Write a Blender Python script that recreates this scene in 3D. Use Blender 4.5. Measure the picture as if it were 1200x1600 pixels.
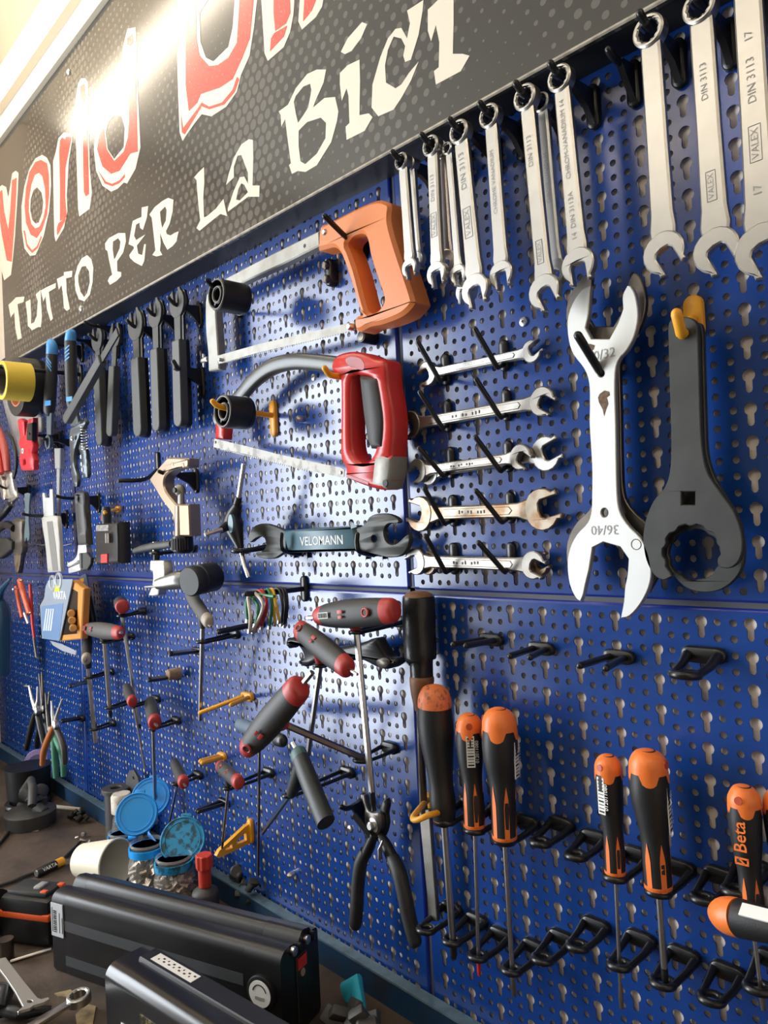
import bpy, bmesh, math, random
import numpy as np
from mathutils import Vector, Matrix
from mathutils.geometry import tessellate_polygon

random.seed(7)
scene = bpy.context.scene
COL = scene.collection
for _o in list(bpy.data.objects):
    bpy.data.objects.remove(_o)

# ------------------------------------------------------------------ camera (metres; pegboard face is the plane Y = 0)
CAM = Vector((0.53493, -0.59256, 0.08907))
FPX = 1164.98
RX = Vector((0.68134357, 0.73030944, -0.04918396))     # camera right
RD = Vector((-0.04714616, -0.0232685, -0.99861695))    # camera down
RF = Vector((-0.73044382, 0.68272008, 0.01857745))     # camera forward
cam_data = bpy.data.cameras.new('camera')
cam_data.sensor_fit = 'VERTICAL'
cam_data.sensor_height = 36.0
cam_data.lens = FPX / 1600 * 36.0
cam_data.clip_start = 0.01
cam_obj = bpy.data.objects.new('camera', cam_data)
COL.objects.link(cam_obj)
_m = Matrix((RX, -RD, -RF)).transposed().to_4x4()
_m.translation = CAM
cam_obj.matrix_world = _m
scene.camera = cam_obj

# ------------------------------------------------------------------ world, large lights, exposure
world = bpy.data.worlds.new('world')
scene.world = world
world.use_nodes = True
world.node_tree.nodes['Background'].inputs[0].default_value = (0.75, 0.85, 1.0, 1)
world.node_tree.nodes['Background'].inputs[1].default_value = 0.35


def area_light(name, loc, target, sx, sy, power, color, spread=180):
    d = bpy.data.lights.new(name, 'AREA')
    d.shape = 'RECTANGLE'
    d.size, d.size_y = sx, sy
    d.energy = power
    d.color = color
    d.spread = math.radians(spread)
    o = bpy.data.objects.new(name, d)
    COL.objects.link(o)
    o.location = loc
    o.rotation_euler = (Vector(target) - Vector(loc)).to_track_quat('-Z', 'Y').to_euler()
    return o


# daylight through the open doorway in the left side wall
area_light('daylight_from_doorway', (-1.66, -1.36, -0.10), (0.3, -1.30, -0.10), 0.84, 2.2, 105, (0.88, 0.94, 1.0))
scene.view_settings.view_transform = 'Standard'
scene.view_settings.look = 'None'
scene.view_settings.exposure = 0.0
scene.view_settings.gamma = 1.0
scene.view_settings.use_curve_mapping = False

# ------------------------------------------------------------------ materials
MATS = {}


def mat(name, col, rough=0.5, metal=0.0, coat=0.0, noise=0.0, nscale=40.0, col2=None, bump=0.0, bscale=200.0,
        trans=0.0, alpha=1.0, emit=None, estr=0.0, ior=1.5, nlo=0.4, nhi=0.7, rvar=0.0, spec=0.5, detail=4.0):
    if name in MATS:
        return MATS[name]
    m = bpy.data.materials.new(name)
    m.use_nodes = True
    nt = m.node_tree
    b = nt.nodes['Principled BSDF']
    b.inputs['Base Color'].default_value = (*col, 1)
    b.inputs['Roughness'].default_value = rough
    b.inputs['Metallic'].default_value = metal
    b.inputs['Coat Weight'].default_value = coat
    b.inputs['IOR'].default_value = ior
    b.inputs['Specular IOR Level'].default_value = spec
    b.inputs['Transmission Weight'].default_value = trans
    b.inputs['Alpha'].default_value = alpha
    if emit:
        b.inputs['Emission Color'].default_value = (*emit, 1)
        b.inputs['Emission Strength'].default_value = estr
    if noise > 0 or bump > 0 or rvar > 0:
        tc = nt.nodes.new('ShaderNodeTexCoord')
    if noise > 0 or rvar > 0:
        n = nt.nodes.new('ShaderNodeTexNoise')
        n.inputs['Scale'].default_value = nscale
        n.inputs['Detail'].default_value = detail
        nt.links.new(tc.outputs['Object'], n.inputs['Vector'])
        mr = nt.nodes.new('ShaderNodeMapRange')
        mr.inputs['From Min'].default_value = nlo
        mr.inputs['From Max'].default_value = nhi
        nt.links.new(n.outputs['Fac'], mr.inputs['Value'])
        if noise > 0:
            mx = nt.nodes.new('ShaderNodeMix')
            mx.data_type = 'RGBA'
            mx.inputs['A'].default_value = (*col, 1)
            c2 = col2 or tuple(c * 0.5 for c in col)
            mx.inputs['B'].default_value = (*c2, 1)
            ml = nt.nodes.new('ShaderNodeMath')
            ml.operation = 'MULTIPLY'
            ml.inputs[1].default_value = noise
            nt.links.new(mr.outputs['Result'], ml.inputs[0])
            nt.links.new(ml.outputs[0], mx.inputs['Factor'])
            nt.links.new(mx.outputs['Result'], b.inputs['Base Color'])
        if rvar > 0:
            m2 = nt.nodes.new('ShaderNodeMath')
            m2.operation = 'MULTIPLY_ADD'
            m2.inputs[1].default_value = rvar
            m2.inputs[2].default_value = rough
            nt.links.new(mr.outputs['Result'], m2.inputs[0])
            nt.links.new(m2.outputs[0], b.inputs['Roughness'])
    if bump > 0:
        n2 = nt.nodes.new('ShaderNodeTexNoise')
        n2.inputs['Scale'].default_value = bscale
        n2.inputs['Detail'].default_value = 3
        nt.links.new(tc.outputs['Object'], n2.inputs['Vector'])
        bp = nt.nodes.new('ShaderNodeBump')
        bp.inputs['Strength'].default_value = bump
        bp.inputs['Distance'].default_value = 0.002
        nt.links.new(n2.outputs['Fac'], bp.inputs['Height'])
        nt.links.new(bp.outputs['Normal'], b.inputs['Normal'])
    MATS[name] = m
    return m


M_BLUE = mat('blue_powder_coat', (0.008, 0.045, 0.225), 0.20, ior=1.55, noise=0.35, nscale=9, col2=(0.012, 0.055, 0.26), bump=0.12, bscale=9, rvar=0.06)
M_BLUE_EDGE = mat('blue_fold', (0.010, 0.028, 0.23), 0.25)
M_STEELBLUE = mat('blue_upstand_paint', (0.006, 0.035, 0.085), 0.45, noise=0.8, nscale=18, col2=(0.02, 0.022, 0.025), nlo=0.5, nhi=0.7)
M_CREAM = mat('cream_wall', (0.86, 0.76, 0.66), 0.8, noise=0.25, nscale=12, col2=(0.74, 0.63, 0.53))
M_CEIL = mat('ceiling_paint', (0.70, 0.64, 0.53), 0.7)
M_TRIM = mat('cream_trim', (0.74, 0.66, 0.52), 0.5)
M_TRIM2 = mat('grey_trim', (0.58, 0.54, 0.45), 0.5)
M_BENCH = mat('grimy_bench', (0.085, 0.056, 0.038), 0.75, noise=0.9, nscale=14, col2=(0.022, 0.016, 0.012), bump=0.5, bscale=60)
M_CHROME = mat('satin_chrome', (0.47, 0.46, 0.44), 0.34, metal=1.0, noise=0.3, nscale=60, col2=(0.38, 0.37, 0.35))
M_CHROME_DARK = mat('worn_chrome', (0.33, 0.315, 0.29), 0.42, metal=1.0, noise=0.7, nscale=45, col2=(0.20, 0.165, 0.13))
M_STEEL = mat('polished_steel', (0.62, 0.62, 0.61), 0.30, metal=1.0)
M_BRIGHT = mat('ground_steel', (0.54, 0.54, 0.52), 0.56, metal=1.0, noise=0.35, nscale=30, col2=(0.62, 0.61, 0.58), nlo=0.5, nhi=0.75)
M_RUSTY = mat('rusty_chrome', (0.33, 0.28, 0.22), 0.45, metal=1.0, noise=0.95, nscale=50, col2=(0.22, 0.13, 0.07), nlo=0.45, nhi=0.62)
M_DARKSTEEL = mat('dark_steel', (0.13, 0.12, 0.11), 0.4, metal=1.0, noise=0.5, nscale=30, col2=(0.25, 0.2, 0.15))
M_BLACK = mat('black_plastic', (0.010, 0.010, 0.011), 0.38)
M_HOOK = mat('black_hook_plastic', (0.008, 0.008, 0.009), 0.32)
M_RUBBER = mat('black_rubber', (0.016, 0.016, 0.017), 0.55, bump=0.15, bscale=900)
M_GREYBLACK = mat('phosphate_black', (0.045, 0.046, 0.044), 0.5, metal=0.5, noise=0.5, nscale=35, col2=(0.075, 0.076, 0.072))
M_ORANGE = mat('orange_plastic', (0.86, 0.20, 0.035), 0.42, noise=0.15, nscale=80, col2=(0.75, 0.15, 0.025))
M_ORANGE_W = mat('worn_orange_plastic', (0.80, 0.21, 0.07), 0.5, noise=0.85, nscale=170, col2=(0.20, 0.07, 0.03), nlo=0.52, nhi=0.68)
M_SAWORANGE = mat('saw_orange', (0.64, 0.185, 0.045), 0.42)
M_RED = mat('red_plastic', (0.55, 0.025, 0.02), 0.4)
M_REDPAINT = mat('red_paint', (0.50, 0.022, 0.018), 0.3)
M_YELLOW = mat('yellow_plastic', (0.80, 0.36, 0.02), 0.4)
M_TEAL = mat('teal_plastic', (0.055, 0.125, 0.165), 0.42)
M_WHITE = mat('white_print', (0.80, 0.80, 0.78), 0.5)
M_INK = mat('black_ink', (0.012, 0.012, 0.012), 0.6)
M_ENGRAVE = mat('engraved_mark', (0.27, 0.26, 0.25), 0.5, metal=0.7)

# ------------------------------------------------------------------ geometry helpers


def P(px, py, Y):
    """point of the plane Y seen at pixel (px, py) of the 1200 x 1600 frame"""
    d = RX * ((px - 600) / FPX) + RD * ((py - 800) / FPX) + RF
    return CAM + d * ((Y - CAM.y) / d.y)


def PZ(px, py, Z):
    d = RX * ((px - 600) / FPX) + RD * ((py - 800) / FPX) + RF
    return CAM + d * ((Z - CAM.z) / d.z)


def rad(p, rpx):
    return rpx * (p - CAM).dot(RF) / FPX


class MB:
    def __init__(self):
        self.v, self.f = [], []

    def add(self, vs, fs):
        o = len(self.v)
        self.v += [tuple(v) for v in vs]
        self.f += [tuple(i + o for i in f) for f in fs]

    def box(self, lo, hi):
        x0, y0, z0 = lo
        x1, y1, z1 = hi
        self.add([(x0, y0, z0), (x1, y0, z0), (x1, y1, z0), (x0, y1, z0), (x0, y0, z1), (x1, y0, z1), (x1, y1, z1), (x0, y1, z1)],
                 [(0, 3, 2, 1), (4, 5, 6, 7), (0, 1, 5, 4), (1, 2, 6, 5), (2, 3, 7, 6), (3, 0, 4, 7)])

    def obox(self, c, ux, uy, uz, sx, sy, sz, bev=0.0):
        """box with own axes (unit vectors) and full sizes, optional chamfer on all edges"""
        c = Vector(c)
        ux, uy, uz = Vector(ux), Vector(uy), Vector(uz)
        bm = bmesh.new()
        bmesh.ops.create_cube(bm, size=1.0)
        for v in bm.verts:
            v.co = Vector((v.co.x * sx, v.co.y * sy, v.co.z * sz))
        if bev > 0:
            bmesh.ops.bevel(bm, geom=list(bm.edges), offset=bev, segments=2, affect='EDGES', profile=0.5)
        bm.verts.index_update()
        vs = [c + ux * v.co.x + uy * v.co.y + uz * v.co.z for v in bm.verts]
        fs = [[v.index for v in f.verts] for f in bm.faces]
        bm.free()
        self.add(vs, fs)

    def sweep(self, pts, radii, n=12, up=None, flat=1.0, closed=False, caps=True, pw=1.0):
        """tube through pts with a radius per point; flat squashes the section along the second axis; pw<1 makes a squarer section"""
        pts = [Vector(p) for p in pts]
        if not hasattr(radii, '__len__'):
            radii = [radii] * len(pts)
        k = len(pts)
        tang = []
        for i in range(k):
            if closed:
                t = pts[(i + 1) % k] - pts[i - 1]
            else:
                t = pts[min(i + 1, k - 1)] - pts[max(i - 1, 0)]
            tang.append(t.normalized() if t.length > 1e-9 else Vector((0, 0, 1)))
        u = Vector(up) if up else (Vector((0, 1, 0)) if abs(tang[0].y) < 0.9 else Vector((0, 0, 1)))
        rings = []
        for i in range(k):
            t = tang[i]
            u = u - t * u.dot(t)
            u.normalize()
            w = t.cross(u)
            ring = []
            for j in range(n):
                a = 2 * math.pi * j / n
                ca, sa = math.cos(a), math.sin(a)
                if pw != 1.0:
                    ca = math.copysign(abs(ca) ** pw, ca)
                    sa = math.copysign(abs(sa) ** pw, sa)
                ring.append(pts[i] + w * (ca * radii[i]) + u * (sa * radii[i] * flat))
            rings.append(ring)
        vs = [v for r in rings for v in r]
        fs = []
        m = k if closed else k - 1
        for i in range(m):
            a, b = i * n, ((i + 1) % k) * n
            for j in range(n):
                j2 = (j + 1) % n
                fs.append((a + j, a + j2, b + j2, b + j))
        if caps and not closed:
            fs.append(tuple(range(n))[::-1])
            fs.append(tuple(range((k - 1) * n, k * n)))
        self.add(vs, fs)

    def lathe(self, a, b, prof, n=20):
        """revolve prof [(t along a->b 0..1, radius)] about the axis a-b"""
        a, b = Vector(a), Vector(b)
        self.sweep([a + (b - a) * t for t, r in prof], [max(r, 1e-5) for t, r in prof], n=n)

    def ring(self, c, axis, R, r, n=24, m=10, h=None):
        """torus, or a flat ring of height h when h is given (rectangular section)"""
        c, ax = Vector(c), Vector(axis).normalized()
        u = ax.orthogonal().normalized()
        w = ax.cross(u)
        vs, fs = [], []
        for i in range(n):
            a = 2 * math.pi * i / n
            d = u * math.cos(a) + w * math.sin(a)
            if h is None:
                for j in range(m):
                    b = 2 * math.pi * j / m
                    vs.append(c + d * (R + r * math.cos(b)) + ax * (r * math.sin(b)))
            else:
                for (q, s) in ((R - r, -h / 2), (R + r, -h / 2), (R + r, h / 2), (R - r, h / 2)):
                    vs.append(c + d * q + ax * s)
        mm = m if h is None else 4
        for i in range(n):
            i2 = (i + 1) % n
            for j in range(mm):
                j2 = (j + 1) % mm
                fs.append((i * mm + j, i2 * mm + j, i2 * mm + j2, i * mm + j2))
        self.add(vs, fs)

    def plate(self, loops, origin, ax, ay, an, thick, bev=0.0):
        """solid plate: loops of 2D points (first the outline, then holes) in the frame origin/ax/ay, front face towards an"""
        o, ax, ay, an = Vector(origin), Vector(ax), Vector(ay), Vector(an)
        L = []
        for k, lp in enumerate(loops):
            lp = [Vector((p[0], p[1])) for p in lp]
            q = [lp[0]]
            for p_ in lp[1:]:
                if (p_ - q[-1]).length > 1e-6:
                    q.append(p_)
            if (q[0] - q[-1]).length < 1e-6:
                q.pop()
            A = sum(q[i].x * q[(i + 1) % len(q)].y - q[(i + 1) % len(q)].x * q[i].y for i in range(len(q)))
            if (A > 0) != (k == 0):
                q = q[::-1]
            L.append(q)

        def inset(q, b):
            r = []
            n = len(q)
            for i in range(n):
                e1 = (q[i] - q[i - 1]).normalized()
                e2 = (q[(i + 1) % n] - q[i]).normalized()
                n1, n2 = Vector((-e1.y, e1.x)), Vector((-e2.y, e2.x))
                s = n1 + n2
                if s.length < 1e-4:
                    s = n1
                s.normalize()
                c = max(0.45, s.dot(n1))
                r.append(q[i] + s * (b / c))
            return r
        flat = [p for q in L for p in q]
        N = len(flat)
        tris = tessellate_polygon([[Vector((p.x, p.y, 0)) for p in q] for q in L])
        front = [p for q in L for p in inset(q, bev)] if bev > 0 else flat
        vs = [o + ax * p.x + ay * p.y for p in front]
        if bev > 0:
            vs += [o + ax * p.x + ay * p.y - an * bev for p in flat]
        vs += [o + ax * p.x + ay * p.y - an * thick for p in flat]
        nl = 3 if bev > 0 else 2
        fs = []
        hand = ax.cross(ay).dot(an) > 0
        for t in tris:
            a = (flat[t[1]] - flat[t[0]]).cross(flat[t[2]] - flat[t[0]]) if hasattr(flat[0], 'cross') else 0
            t = t if a > 0 else (t[0], t[2], t[1])
            if not hand:
                t = (t[0], t[2], t[1])
            fs.append(tuple(t))
            fs.append(tuple(i + (nl - 1) * N for i in (t[0], t[2], t[1])))
        for l in range(nl - 1):
            s = 0
            for q in L:
                n = len(q)
                for i in range(n):
                    i2 = (i + 1) % n
                    f = (l * N + s + i, (l + 1) * N + s + i, (l + 1) * N + s + i2, l * N + s + i2)
                    fs.append(f if hand else f[::-1])
                s += n
        self.add(vs, fs)

    def px_plate(self, loops, Y, thick, bev=0.0):
        """plate parallel to the wall: outline taken at pixels, front face in the plane Y"""
        L2 = []
        for lp in loops:
            pts = [P(x, y, Y) for x, y in lp]
            L2.append([(p.x, p.z) for p in pts])
        self.plate(L2, (0, Y, 0), (1, 0, 0), (0, 0, 1), (0, -1, 0), thick, bev)


WL = {}


def thing(name, label, cat, loc=(0, 0, 0), group=None):
    o = bpy.data.objects.new(name, None)
    o.empty_display_size = 0.01
    COL.objects.link(o)
    o.location = loc
    WL[o.name] = Vector(loc)
    o['label'] = label
    o['category'] = cat
    if group:
        o['group'] = group
    return o


def tag(o, label, cat, group=None):
    o['label'] = label
    o['category'] = cat
    if group:
        o['group'] = group
    return o


def obj(name, mb, m, parent=None, smooth=35, kind=None, label=None):
    me = bpy.data.meshes.new(name)
    V = np.array([tuple(v) for v in mb.v], dtype=float)
    c = (V.min(0) + V.max(0)) / 2
    me.from_pydata((V - c).tolist(), [], mb.f)
    me.validate(verbose=False)
    bm = bmesh.new()
    bm.from_mesh(me)
    bmesh.ops.recalc_face_normals(bm, faces=bm.faces)
    bm.to_mesh(me)
    bm.free()
    if smooth:
        me.shade_smooth()
        me.set_sharp_from_angle(angle=math.radians(smooth))
    if m:
        me.materials.append(m)
    o = bpy.data.objects.new(name, me)
    COL.objects.link(o)
    WL[o.name] = Vector(c)
    if parent:
        o.parent = parent
        o.location = Vector(c) - WL[parent.name]
    else:
        o.location = c
    if kind:
        o['kind'] = kind
    if label:
        o['label'] = label
    return o


def crom(pts, sub=4, closed=True):
    """Catmull-Rom through the points; a point given twice in a row is a sharp corner"""
    pts = [Vector((p[0], p[1])) for p in pts]
    n = len(pts)
    out = []
    rng = range(n) if closed else range(n - 1)
    for i in rng:
        p1, p2 = pts[i], pts[(i + 1) % n]
        if (p1 - p2).length < 1e-9:
            continue
        p0 = pts[i - 1] if closed or i > 0 else p1
        p3 = pts[(i + 2) % n] if closed or i + 2 < n else p2
        if (p0 - p1).length < 1e-9:
            p0 = p1 - (p2 - p1)
        if (p3 - p2).length < 1e-9:
            p3 = p2 + (p2 - p1)
        for k in range(sub):
            t = k / sub
            out.append(0.5 * ((2 * p1) + (p2 - p0) * t + (2 * p0 - 5 * p1 + 4 * p2 - p3) * t * t + (3 * p1 - p0 - 3 * p2 + p3) * t ** 3))
    if not closed:
        out.append(pts[-1])
    return [(p.x, p.y) for p in out]


def crom3(pts, sub=5):
    """Catmull-Rom through 4D tuples (x, y, z, r), open"""
    A = [np.array(p, float) for p in pts]
    out = []
    for i in range(len(A) - 1):
        p1, p2 = A[i], A[i + 1]
        p0 = A[i - 1] if i > 0 else 2 * p1 - p2
        p3 = A[i + 2] if i + 2 < len(A) else 2 * p2 - p1
        for k in range(sub):
            t = k / sub
            out.append(0.5 * (2 * p1 + (p2 - p0) * t + (2 * p0 - 5 * p1 + 4 * p2 - p3) * t * t + (3 * p1 - p0 - 3 * p2 + p3) * t ** 3))
    out.append(A[-1])
    return out


def rod(mb, pts, n=12, smooth=0, flat=1.0, up=None, pw=1.0, caps=True):
    """tube through pixels: (px, py, Y, radius in pixels)"""
    Q = []
    for (x, y, Y, r) in pts:
        p = P(x, y, Y)
        Q.append((p.x, p.y, p.z, rad(p, r)))
    if smooth:
        Q = crom3(Q, smooth)
    mb.sweep([q[:3] for q in Q], [max(q[3], 1e-5) for q in Q], n=n, flat=flat, up=up, pw=pw, caps=caps)
    return [Vector(q[:3]) for q in Q]


def circ(cx, cy, r, n=16, ry=None, a0=0.0):
    ry = ry or r
    return [(cx + r * math.cos(a0 + 2 * math.pi * i / n), cy + ry * math.sin(a0 + 2 * math.pi * i / n)) for i in range(n)]


def part(parent, name, m, fn, smooth=35, label=None, kind=None):
    mb = MB()
    fn(mb)
    return obj(name, mb, m, parent, smooth, kind, label)


def text_part(parent, s, origin, xdir, ydir, size, m, name='lettering', raise_=0.0003, thick=0.0002, bold=0.0, align='CENTER', xs=1.0):
    """flat print: characters lie in the plane of xdir/ydir"""
    cu = bpy.data.curves.new('txt', 'FONT')
    cu.body = s
    cu.size = 1.0
    cu.align_x = align
    cu.align_y = 'CENTER'
    cu.offset = bold
    cu.resolution_u = 2
    to = bpy.data.objects.new('txt', cu)
    COL.objects.link(to)
    dg = bpy.context.evaluated_depsgraph_get()
    me0 = to.evaluated_get(dg).to_mesh()
    xd, yd = Vector(xdir).normalized(), Vector(ydir)
    yd = (yd - xd * yd.dot(xd)).normalized()
    nd = xd.cross(yd)
    mb = MB()
    vs = [Vector(origin) + xd * (v.co.x * size * xs) + yd * (v.co.y * size) + nd * raise_ for v in me0.vertices]
    fs = [tuple(p.vertices) for p in me0.polygons]
    to.to_mesh_clear()
    bpy.data.objects.remove(to)
    bpy.data.curves.remove(cu)
    mb.add(vs, fs)
    return obj(name, mb, m, parent, 0)

# ================================================================== THE SETTING
def struct(name, fn, m, parent=None, smooth=35):
    mb = MB()
    fn(mb)
    return obj(name, mb, m, parent, smooth, kind='structure')


Z_BENCH = -0.465
Z_FLOOR = -1.42
Z_CEIL = 1.27
X_SIDE = -1.635
X_FAR = 2.6
Y_FRONT = -2.6
struct('wall_back', lambda b: b.box((X_SIDE - 0.1, 0.0040, Z_FLOOR), (X_FAR, 0.12, Z_CEIL)), M_CREAM)
struct('floor', lambda b: b.box((X_SIDE - 0.1, Y_FRONT, Z_FLOOR - 0.1), (X_FAR, 0.0040, Z_FLOOR)), mat('concrete_floor', (0.10, 0.095, 0.09), 0.8, noise=0.6, nscale=6))
struct('ceiling', lambda b: b.box((X_SIDE - 0.1, Y_FRONT, Z_CEIL), (X_FAR, 0.12, Z_CEIL + 0.08)), M_CEIL)


def _side(b):          # left side wall with the doorway the daylight comes through
    x0, x1 = X_SIDE - 0.1, X_SIDE
    b.box((x0, -0.92, Z_FLOOR), (x1, 0.0040, Z_CEIL))
    b.box((x0, Y_FRONT, Z_FLOOR), (x1, -1.80, Z_CEIL))
    b.box((x0, -1.80, 1.02), (x1, -0.92, Z_CEIL))


struct('wall_left', _side, M_CREAM)
struct('wall_right', lambda b: b.box((X_FAR, Y_FRONT, Z_FLOOR), (X_FAR + 0.1, 0.12, Z_CEIL)), M_CREAM)
struct('wall_front', lambda b: b.box((X_SIDE - 0.1, Y_FRONT - 0.1, Z_FLOOR), (X_FAR + 0.1, Y_FRONT, Z_CEIL)), mat('front_wall_grey', (0.07, 0.068, 0.065), 0.8))

# trims above the sign
struct('trim_1', lambda b: b.box((X_SIDE, -0.050, 1.018), (1.2, 0.0040, 1.062)), M_TRIM)
struct('trim_2', lambda b: b.box((X_SIDE, -0.040, 1.062), (1.2, 0.0040, 1.085)), M_TRIM2)
struct('trim_3', lambda b: b.box((X_SIDE, -0.055, 1.085), (1.2, 0.0040, 1.165)), M_TRIM)

# ------------------------------------------------------------------ perforated panels
U = 0.0127
PT = 0.0013


def unit_cell(kind):
    """one column unit (12.7 mm wide, 25.4 mm high) with a keyhole or with two round holes"""
    w, h = U, 2 * U
    outer = [(0, 0), (w, 0), (w, h), (0, h)]
    loops = []
    if kind == 'K':
        kx, kz = 0.5 * U, 1.55 * U          # head of the keyhole
        R, r, L = 0.0050, 0.0027, 0.0108
        k = []
        a0 = math.asin(r / R)
        n = 14
        for i in range(n + 1):
            a = -math.pi / 2 + a0 + (2 * math.pi - 2 * a0) * i / n
            k.append((kx + R * math.cos(a), kz + R * math.sin(a)))
        for i in range(5):
            a = math.pi + math.pi * i / 4
            k.append((kx + r * math.cos(a), kz - L + r * math.sin(a)))
        loops.append(k)
    else:
        for cz in (1.55, 0.55):
            loops.append([(0.5 * U + 0.0030 * math.cos(2 * math.pi * i / 10), cz * U + 0.0030 * math.sin(2 * math.pi * i / 10)) for i in range(10)])
    flat = [Vector((p[0], p[1], 0)) for p in outer] + [Vector((p[0], p[1], 0)) for l in loops for p in l]
    tr = []
    for t in tessellate_polygon([[Vector((p[0], p[1], 0)) for p in l] for l in [outer] + loops]):
        a = (flat[t[1]] - flat[t[0]]).cross(flat[t[2]] - flat[t[0]]).z
        tr.append(t if a > 0 else (t[0], t[2], t[1]))
    wl, s = [], 4
    for l in loops:
        for i in range(len(l)):
            wl.append((s + i, s + (i + 1) % len(l)))
        s += len(l)
    return np.array([(p.x, p.y) for p in flat]), np.array(tr), np.array(wl)


CELLS = {'K': unit_cell('K'), 'S': unit_cell('S')}


def pegboard(label, x0, x1, z0, z1, kx, kz, dy=0.0):
    """panel x0..x1 by z0..z1; kx, kz is the head centre of one keyhole; folded flanges round the edge"""
    t = thing('pegboard_panel', label, 'pegboard', ((x0 + x1) / 2, dy, z0), 'blue perforated wall panels')
    w, h = U, 2 * U
    gx0, gz0 = kx - 0.5 * U, kz - 1.55 * U
    m = 0.0045
    i0, i1 = math.ceil((x0 + m - gx0) / w), math.floor((x1 - m - gx0) / w)
    j0, j1 = math.ceil((z0 + 0.001 - gz0) / h), math.floor((z1 - 0.001 - gz0) / h)
    mb = MB()
    for kind in 'KS':
        cv, ct, cw = CELLS[kind]
        cols = np.array([i for i in range(i0, i1) if (i % 3 == 0) == (kind == 'K')])
        I, J = np.meshgrid(cols, np.arange(j0, j1))
        I, J = I.ravel(), J.ravel()
        N, nv = len(I), len(cv)
        VX = cv[None, :, 0] + gx0 + w * I[:, None]
        VZ = np.clip(cv[None, :, 1] + gz0 + h * J[:, None], z0 + 0.003, z1 - 0.003)
        front = np.stack([VX, np.full_like(VX, dy), VZ], -1).reshape(-1, 3)
        back = front.copy()
        back[:, 1] += PT
        off = (np.arange(N) * nv)[:, None, None]
        T = (ct[None] + off).reshape(-1, 3)
        nb = N * nv
        A = (cw[None] + off).reshape(-1, 2)
        mb.add(np.concatenate([front, back]), [tuple(x) for x in T.tolist()] + [(b_, a_, a_ + nb, b_ + nb) for a_, b_ in A.tolist()])
    # plain border between the perforated field and the folds
    gx1, gz1 = gx0 + w * i1, gz0 + h * j1
    ax0, az0 = gx0 + w * i0, gz0 + h * j0
    b = 0.004
    az0, gz1 = max(az0, z0 + b), min(gz1, z1 - b)
    for (a, c, e, f) in ((x0 + b, x1 - b, z0 + b, az0), (x0 + b, x1 - b, gz1, z1 - b), (x0 + b, ax0, az0, gz1), (gx1, x1 - b, az0, gz1)):
        mb.add([(a, dy, e), (c, dy, e), (c, dy, f), (a, dy, f)], [(0, 1, 2, 3)])
    me = bpy.data.meshes.new('perforated_sheet')
    Vn = np.array(mb.v)
    Vn[:, 0] -= (x0 + x1) / 2
    Vn[:, 1] -= dy
    Vn[:, 2] -= z0
    me.from_pydata(Vn.tolist(), [], mb.f)
    me.materials.append(M_BLUE)
    o = bpy.data.objects.new('perforated_sheet', me)
    COL.objects.link(o)
    o.parent = t

    def fold(bm_, p, q, inward):
        # quarter-round edge and a flange running back to the wall
        p, q, inw = Vector(p), Vector(q), Vector(inward)
        prof = [(0, 0)] + [(b * math.sin(a), b - b * math.cos(a)) for a in (0.4, 0.8, 1.2, math.pi / 2)] + [(b, 0.0038)]
        vs = []
        for (d, y) in prof:
            s = -inw * d
            vs += [p + s + Vector((0, y, 0)), q + s + Vector((0, y, 0))]
        bm_.add(vs, [(2 * i, 2 * i + 1, 2 * i + 3, 2 * i + 2) for i in range(len(prof) - 1)])
    for (p, q, inw) in (((x0 + b, dy, z0 + b), (x1 - b, dy, z0 + b), (0, 0, 1)), ((x0 + b, dy, z1 - b), (x1 - b, dy, z1 - b), (0, 0, -1)),
                        ((x0 + b, dy, z0 + b), (x0 + b, dy, z1 - b), (1, 0, 0)), ((x1 - b, dy, z0 + b), (x1 - b, dy, z1 - b), (-1, 0, 0))):
        part(t, 'folded_edge', M_BLUE_EDGE, lambda bm_: fold(bm_, p, q, inw), 60)
    return t


XS = -0.0600
pegboard('blue perforated panel behind the combination wrenches and the big silver spanner', XS + 0.0015, 0.94, 0.0155, 0.56, 0.0093, 0.4186)
pegboard('blue perforated panel behind the two hacksaws', -1.035, XS - 0.0015, 0.0155, 0.56, -0.0812, 0.1197, dy=-0.001)
pegboard('blue perforated panel behind the orange and black screwdrivers', XS + 0.0015, 0.94, -0.60, 0.0125, 0.0, 0.0)
pegboard('blue perforated panel behind the hex T-handle keys', -1.035, XS - 0.0015, -0.60, 0.0125, -0.0812, -0.002, dy=-0.001)
pegboard('blue perforated panel behind the tape rolls at the left end', -1.63, -1.038, 0.0155, 0.56, -1.06, 0.1197)
pegboard('blue perforated panel behind the orange-handled cutter at the left end', -1.63, -1.038, -0.60, 0.0125, -1.06, -0.002)

struct('seam_shade_1', lambda b: b.box((X_SIDE, 0.0018, 0.010), (0.94, 0.0039, 0.018)), mat('seam_shadow_strip', (0.05, 0.055, 0.07), 0.6))  # dark strip added behind the level seam, stands in for shade in the gap
struct('seam_shade_2', lambda b: b.box((XS - 0.004, 0.0018, -0.60), (XS + 0.004, 0.0039, 0.56)), MATS['seam_shadow_strip'])  # same painted shade behind the upright seam
struct('seam_shade_3', lambda b: b.box((-1.0405, 0.0018, -0.60), (-1.0325, 0.0039, 0.56)), MATS['seam_shadow_strip'])  # painted shade behind the left upright seam

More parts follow.
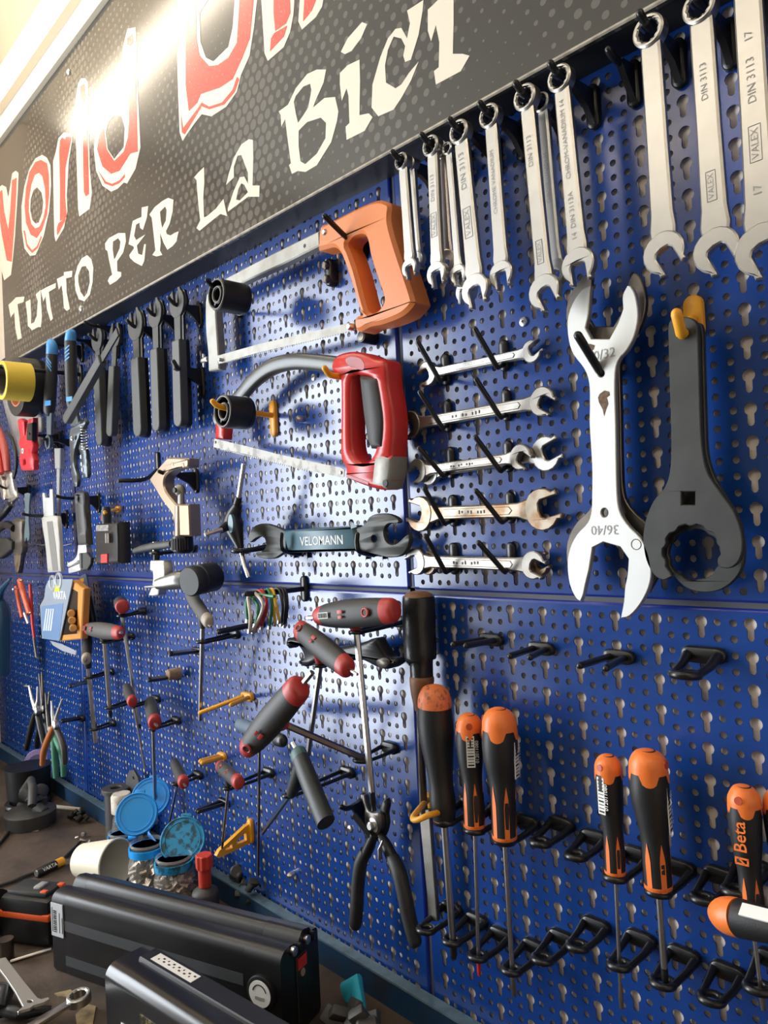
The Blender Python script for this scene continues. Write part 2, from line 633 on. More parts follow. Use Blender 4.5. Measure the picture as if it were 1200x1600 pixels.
# ------------------------------------------------------------------ workbench
tb = thing('workbench', 'grimy dark workbench with a blue steel upstand below the pegboard', 'workbench', (-0.3, -0.35, Z_FLOOR))
part(tb, 'worktop', M_BENCH, lambda b: b.box((X_SIDE + 0.005, -0.70, Z_BENCH - 0.04), (1.2, -0.003, Z_BENCH)))
part(tb, 'upstand', M_STEELBLUE, lambda b: b.box((X_SIDE + 0.005, -0.016, Z_BENCH), (1.2, -0.0035, -0.432)))
part(tb, 'upstand_rim', mat('pale_rim', (0.10, 0.16, 0.20), 0.4, noise=0.8, nscale=60), lambda b: b.box((X_SIDE + 0.005, -0.0175, -0.4335), (1.2, -0.0035, -0.431)))  # top edge coloured paler than the upstand face, mottled
for lx in (-1.4, 1.0):
    for ly in (-0.62, -0.1):
        part(tb, 'leg', M_STEELBLUE, lambda b: b.box((lx, ly, Z_FLOOR), (lx + 0.06, ly + 0.06, Z_BENCH - 0.04)))

t_ = thing('cabinet_side', 'dark teal cabinet side closing the left end of the bench', 'cabinet', (X_SIDE + 0.012, -0.2, Z_BENCH))
part(t_, 'side_sheet', mat('dark_teal_paint', (0.008, 0.03, 0.05), 0.4, noise=0.5, nscale=9), lambda b: b.box((X_SIDE + 0.006, -0.42, Z_BENCH + 0.0005), (X_SIDE + 0.018, -0.018, -0.12)))
part(t_, 'top_rail', mat('dark_teal_rail', (0.02, 0.06, 0.09), 0.4), lambda b: b.box((X_SIDE + 0.005, -0.42, -0.12), (X_SIDE + 0.020, -0.018, -0.112)))

# ------------------------------------------------------------------ tube lamps on the ceiling
def batten(label, x0, x1, y, z, power):
    t = thing('tube_lamp', label, 'lamp', ((x0 + x1) / 2, y, Z_CEIL), None)
    part(t, 'housing', mat('white_enamel', (0.8, 0.8, 0.78), 0.4), lambda b: b.box((x0 - 0.02, y - 0.03, z + 0.025), (x1 + 0.02, y + 0.03, Z_CEIL)))
    e = mat('warm_tube', (1, 1, 1), 0.5, emit=(1.0, 0.86, 0.66), estr=power)
    part(t, 'tube', e, lambda b: b.sweep([(x0, y, z), (x1, y, z)], 0.027, n=16))
    for x in (x0, x1):
        part(t, 'end_cap', mat('white_enamel', (0.8, 0.8, 0.78), 0.4), lambda b: b.box((x - 0.012, y - 0.024, z - 0.024), (x + 0.012, y + 0.024, z + 0.0040)))


batten('warm white tube lamp under the ceiling close to the sign', -1.49, -0.30, -0.308, 1.213, 16)
batten('warm white tube lamp under the ceiling further into the room', -0.75, 0.45, -1.60, 1.213, 27)
batten('added unseen warm tube lamp under the ceiling above the photographer', 0.75, 1.95, -0.80, 1.213, 17)  # unseen lamp, added to light the right of the panels

# ------------------------------------------------------------------ sign board
SY = -0.042
SGN = thing('sign_board', 'dark grey dotted sign with red and white hand-drawn lettering above the pegboard', 'sign', (-0.2, SY, 0.48))


def m_sign():
    m = mat('sign_print', (0.05, 0.045, 0.04), 0.16)
    nt = m.node_tree
    b = nt.nodes['Principled BSDF']
    tc = nt.nodes.new('ShaderNodeTexCoord')
    mp = nt.nodes.new('ShaderNodeMapping')
    mp.inputs['Scale'].default_value = (1, 1, 1)
    nt.links.new(tc.outputs['Object'], mp.inputs['Vector'])
    sep = nt.nodes.new('ShaderNodeSeparateXYZ')
    nt.links.new(mp.outputs['Vector'], sep.inputs[0])

    def mth(op, a, b_=None, c=None):
        n = nt.nodes.new('ShaderNodeMath')
        n.operation = op
        for i, q in enumerate((a, b_, c)):
            if q is None:
                continue
            if isinstance(q, (int, float)):
                n.inputs[i].default_value = q
            else:
                nt.links.new(q, n.inputs[i])
        return n.outputs[0]
    pitch = 0.0165
    # rows run slightly uphill, every second row shifted by half a pitch
    zz = mth('DIVIDE', sep.outputs['Z'], pitch * 0.86)
    row = mth('FLOOR', zz)
    par = mth('MODULO', mth('ABSOLUTE', row), 2.0)
    xx = mth('ADD', mth('DIVIDE', sep.outputs['X'], pitch), mth('MULTIPLY', par, 0.5))
    fx = mth('SUBTRACT', mth('FRACT', xx), 0.5)
    fz = mth('MULTIPLY', mth('SUBTRACT', mth('FRACT', zz), 0.5), 0.86)
    d = mth('SQRT', mth('ADD', mth('MULTIPLY', fx, fx), mth('MULTIPLY', fz, fz)))
    nz = nt.nodes.new('ShaderNodeTexNoise')
    nz.inputs['Scale'].default_value = 4.2
    nz.inputs['Detail'].default_value = 1.0
    nt.links.new(mp.outputs['Vector'], nz.inputs['Vector'])
    size = nt.nodes.new('ShaderNodeMapRange')
    size.inputs['From Min'].default_value = 0.40
    size.inputs['From Max'].default_value = 0.68
    size.inputs['To Min'].default_value = 0.05
    size.inputs['To Max'].default_value = 0.40
    nt.links.new(nz.outputs['Fac'], size.inputs['Value'])
    inside = mth('LESS_THAN', d, size.outputs['Result'])
    mx = nt.nodes.new('ShaderNodeMix')
    mx.data_type = 'RGBA'
    mx.inputs['A'].default_value = (0.040, 0.037, 0.032, 1)
    mx.inputs['B'].default_value = (0.105, 0.096, 0.083, 1)
    nt.links.new(inside, mx.inputs['Factor'])
    nt.links.new(mx.outputs['Result'], b.inputs['Base Color'])
    return m


def sgz(x):           # bottom edge of the sign: not quite level
    return 0.4815 - 0.0185 * x


def _sign(b):
    x0, x1 = -1.322, 0.92
    vs = []
    for x, dz in ((x0, 0.006), (x1, 0.0)):
        zb, zt = sgz(x), 1.016
        vs += [(x, SY, zb), (x, SY, zt), (x, SY + 0.005, zt), (x, SY + 0.005, zb)]
    b.add(vs, [(0, 4, 5, 1), (1, 5, 6, 2), (2, 6, 7, 3), (3, 7, 4, 0), (0, 1, 2, 3), (4, 7, 6, 5)])


part(SGN, 'face_panel', m_sign(), _sign, 20)


def _under(b):
    x0, x1 = -1.322, 0.92
    vs = []
    for x in (x0, x1):
        z = sgz(x) + 0.001
        vs += [(x, SY + 0.0052, z), (x, -0.0005, z), (x, -0.0005, z + 0.02), (x, SY + 0.0052, z + 0.02)]
    b.add(vs, [(0, 4, 5, 1), (1, 5, 6, 2), (2, 6, 7, 3), (3, 7, 4, 0), (0, 1, 2, 3), (4, 7, 6, 5)])


part(SGN, 'under_board', mat('sign_underside', (0.012, 0.012, 0.012), 0.5), _under, 20)


def _rim(b):
    x0, x1 = -1.322, 0.92
    b.sweep([(x0, SY - 0.0006, sgz(x0) + 0.001), (x1, SY - 0.0006, sgz(x1) + 0.001)], 0.0018, n=6)
    

part(SGN, 'bottom_rim', mat('raw_board_edge', (0.42, 0.37, 0.29), 0.6, noise=0.6, nscale=90, col2=(0.12, 0.1, 0.08)), _rim, 20)

M_LCREAM = mat('letter_cream', (0.70, 0.64, 0.52), 0.18)
M_LRED = mat('letter_red', (0.80, 0.075, 0.055), 0.18, noise=0.35, nscale=260, col2=(0.80, 0.45, 0.36), nlo=0.62, nhi=0.66)


def letter(name, frame, loops, m, lift, par=SGN):
    ox, oy, s = frame
    L = [[(ox + x / s, oy + y / s) for x, y in lp] for lp in loops]

    def f(b):
        b.px_plate(L, SY - lift, 0.0004)
    return part(par, name, m, f, 0)


FA, FB, FC, FD, FE = (0, 220, 4.704), (160, 200, 4.286), (420, 0, 3.333), (0, 0, 1.0), (140, 0, 3.0)
for nm, fr, lp in (
    ('letter_t', FA, [[(62, 1205), (90, 1180), (118, 1150), (180, 1145), (172, 1185), (128, 1200), (140, 1300), (158, 1450), (130, 1462), (112, 1380), (105, 1260), (78, 1300)]]),
    ('letter_u', FA, [[(188, 1185), (222, 1165), (228, 1260), (228, 1345), (250, 1335), (270, 1290), (278, 1180), (262, 1130), (298, 1095), (300, 1180), (308, 1290), (300, 1370), (280, 1368), (235, 1392), (205, 1360), (200, 1280)]]),
    ('letter_t', FA, [[(300, 1100), (345, 1075), (410, 1045), (408, 1080), (358, 1110), (372, 1230), (388, 1305), (372, 1325), (345, 1240), (335, 1140), (318, 1180)]]),
    ('letter_t', FA, [[(418, 1015), (470, 990), (470, 965), (532, 955), (528, 1000), (485, 1010), (490, 1120), (512, 1235), (490, 1250), (470, 1230), (462, 1120), (452, 1060), (432, 1095)]]),
    ('letter_o', FA, [[(640, 840), (670, 870), (685, 930), (680, 1040), (660, 1130), (620, 1180), (580, 1165), (555, 1100), (548, 1000), (570, 920), (600, 865)],
                      [(630, 920), (655, 960), (660, 1040), (640, 1120), (618, 1150), (590, 1110), (575, 1040), (575, 985), (600, 925)]]),
    ('letter_p', FA, [[(772, 755), (800, 715), (870, 678), (920, 678), (925, 740), (905, 820), (860, 885), (862, 960), (890, 965), (890, 995), (855, 1030), (808, 1058), (792, 1030), (805, 1000), (825, 985), (800, 870), (790, 810), (775, 800)],
                      [(830, 740), (868, 715), (885, 740), (880, 790), (848, 860), (838, 872), (828, 800)]]),
    ('letter_e', FA, [[(945, 760), (975, 590), (1005, 575), (1040, 560), (1042, 490), (1088, 480), (1080, 560), (1050, 655), (1030, 640), (1025, 600), (1000, 615), (985, 700), (1000, 730), (1066, 690), (1005, 770), (1015, 830), (1045, 840), (1060, 760), (1072, 760), (1060, 880), (1042, 920), (985, 890), (955, 860), (950, 840), (985, 790), (980, 775)]]),
    ('letter_r', FB, [[(315, 580), (350, 530), (400, 490), (440, 468), (475, 480), (470, 560), (450, 640), (425, 690), (430, 710), (455, 720), (490, 700), (510, 692), (495, 760), (470, 790), (435, 815), (410, 770), (385, 700), (390, 770), (385, 820), (400, 850), (360, 860), (335, 850), (355, 820), (345, 730), (335, 640), (330, 600)],
                      [(385, 560), (420, 525), (430, 550), (425, 620), (400, 670), (390, 620)]]),
    ('letter_l', FB, [[(615, 330), (640, 300), (680, 262), (682, 360), (675, 470), (680, 600), (700, 590), (760, 540), (810, 475), (822, 530), (835, 590), (790, 575), (720, 630), (650, 688), (630, 670), (655, 620), (640, 480), (630, 350)]]),
    ('letter_a', FB, [[(828, 380), (845, 310), (880, 200), (930, 110), (980, 75), (1008, 80), (1010, 200), (1005, 385), (1052, 385), (1050, 460), (975, 460), (920, 500), (840, 560), (840, 540), (880, 420), (920, 330), (950, 325), (975, 375), (975, 300), (930, 180), (905, 185), (880, 260), (880, 330)],
                      [(930, 370), (950, 380), (975, 430), (920, 485), (895, 480), (910, 410)]]),
    ('letter_b', FC, [[(52, 580), (100, 545), (140, 460), (200, 385), (250, 362), (298, 362), (285, 430), (245, 520), (230, 560), (290, 510), (345, 505), (362, 580), (355, 630), (325, 740), (250, 860), (190, 895), (150, 890), (120, 905), (105, 860), (115, 850), (100, 740), (85, 620), (65, 660), (62, 600)],
                      [(140, 500), (180, 450), (215, 435), (222, 470), (205, 560), (180, 600), (152, 640), (140, 590), (130, 530)],
                      [(155, 680), (200, 635), (270, 612), (298, 640), (295, 720), (250, 800), (190, 855), (165, 840), (155, 760)]]),
    ('letter_i', FC, [[(370, 380), (410, 340), (472, 310), (475, 420), (472, 600), (520, 590), (540, 610), (500, 680), (405, 728), (400, 660), (420, 640), (415, 500), (405, 460), (380, 525), (370, 440)]]),
    ('letter_i_dot', FC, [[(375, 270), (410, 200), (485, 115), (512, 125), (480, 200), (430, 265), (395, 282)]]),
    ('letter_c', FC, [[(535, 560), (540, 440), (580, 300), (620, 200), (660, 150), (690, 145), (720, 200), (735, 120), (720, 55), (805, 0), (800, 60), (780, 180), (740, 310), (710, 322), (700, 290), (710, 240), (690, 200), (650, 190), (620, 260), (605, 340), (610, 430), (660, 460), (690, 440), (730, 380), (780, 320), (740, 420), (690, 510), (650, 570), (570, 605)]]),
    ('letter_i', FC, [[(828, 50), (850, 30), (880, 0), (962, -20), (962, 120), (958, 280), (1010, 280), (1045, 290), (1000, 370), (870, 440), (860, 370), (885, 350), (888, 220), (870, 130), (845, 215), (828, 160)]]),
):
    letter(nm, fr, lp, M_LCREAM, 0.0004)

for nm, fr, cream, reds in (
    ('letter_w', FA, [[(-5, 500), (-6, 340), (15, 325), (45, 340), (60, 420), (90, 240), (115, 220), (135, 235), (132, 350), (110, 700), (95, 860), (80, 985), (30, 1025), (10, 950), (3, 850), (-1, 700)]],
     [[[(-3, 480), (-3, 375), (15, 360), (30, 520), (60, 655), (75, 500), (88, 290), (122, 270), (118, 400), (105, 620), (85, 890), (50, 880), (15, 700), (1, 600)]]]),
    ('letter_o', FA, [[(310, 103), (345, 125), (370, 180), (375, 320), (360, 520), (320, 700), (260, 840), (220, 845), (180, 790), (160, 650), (158, 480), (180, 330), (215, 210), (260, 130)],
                      [(272, 340), (305, 380), (318, 450), (310, 530), (285, 600), (262, 610), (235, 580), (222, 510), (225, 430), (245, 365)]],
     [[[(300, 140), (345, 165), (358, 250), (360, 400), (345, 540), (310, 650), (270, 715), (225, 690), (190, 600), (180, 480), (190, 350), (215, 230), (260, 155)],
       [(285, 235), (310, 260), (330, 350), (335, 480), (318, 570), (290, 630), (258, 645), (228, 610), (210, 520), (212, 430), (230, 320), (255, 250)]],
      [[(172, 660), (182, 660), (200, 760), (235, 805), (270, 775), (300, 700), (308, 705), (275, 790), (235, 825), (195, 780)]]]),
    ('letter_r', FA, [[(410, 80), (430, -20), (470, -62), (525, -50), (530, 0), (505, 150), (490, 400), (495, 520), (470, 640), (410, 740), (400, 700), (395, 500), (390, 150)]],
     [[[(440, 0), (455, -25), (478, -10), (485, -30), (520, -28), (520, 0), (500, 100), (480, 200), (478, 420), (490, 560), (440, 590), (440, 300), (435, 80)]],
      [[(418, 640), (430, 605), (480, 565), (478, 590), (425, 690), (418, 690)]]]),
    ('letter_l', FD, [[(122, 130), (127, 122.5), (133, 122.5), (137, 128), (138, 170), (139, 220), (140, 262), (143.5, 301), (140, 326), (124, 338), (122, 326), (120, 262), (118.6, 220), (115, 175)]],
     [[[(125, 135), (132, 131), (133, 150), (131, 160), (126, 155)]], [[(129, 190), (136, 190), (138, 260), (139, 303), (134, 307), (131, 300), (130, 262)]]]),
    ('letter_d', FE, [[(170, 165), (178, 135), (215, 128), (220, 200), (225, 400), (232, 560), (238, 690), (215, 790), (175, 860), (160, 855), (130, 885), (100, 898), (60, 870), (30, 800), (20, 700), (30, 610), (70, 540), (120, 500), (160, 480), (150, 300), (155, 230)],
                      [(115, 540), (150, 545), (165, 600), (160, 690), (115, 745), (85, 700), (75, 620), (90, 570)]],
     [[[(175, 180), (200, 160), (205, 195), (190, 215), (175, 210)]],
      [[(185, 330), (215, 330), (222, 600), (225, 710), (190, 720), (165, 760), (140, 800), (100, 815), (60, 780), (35, 700), (45, 630), (65, 600), (72, 650), (80, 700), (115, 755), (160, 710), (180, 640), (185, 560)]],
      [[(40, 800), (75, 850), (105, 862), (140, 845), (165, 815), (165, 830), (140, 858), (105, 873), (70, 860)]]]),
    ('letter_b', FE, [[(410, 250), (425, 200), (420, 0), (410, -200), (430, -330), (560, -390), (700, -380), (790, -320), (800, -200), (750, -110), (790, -60), (785, 0), (770, 130), (750, 260), (710, 350), (690, 430), (640, 500), (570, 545), (525, 535), (490, 580), (435, 660), (422, 620), (415, 450)],
                      [(680, 0), (670, 130), (650, 220), (580, 288), (545, 270), (520, 200), (515, 60), (560, -10), (640, -40)]],
     [[[(450, 400), (450, 0), (500, 0), (500, 180), (515, 260), (560, 310), (600, 305), (650, 270), (690, 200), (705, -40), (770, -20), (750, 180), (715, 270), (670, 370), (610, 410), (520, 440), (505, 480), (465, 520)]],
      [[(428, 540), (438, 600), (505, 510), (525, 480), (560, 500), (620, 480), (670, 420), (690, 360), (700, 370), (680, 430), (630, 490), (560, 512), (525, 498), (445, 630), (432, 620)]]]),
    ('letter_i', FE, [[(800, -260), (805, 0), (820, 250), (835, 285), (910, 220), (940, 150), (955, 70), (960, 0), (965, -260)]],
     [[[(865, -240), (930, -240), (940, 60), (920, 110), (870, 145), (862, 60)]], [[(845, 240), (850, 180), (865, 155), (925, 120), (910, 170), (850, 235)]]]),
    ('letter_c', FE, [[(990, -220), (985, 0), (978, 100), (995, 138), (1060, 80), (1090, 30), (1095, 0), (1100, -220)]],
     [[[(1010, -200), (1065, -200), (1060, 0), (1040, 50), (1000, 100), (1005, 20)]]]),
):
    c = letter(nm, fr, cream, M_LCREAM, 0.0004)
    for rd in reds:
        letter('red_fill', fr, rd, M_LRED, 0.0008, c)

# screw heads through the sign
for (x, y) in ((108, 113), (127, 482)):
    p = P(x, y, SY)
    part(SGN, 'screw', M_STEEL, lambda b: b.lathe(p + Vector((0, 0.001, 0)), p - Vector((0, 0.004, 0)), [(0, 0.006), (0.6, 0.006), (1, 0.003)], 10))

# ================================================================== HOOKS
G_HOOK = 'black plastic peg hooks on the pegboard'


def oval2(cx, cz, w, h, n=8):
    r = w / 2
    out = []
    for i in range(n + 1):
        a = math.pi * i / n
        out.append((cx + r * math.cos(a), cz + h / 2 - r + r * math.sin(a)))
    for i in range(n + 1):
        a = math.pi + math.pi * i / n
        out.append((cx + r * math.cos(a), cz - h / 2 + r + r * math.sin(a)))
    return out


def base_plate(t, x, z, w=0.011, h=0.036, y=-0.0005, thick=0.005, m=None):
    def f(b):
        b.plate([oval2(x, z, w, h)], (0, y - thick, 0), (1, 0, 0), (0, 0, 1), (0, -1, 0), thick, 0.0012)
    return part(t, 'base_plate', m or M_HOOK, f, 50)


def prong(t, pts, r, m=None, name='prong'):
    def f(b):
        Q = crom3([(*p, r) for p in pts], 4)
        tip = Vector(Q[-1][:3])
        d = (tip - Vector(Q[-2][:3])).normalized()
        Q += [(*(tip + d * r * 0.5), r * 0.85), (*(tip + d * r * 0.9), r * 0.4)]
        b.sweep([q[:3] for q in Q], [q[3] for q in Q], n=10)
    return part(t, name, m or M_HOOK, f, 60)


def long_hook(label, x, z, y_hang, tip_up=0.010, tip_out=0.016, r=0.0031, base_dz=-0.010, m=None, group=G_HOOK):
    """arm at height z where the tool hangs (y_hang), base plate on the panel"""
    t = thing('peg_hook', label, 'hook', (x, 0, z + base_dz), group)
    base_plate(t, x, z + base_dz, 0.0125, 0.040, m=m)

    def web(b):      # tapered gusset under the arm
        zz = z + base_dz
        b.plate([[(0.005, zz - 0.017), (0.005, zz + 0.014), (-y_hang * 0.75, z + 0.002), (-y_hang * 0.75, z - 0.0025), (0.016, zz - 0.004)]],
                (x - 0.0028, 0, 0), (0, -1, 0), (0, 0, 1), (-1, 0, 0), 0.0056, 0.0008)
    part(t, 'gusset', m or M_HOOK, web, 30)
    prong(t, [(x, -0.008, z - 0.001), (x, y_hang * 0.6, z - 0.001), (x, y_hang, z), (x, y_hang - tip_out * 0.6, z + tip_up * 0.5), (x, y_hang - tip_out, z + tip_up)], r, m)
    return t


def elbow_hook(label, base, elbow, tip, ye=-0.024, yt=-0.050, r=0.0026, bw=13, bh=50, m=None, group=G_HOOK):
    """base plate centre / elbow / tip given at pixels"""
    pb = P(base[0], base[1], -0.005)
    pe, pt = P(elbow[0], elbow[1], ye), P(tip[0], tip[1], yt)
    t = thing('peg_hook', label, 'hook', (pb.x, 0, pb.z), group)
    w, h = rad(pb, bw) * 1.25, rad(pb, bh)
    base_plate(t, pb.x, pb.z, w, h, m=m)
    st = Vector((pb.x, -0.005, pb.z - h * 0.30))
    mid = st.lerp(pe, 0.75)
    prong(t, [st, mid, pe + (pt - pe) * 0.03, pe.lerp(pt, 0.35), pt], r, m)
    return t


# ================================================================== WRENCH PARTS
def jaw_loop(c, d, s, R, g, tilt, depth=0.20, n=14, tipw=0.20, reach=1.0):
    """open-end head round centre c, axis d (pointing out of the tool), side s; 2D"""
    ct, st = math.cos(tilt), math.sin(tilt)
    dx, sx = (d[0] * ct + s[0] * st, d[1] * ct + s[1] * st), (-d[0] * st + s[0] * ct, -d[1] * st + s[1] * ct)

    def q(a, b):
        return (c[0] + dx[0] * a * R + sx[0] * b * R, c[1] + dx[1] * a * R + sx[1] * b * R)
    h = g / 2 / R
    out = []
    a0 = math.radians(42)
    for i in range(n + 1):
        a = a0 + (2 * math.pi - 2 * a0) * i / n
        bulge = 1.0 + 0.06 * abs(math.sin(a))
        out.append(q(math.cos(a) * bulge, math.sin(a) * bulge))
    out += [q(reach * 0.98, -h - tipw * 1.3), q(reach * 1.06, -h - tipw * 0.35), q(reach * 1.02, -h), q(0.45, -h), q(0.05, -h)]
    for i in range(1, 4):
        a = -math.pi / 2 - math.pi * i / 4
        out.append(q(0.02 + depth * math.cos(a), h * math.sin(a)))
    out += [q(0.05, h), q(0.45, h), q(reach * 1.02, h), q(reach * 1.06, h + tipw * 0.35), q(reach * 0.98, h + tipw * 1.3)]
    return out


def dirs(A, B):
    d = Vector((B.x - A.x, B.z - A.z)).normalized()
    return (d.x, d.y), (-d.y, d.x)


def pxw(x, y, Y, w):
    return (P(x + w / 2, y, Y) - P(x - w / 2, y, Y)).length


def combi(label, ring, rw, jaw, jw, sw, Y, m=None, tilt=-15, marks=(), hook=True, group='combination wrenches hung in a row', th=0.0055, hooklabel=None, tip=0.008):
    m = m or M_CHROME
    A, B = P(ring[0], ring[1], Y), P(jaw[0], jaw[1], Y)
    d, s = dirs(A, B)
    Rr = pxw(*ring, Y, rw) / 2
    Rj = pxw(*jaw, Y, jw) / 2
    ws = pxw((ring[0] + jaw[0]) / 2, (ring[1] + jaw[1]) / 2, Y, sw)
    t = thing('combination_wrench', label, 'wrench', (B.x, Y, B.z), group)
    L = (B - A).length

    def at(a, b):
        return (A.x + d[0] * a + s[0] * b, A.z + d[1] * a + s[1] * b)
    # ring end: twelve-point hole
    rh = Rr * 0.66

    def fr(b):
        hole = []
        for i in range(24):
            a = 2 * math.pi * i / 24
            q = rh * (1.0 if i % 2 == 0 else 0.90)
            hole.append((A.x + q * math.cos(a), A.z + q * math.sin(a)))
        b.plate([circ(A.x, A.z, Rr, 28), hole], (0, Y - 0.002, 0), (1, 0, 0), (0, 0, 1), (0, -1, 0), th + 0.004, 0.0013)
    part(t, 'ring_end', m, fr, 40)

    def fs(b):
        h = ws / 2
        lp = [at(Rr * 0.80, h * 0.95), at(Rr * 1.7, h * 0.98), at(L * 0.5, h), at(L - Rj * 1.9, h * 1.08), at(L - Rj * 1.15, h * 1.25), at(L - Rj * 0.75, Rj * 0.62),
              at(L - Rj * 0.75, -Rj * 0.62), at(L - Rj * 1.15, -h * 1.25), at(L - Rj * 1.9, -h * 1.08), at(L * 0.5, -h), at(Rr * 1.7, -h * 0.98), at(Rr * 0.80, -h * 0.95)]
        b.plate([lp], (0, Y, 0), (1, 0, 0), (0, 0, 1), (0, -1, 0), th, min(0.0016, ws * 0.16))
    part(t, 'shank', m, fs, 40)

    def fj(b):
        b.plate([jaw_loop((B.x, B.z), d, s, Rj, Rj * 0.92, math.radians(tilt))], (0, Y - 0.0008, 0), (1, 0, 0), (0, 0, 1), (0, -1, 0), th + 0.0012, 0.0011)
    part(t, 'open_end', m, fj, 40)
    for (txt, frac, size, up) in marks:
        p = at(L * frac, 0)
        dv = Vector((d[0], 0, d[1])) * (-1 if up else 1)
        sv = Vector((s[0], 0, s[1])) * (-1 if up else 1)
        text_part(t, txt, (p[0], Y - 0.0001, p[1]), dv, sv, size * ws, M_ENGRAVE, 'stamped_mark', 0.0002)
        if txt == 'VALEX':
            def fb(b):
                hl, hw, e = size * ws * 1.75, size * ws * 0.55, 0.00025
                for (a0, b0, a1, b1) in ((-hl, -hw, hl, -hw), (-hl, hw, hl, hw), (-hl, -hw, -hl, hw), (hl, -hw, hl, hw)):
                    q0, q1 = at(L * frac + a0, b0), at(L * frac + a1, b1)
                    b.sweep([(q0[0], Y - 0.0002, q0[1]), (q1[0], Y - 0.0002, q1[1])], e, n=4)
            part(t, 'stamped_frame', M_ENGRAVE, fb, 0)
    if hook:
        long_hook(hooklabel or ('black peg hook carrying ' + 'a combination wrench'), A.x, A.z + rh - 0.0040, Y - 0.003, tip * 0.5, 0.009)
    return t


combi('smallest combination wrench, at the left end of the upper row beside the orange hacksaw', (627, 252), 18, (639, 418), 21, 12.5, -0.052, tilt=8,
      hooklabel='black peg hook carrying the smallest combination wrench')
combi('narrow combination wrench half hidden behind the smallest one', (640, 256), 15, (650, 405), 18, 10, -0.038, hook=False, tilt=-20)
combi('slim combination wrench second from the orange hacksaw handle', (673, 228), 23, (681, 427), 27, 15, -0.056, tilt=8, marks=(('DIN 3113', 0.33, 0.5, True), ('VALEX', 0.62, 0.5, True)),
      hooklabel='black peg hook carrying the slim second wrench of the row')
combi('short pinkish combination wrench behind the slim second one, jaw turned sideways', (688, 234), 19, (697, 408), 27, 13, -0.044, hook=False, tilt=-28,
      m=mat('pinkish_chrome', (0.70, 0.62, 0.58), 0.27, metal=1.0))
combi('thin combination wrench seen edge-on beside the wide polished one', (699, 232), 14, (715, 428), 23, 9, -0.050, hook=False, tilt=5)
combi('combination wrench mostly hidden behind the wide polished one', (709, 238), 17, (726, 455), 27, 12, -0.042, hook=False, tilt=-10, marks=(('CHROME-VANADIUM', 0.45, 0.5, True),))
combi('wide polished combination wrench marked DIN 3113, third hook from the left', (717, 206), 27, (741, 452), 38, 20, -0.058, tilt=8, marks=(('DIN 3113', 0.25, 0.55, True), ('VALEX', 0.58, 0.5, True)),
      hooklabel='black peg hook carrying the wide polished wrench')
combi('combination wrench hanging alone above the open-end wrenches', (764, 181), 28, (782, 428), 33, 18, -0.052, tilt=4, marks=(('CHROME VANADIUM', 0.42, 0.45, True),),
      hooklabel='black peg hook carrying the wrench above the open-end wrenches')
combi('combination wrench in front of a pair, left of the chrome-vanadium 14', (820, 152), 32, (849, 455), 44, 20, -0.060, tilt=22, marks=(('DIN 3113', 0.28, 0.5, True), ('VALEX', 0.80, 0.42, True)),
      hooklabel='black peg hook carrying the pair of wrenches')
combi('thin combination wrench behind the other one of the pair', (845, 160), 24, (867, 424), 34, 15, -0.044, hook=False, tilt=-24, marks=(('CHROME VANADIUM', 0.45, 0.45, True),))
combi('combination wrench stamped CHROM-VANADIUM 14 above the big silver spanner', (874, 122), 34, (902, 414), 47, 23, -0.054, tilt=4, marks=(('CHROM-VANADIUM 14', 0.33, 0.44, True), ('14  DIN 3113A', 0.74, 0.44, True)),
      hooklabel='black peg hook carrying the wrench stamped 14')
combi('plain brushed combination wrench third from the right end', (1013, 48), 44, (1036, 394), 60, 30, -0.052, tilt=26, hooklabel='black peg hook carrying the plain brushed wrench')
combi('large combination wrench second from the right end', (1092, 10), 47, (1118, 390), 68, 35, -0.055, tilt=24, marks=(('DIN 3113', 0.31, 0.40, True), ('VALEX', 0.74, 0.36, True)), hooklabel='black peg hook carrying the second largest wrench')
combi('largest combination wrench, stamped 17, at the right end of the row', (1164, -42), 54, (1190, 388), 82, 42, -0.056, tilt=22, marks=(('17', 0.23, 0.4, True), ('DIN 3113', 0.39, 0.42, True), ('VALEX', 0.62, 0.38, True), ('17', 0.79, 0.42, True)),
      hooklabel='black peg hook carrying the largest wrench stamped 17')
# free hooks between the wrenches of the upper row
for (x, y, lb) in ((992, 118, 'empty black hook left of the plain brushed wrench'),):
    p = P(x, y, 0)
    long_hook(lb, p.x, p.z + 0.002, -0.034, 0.003, 0.008)


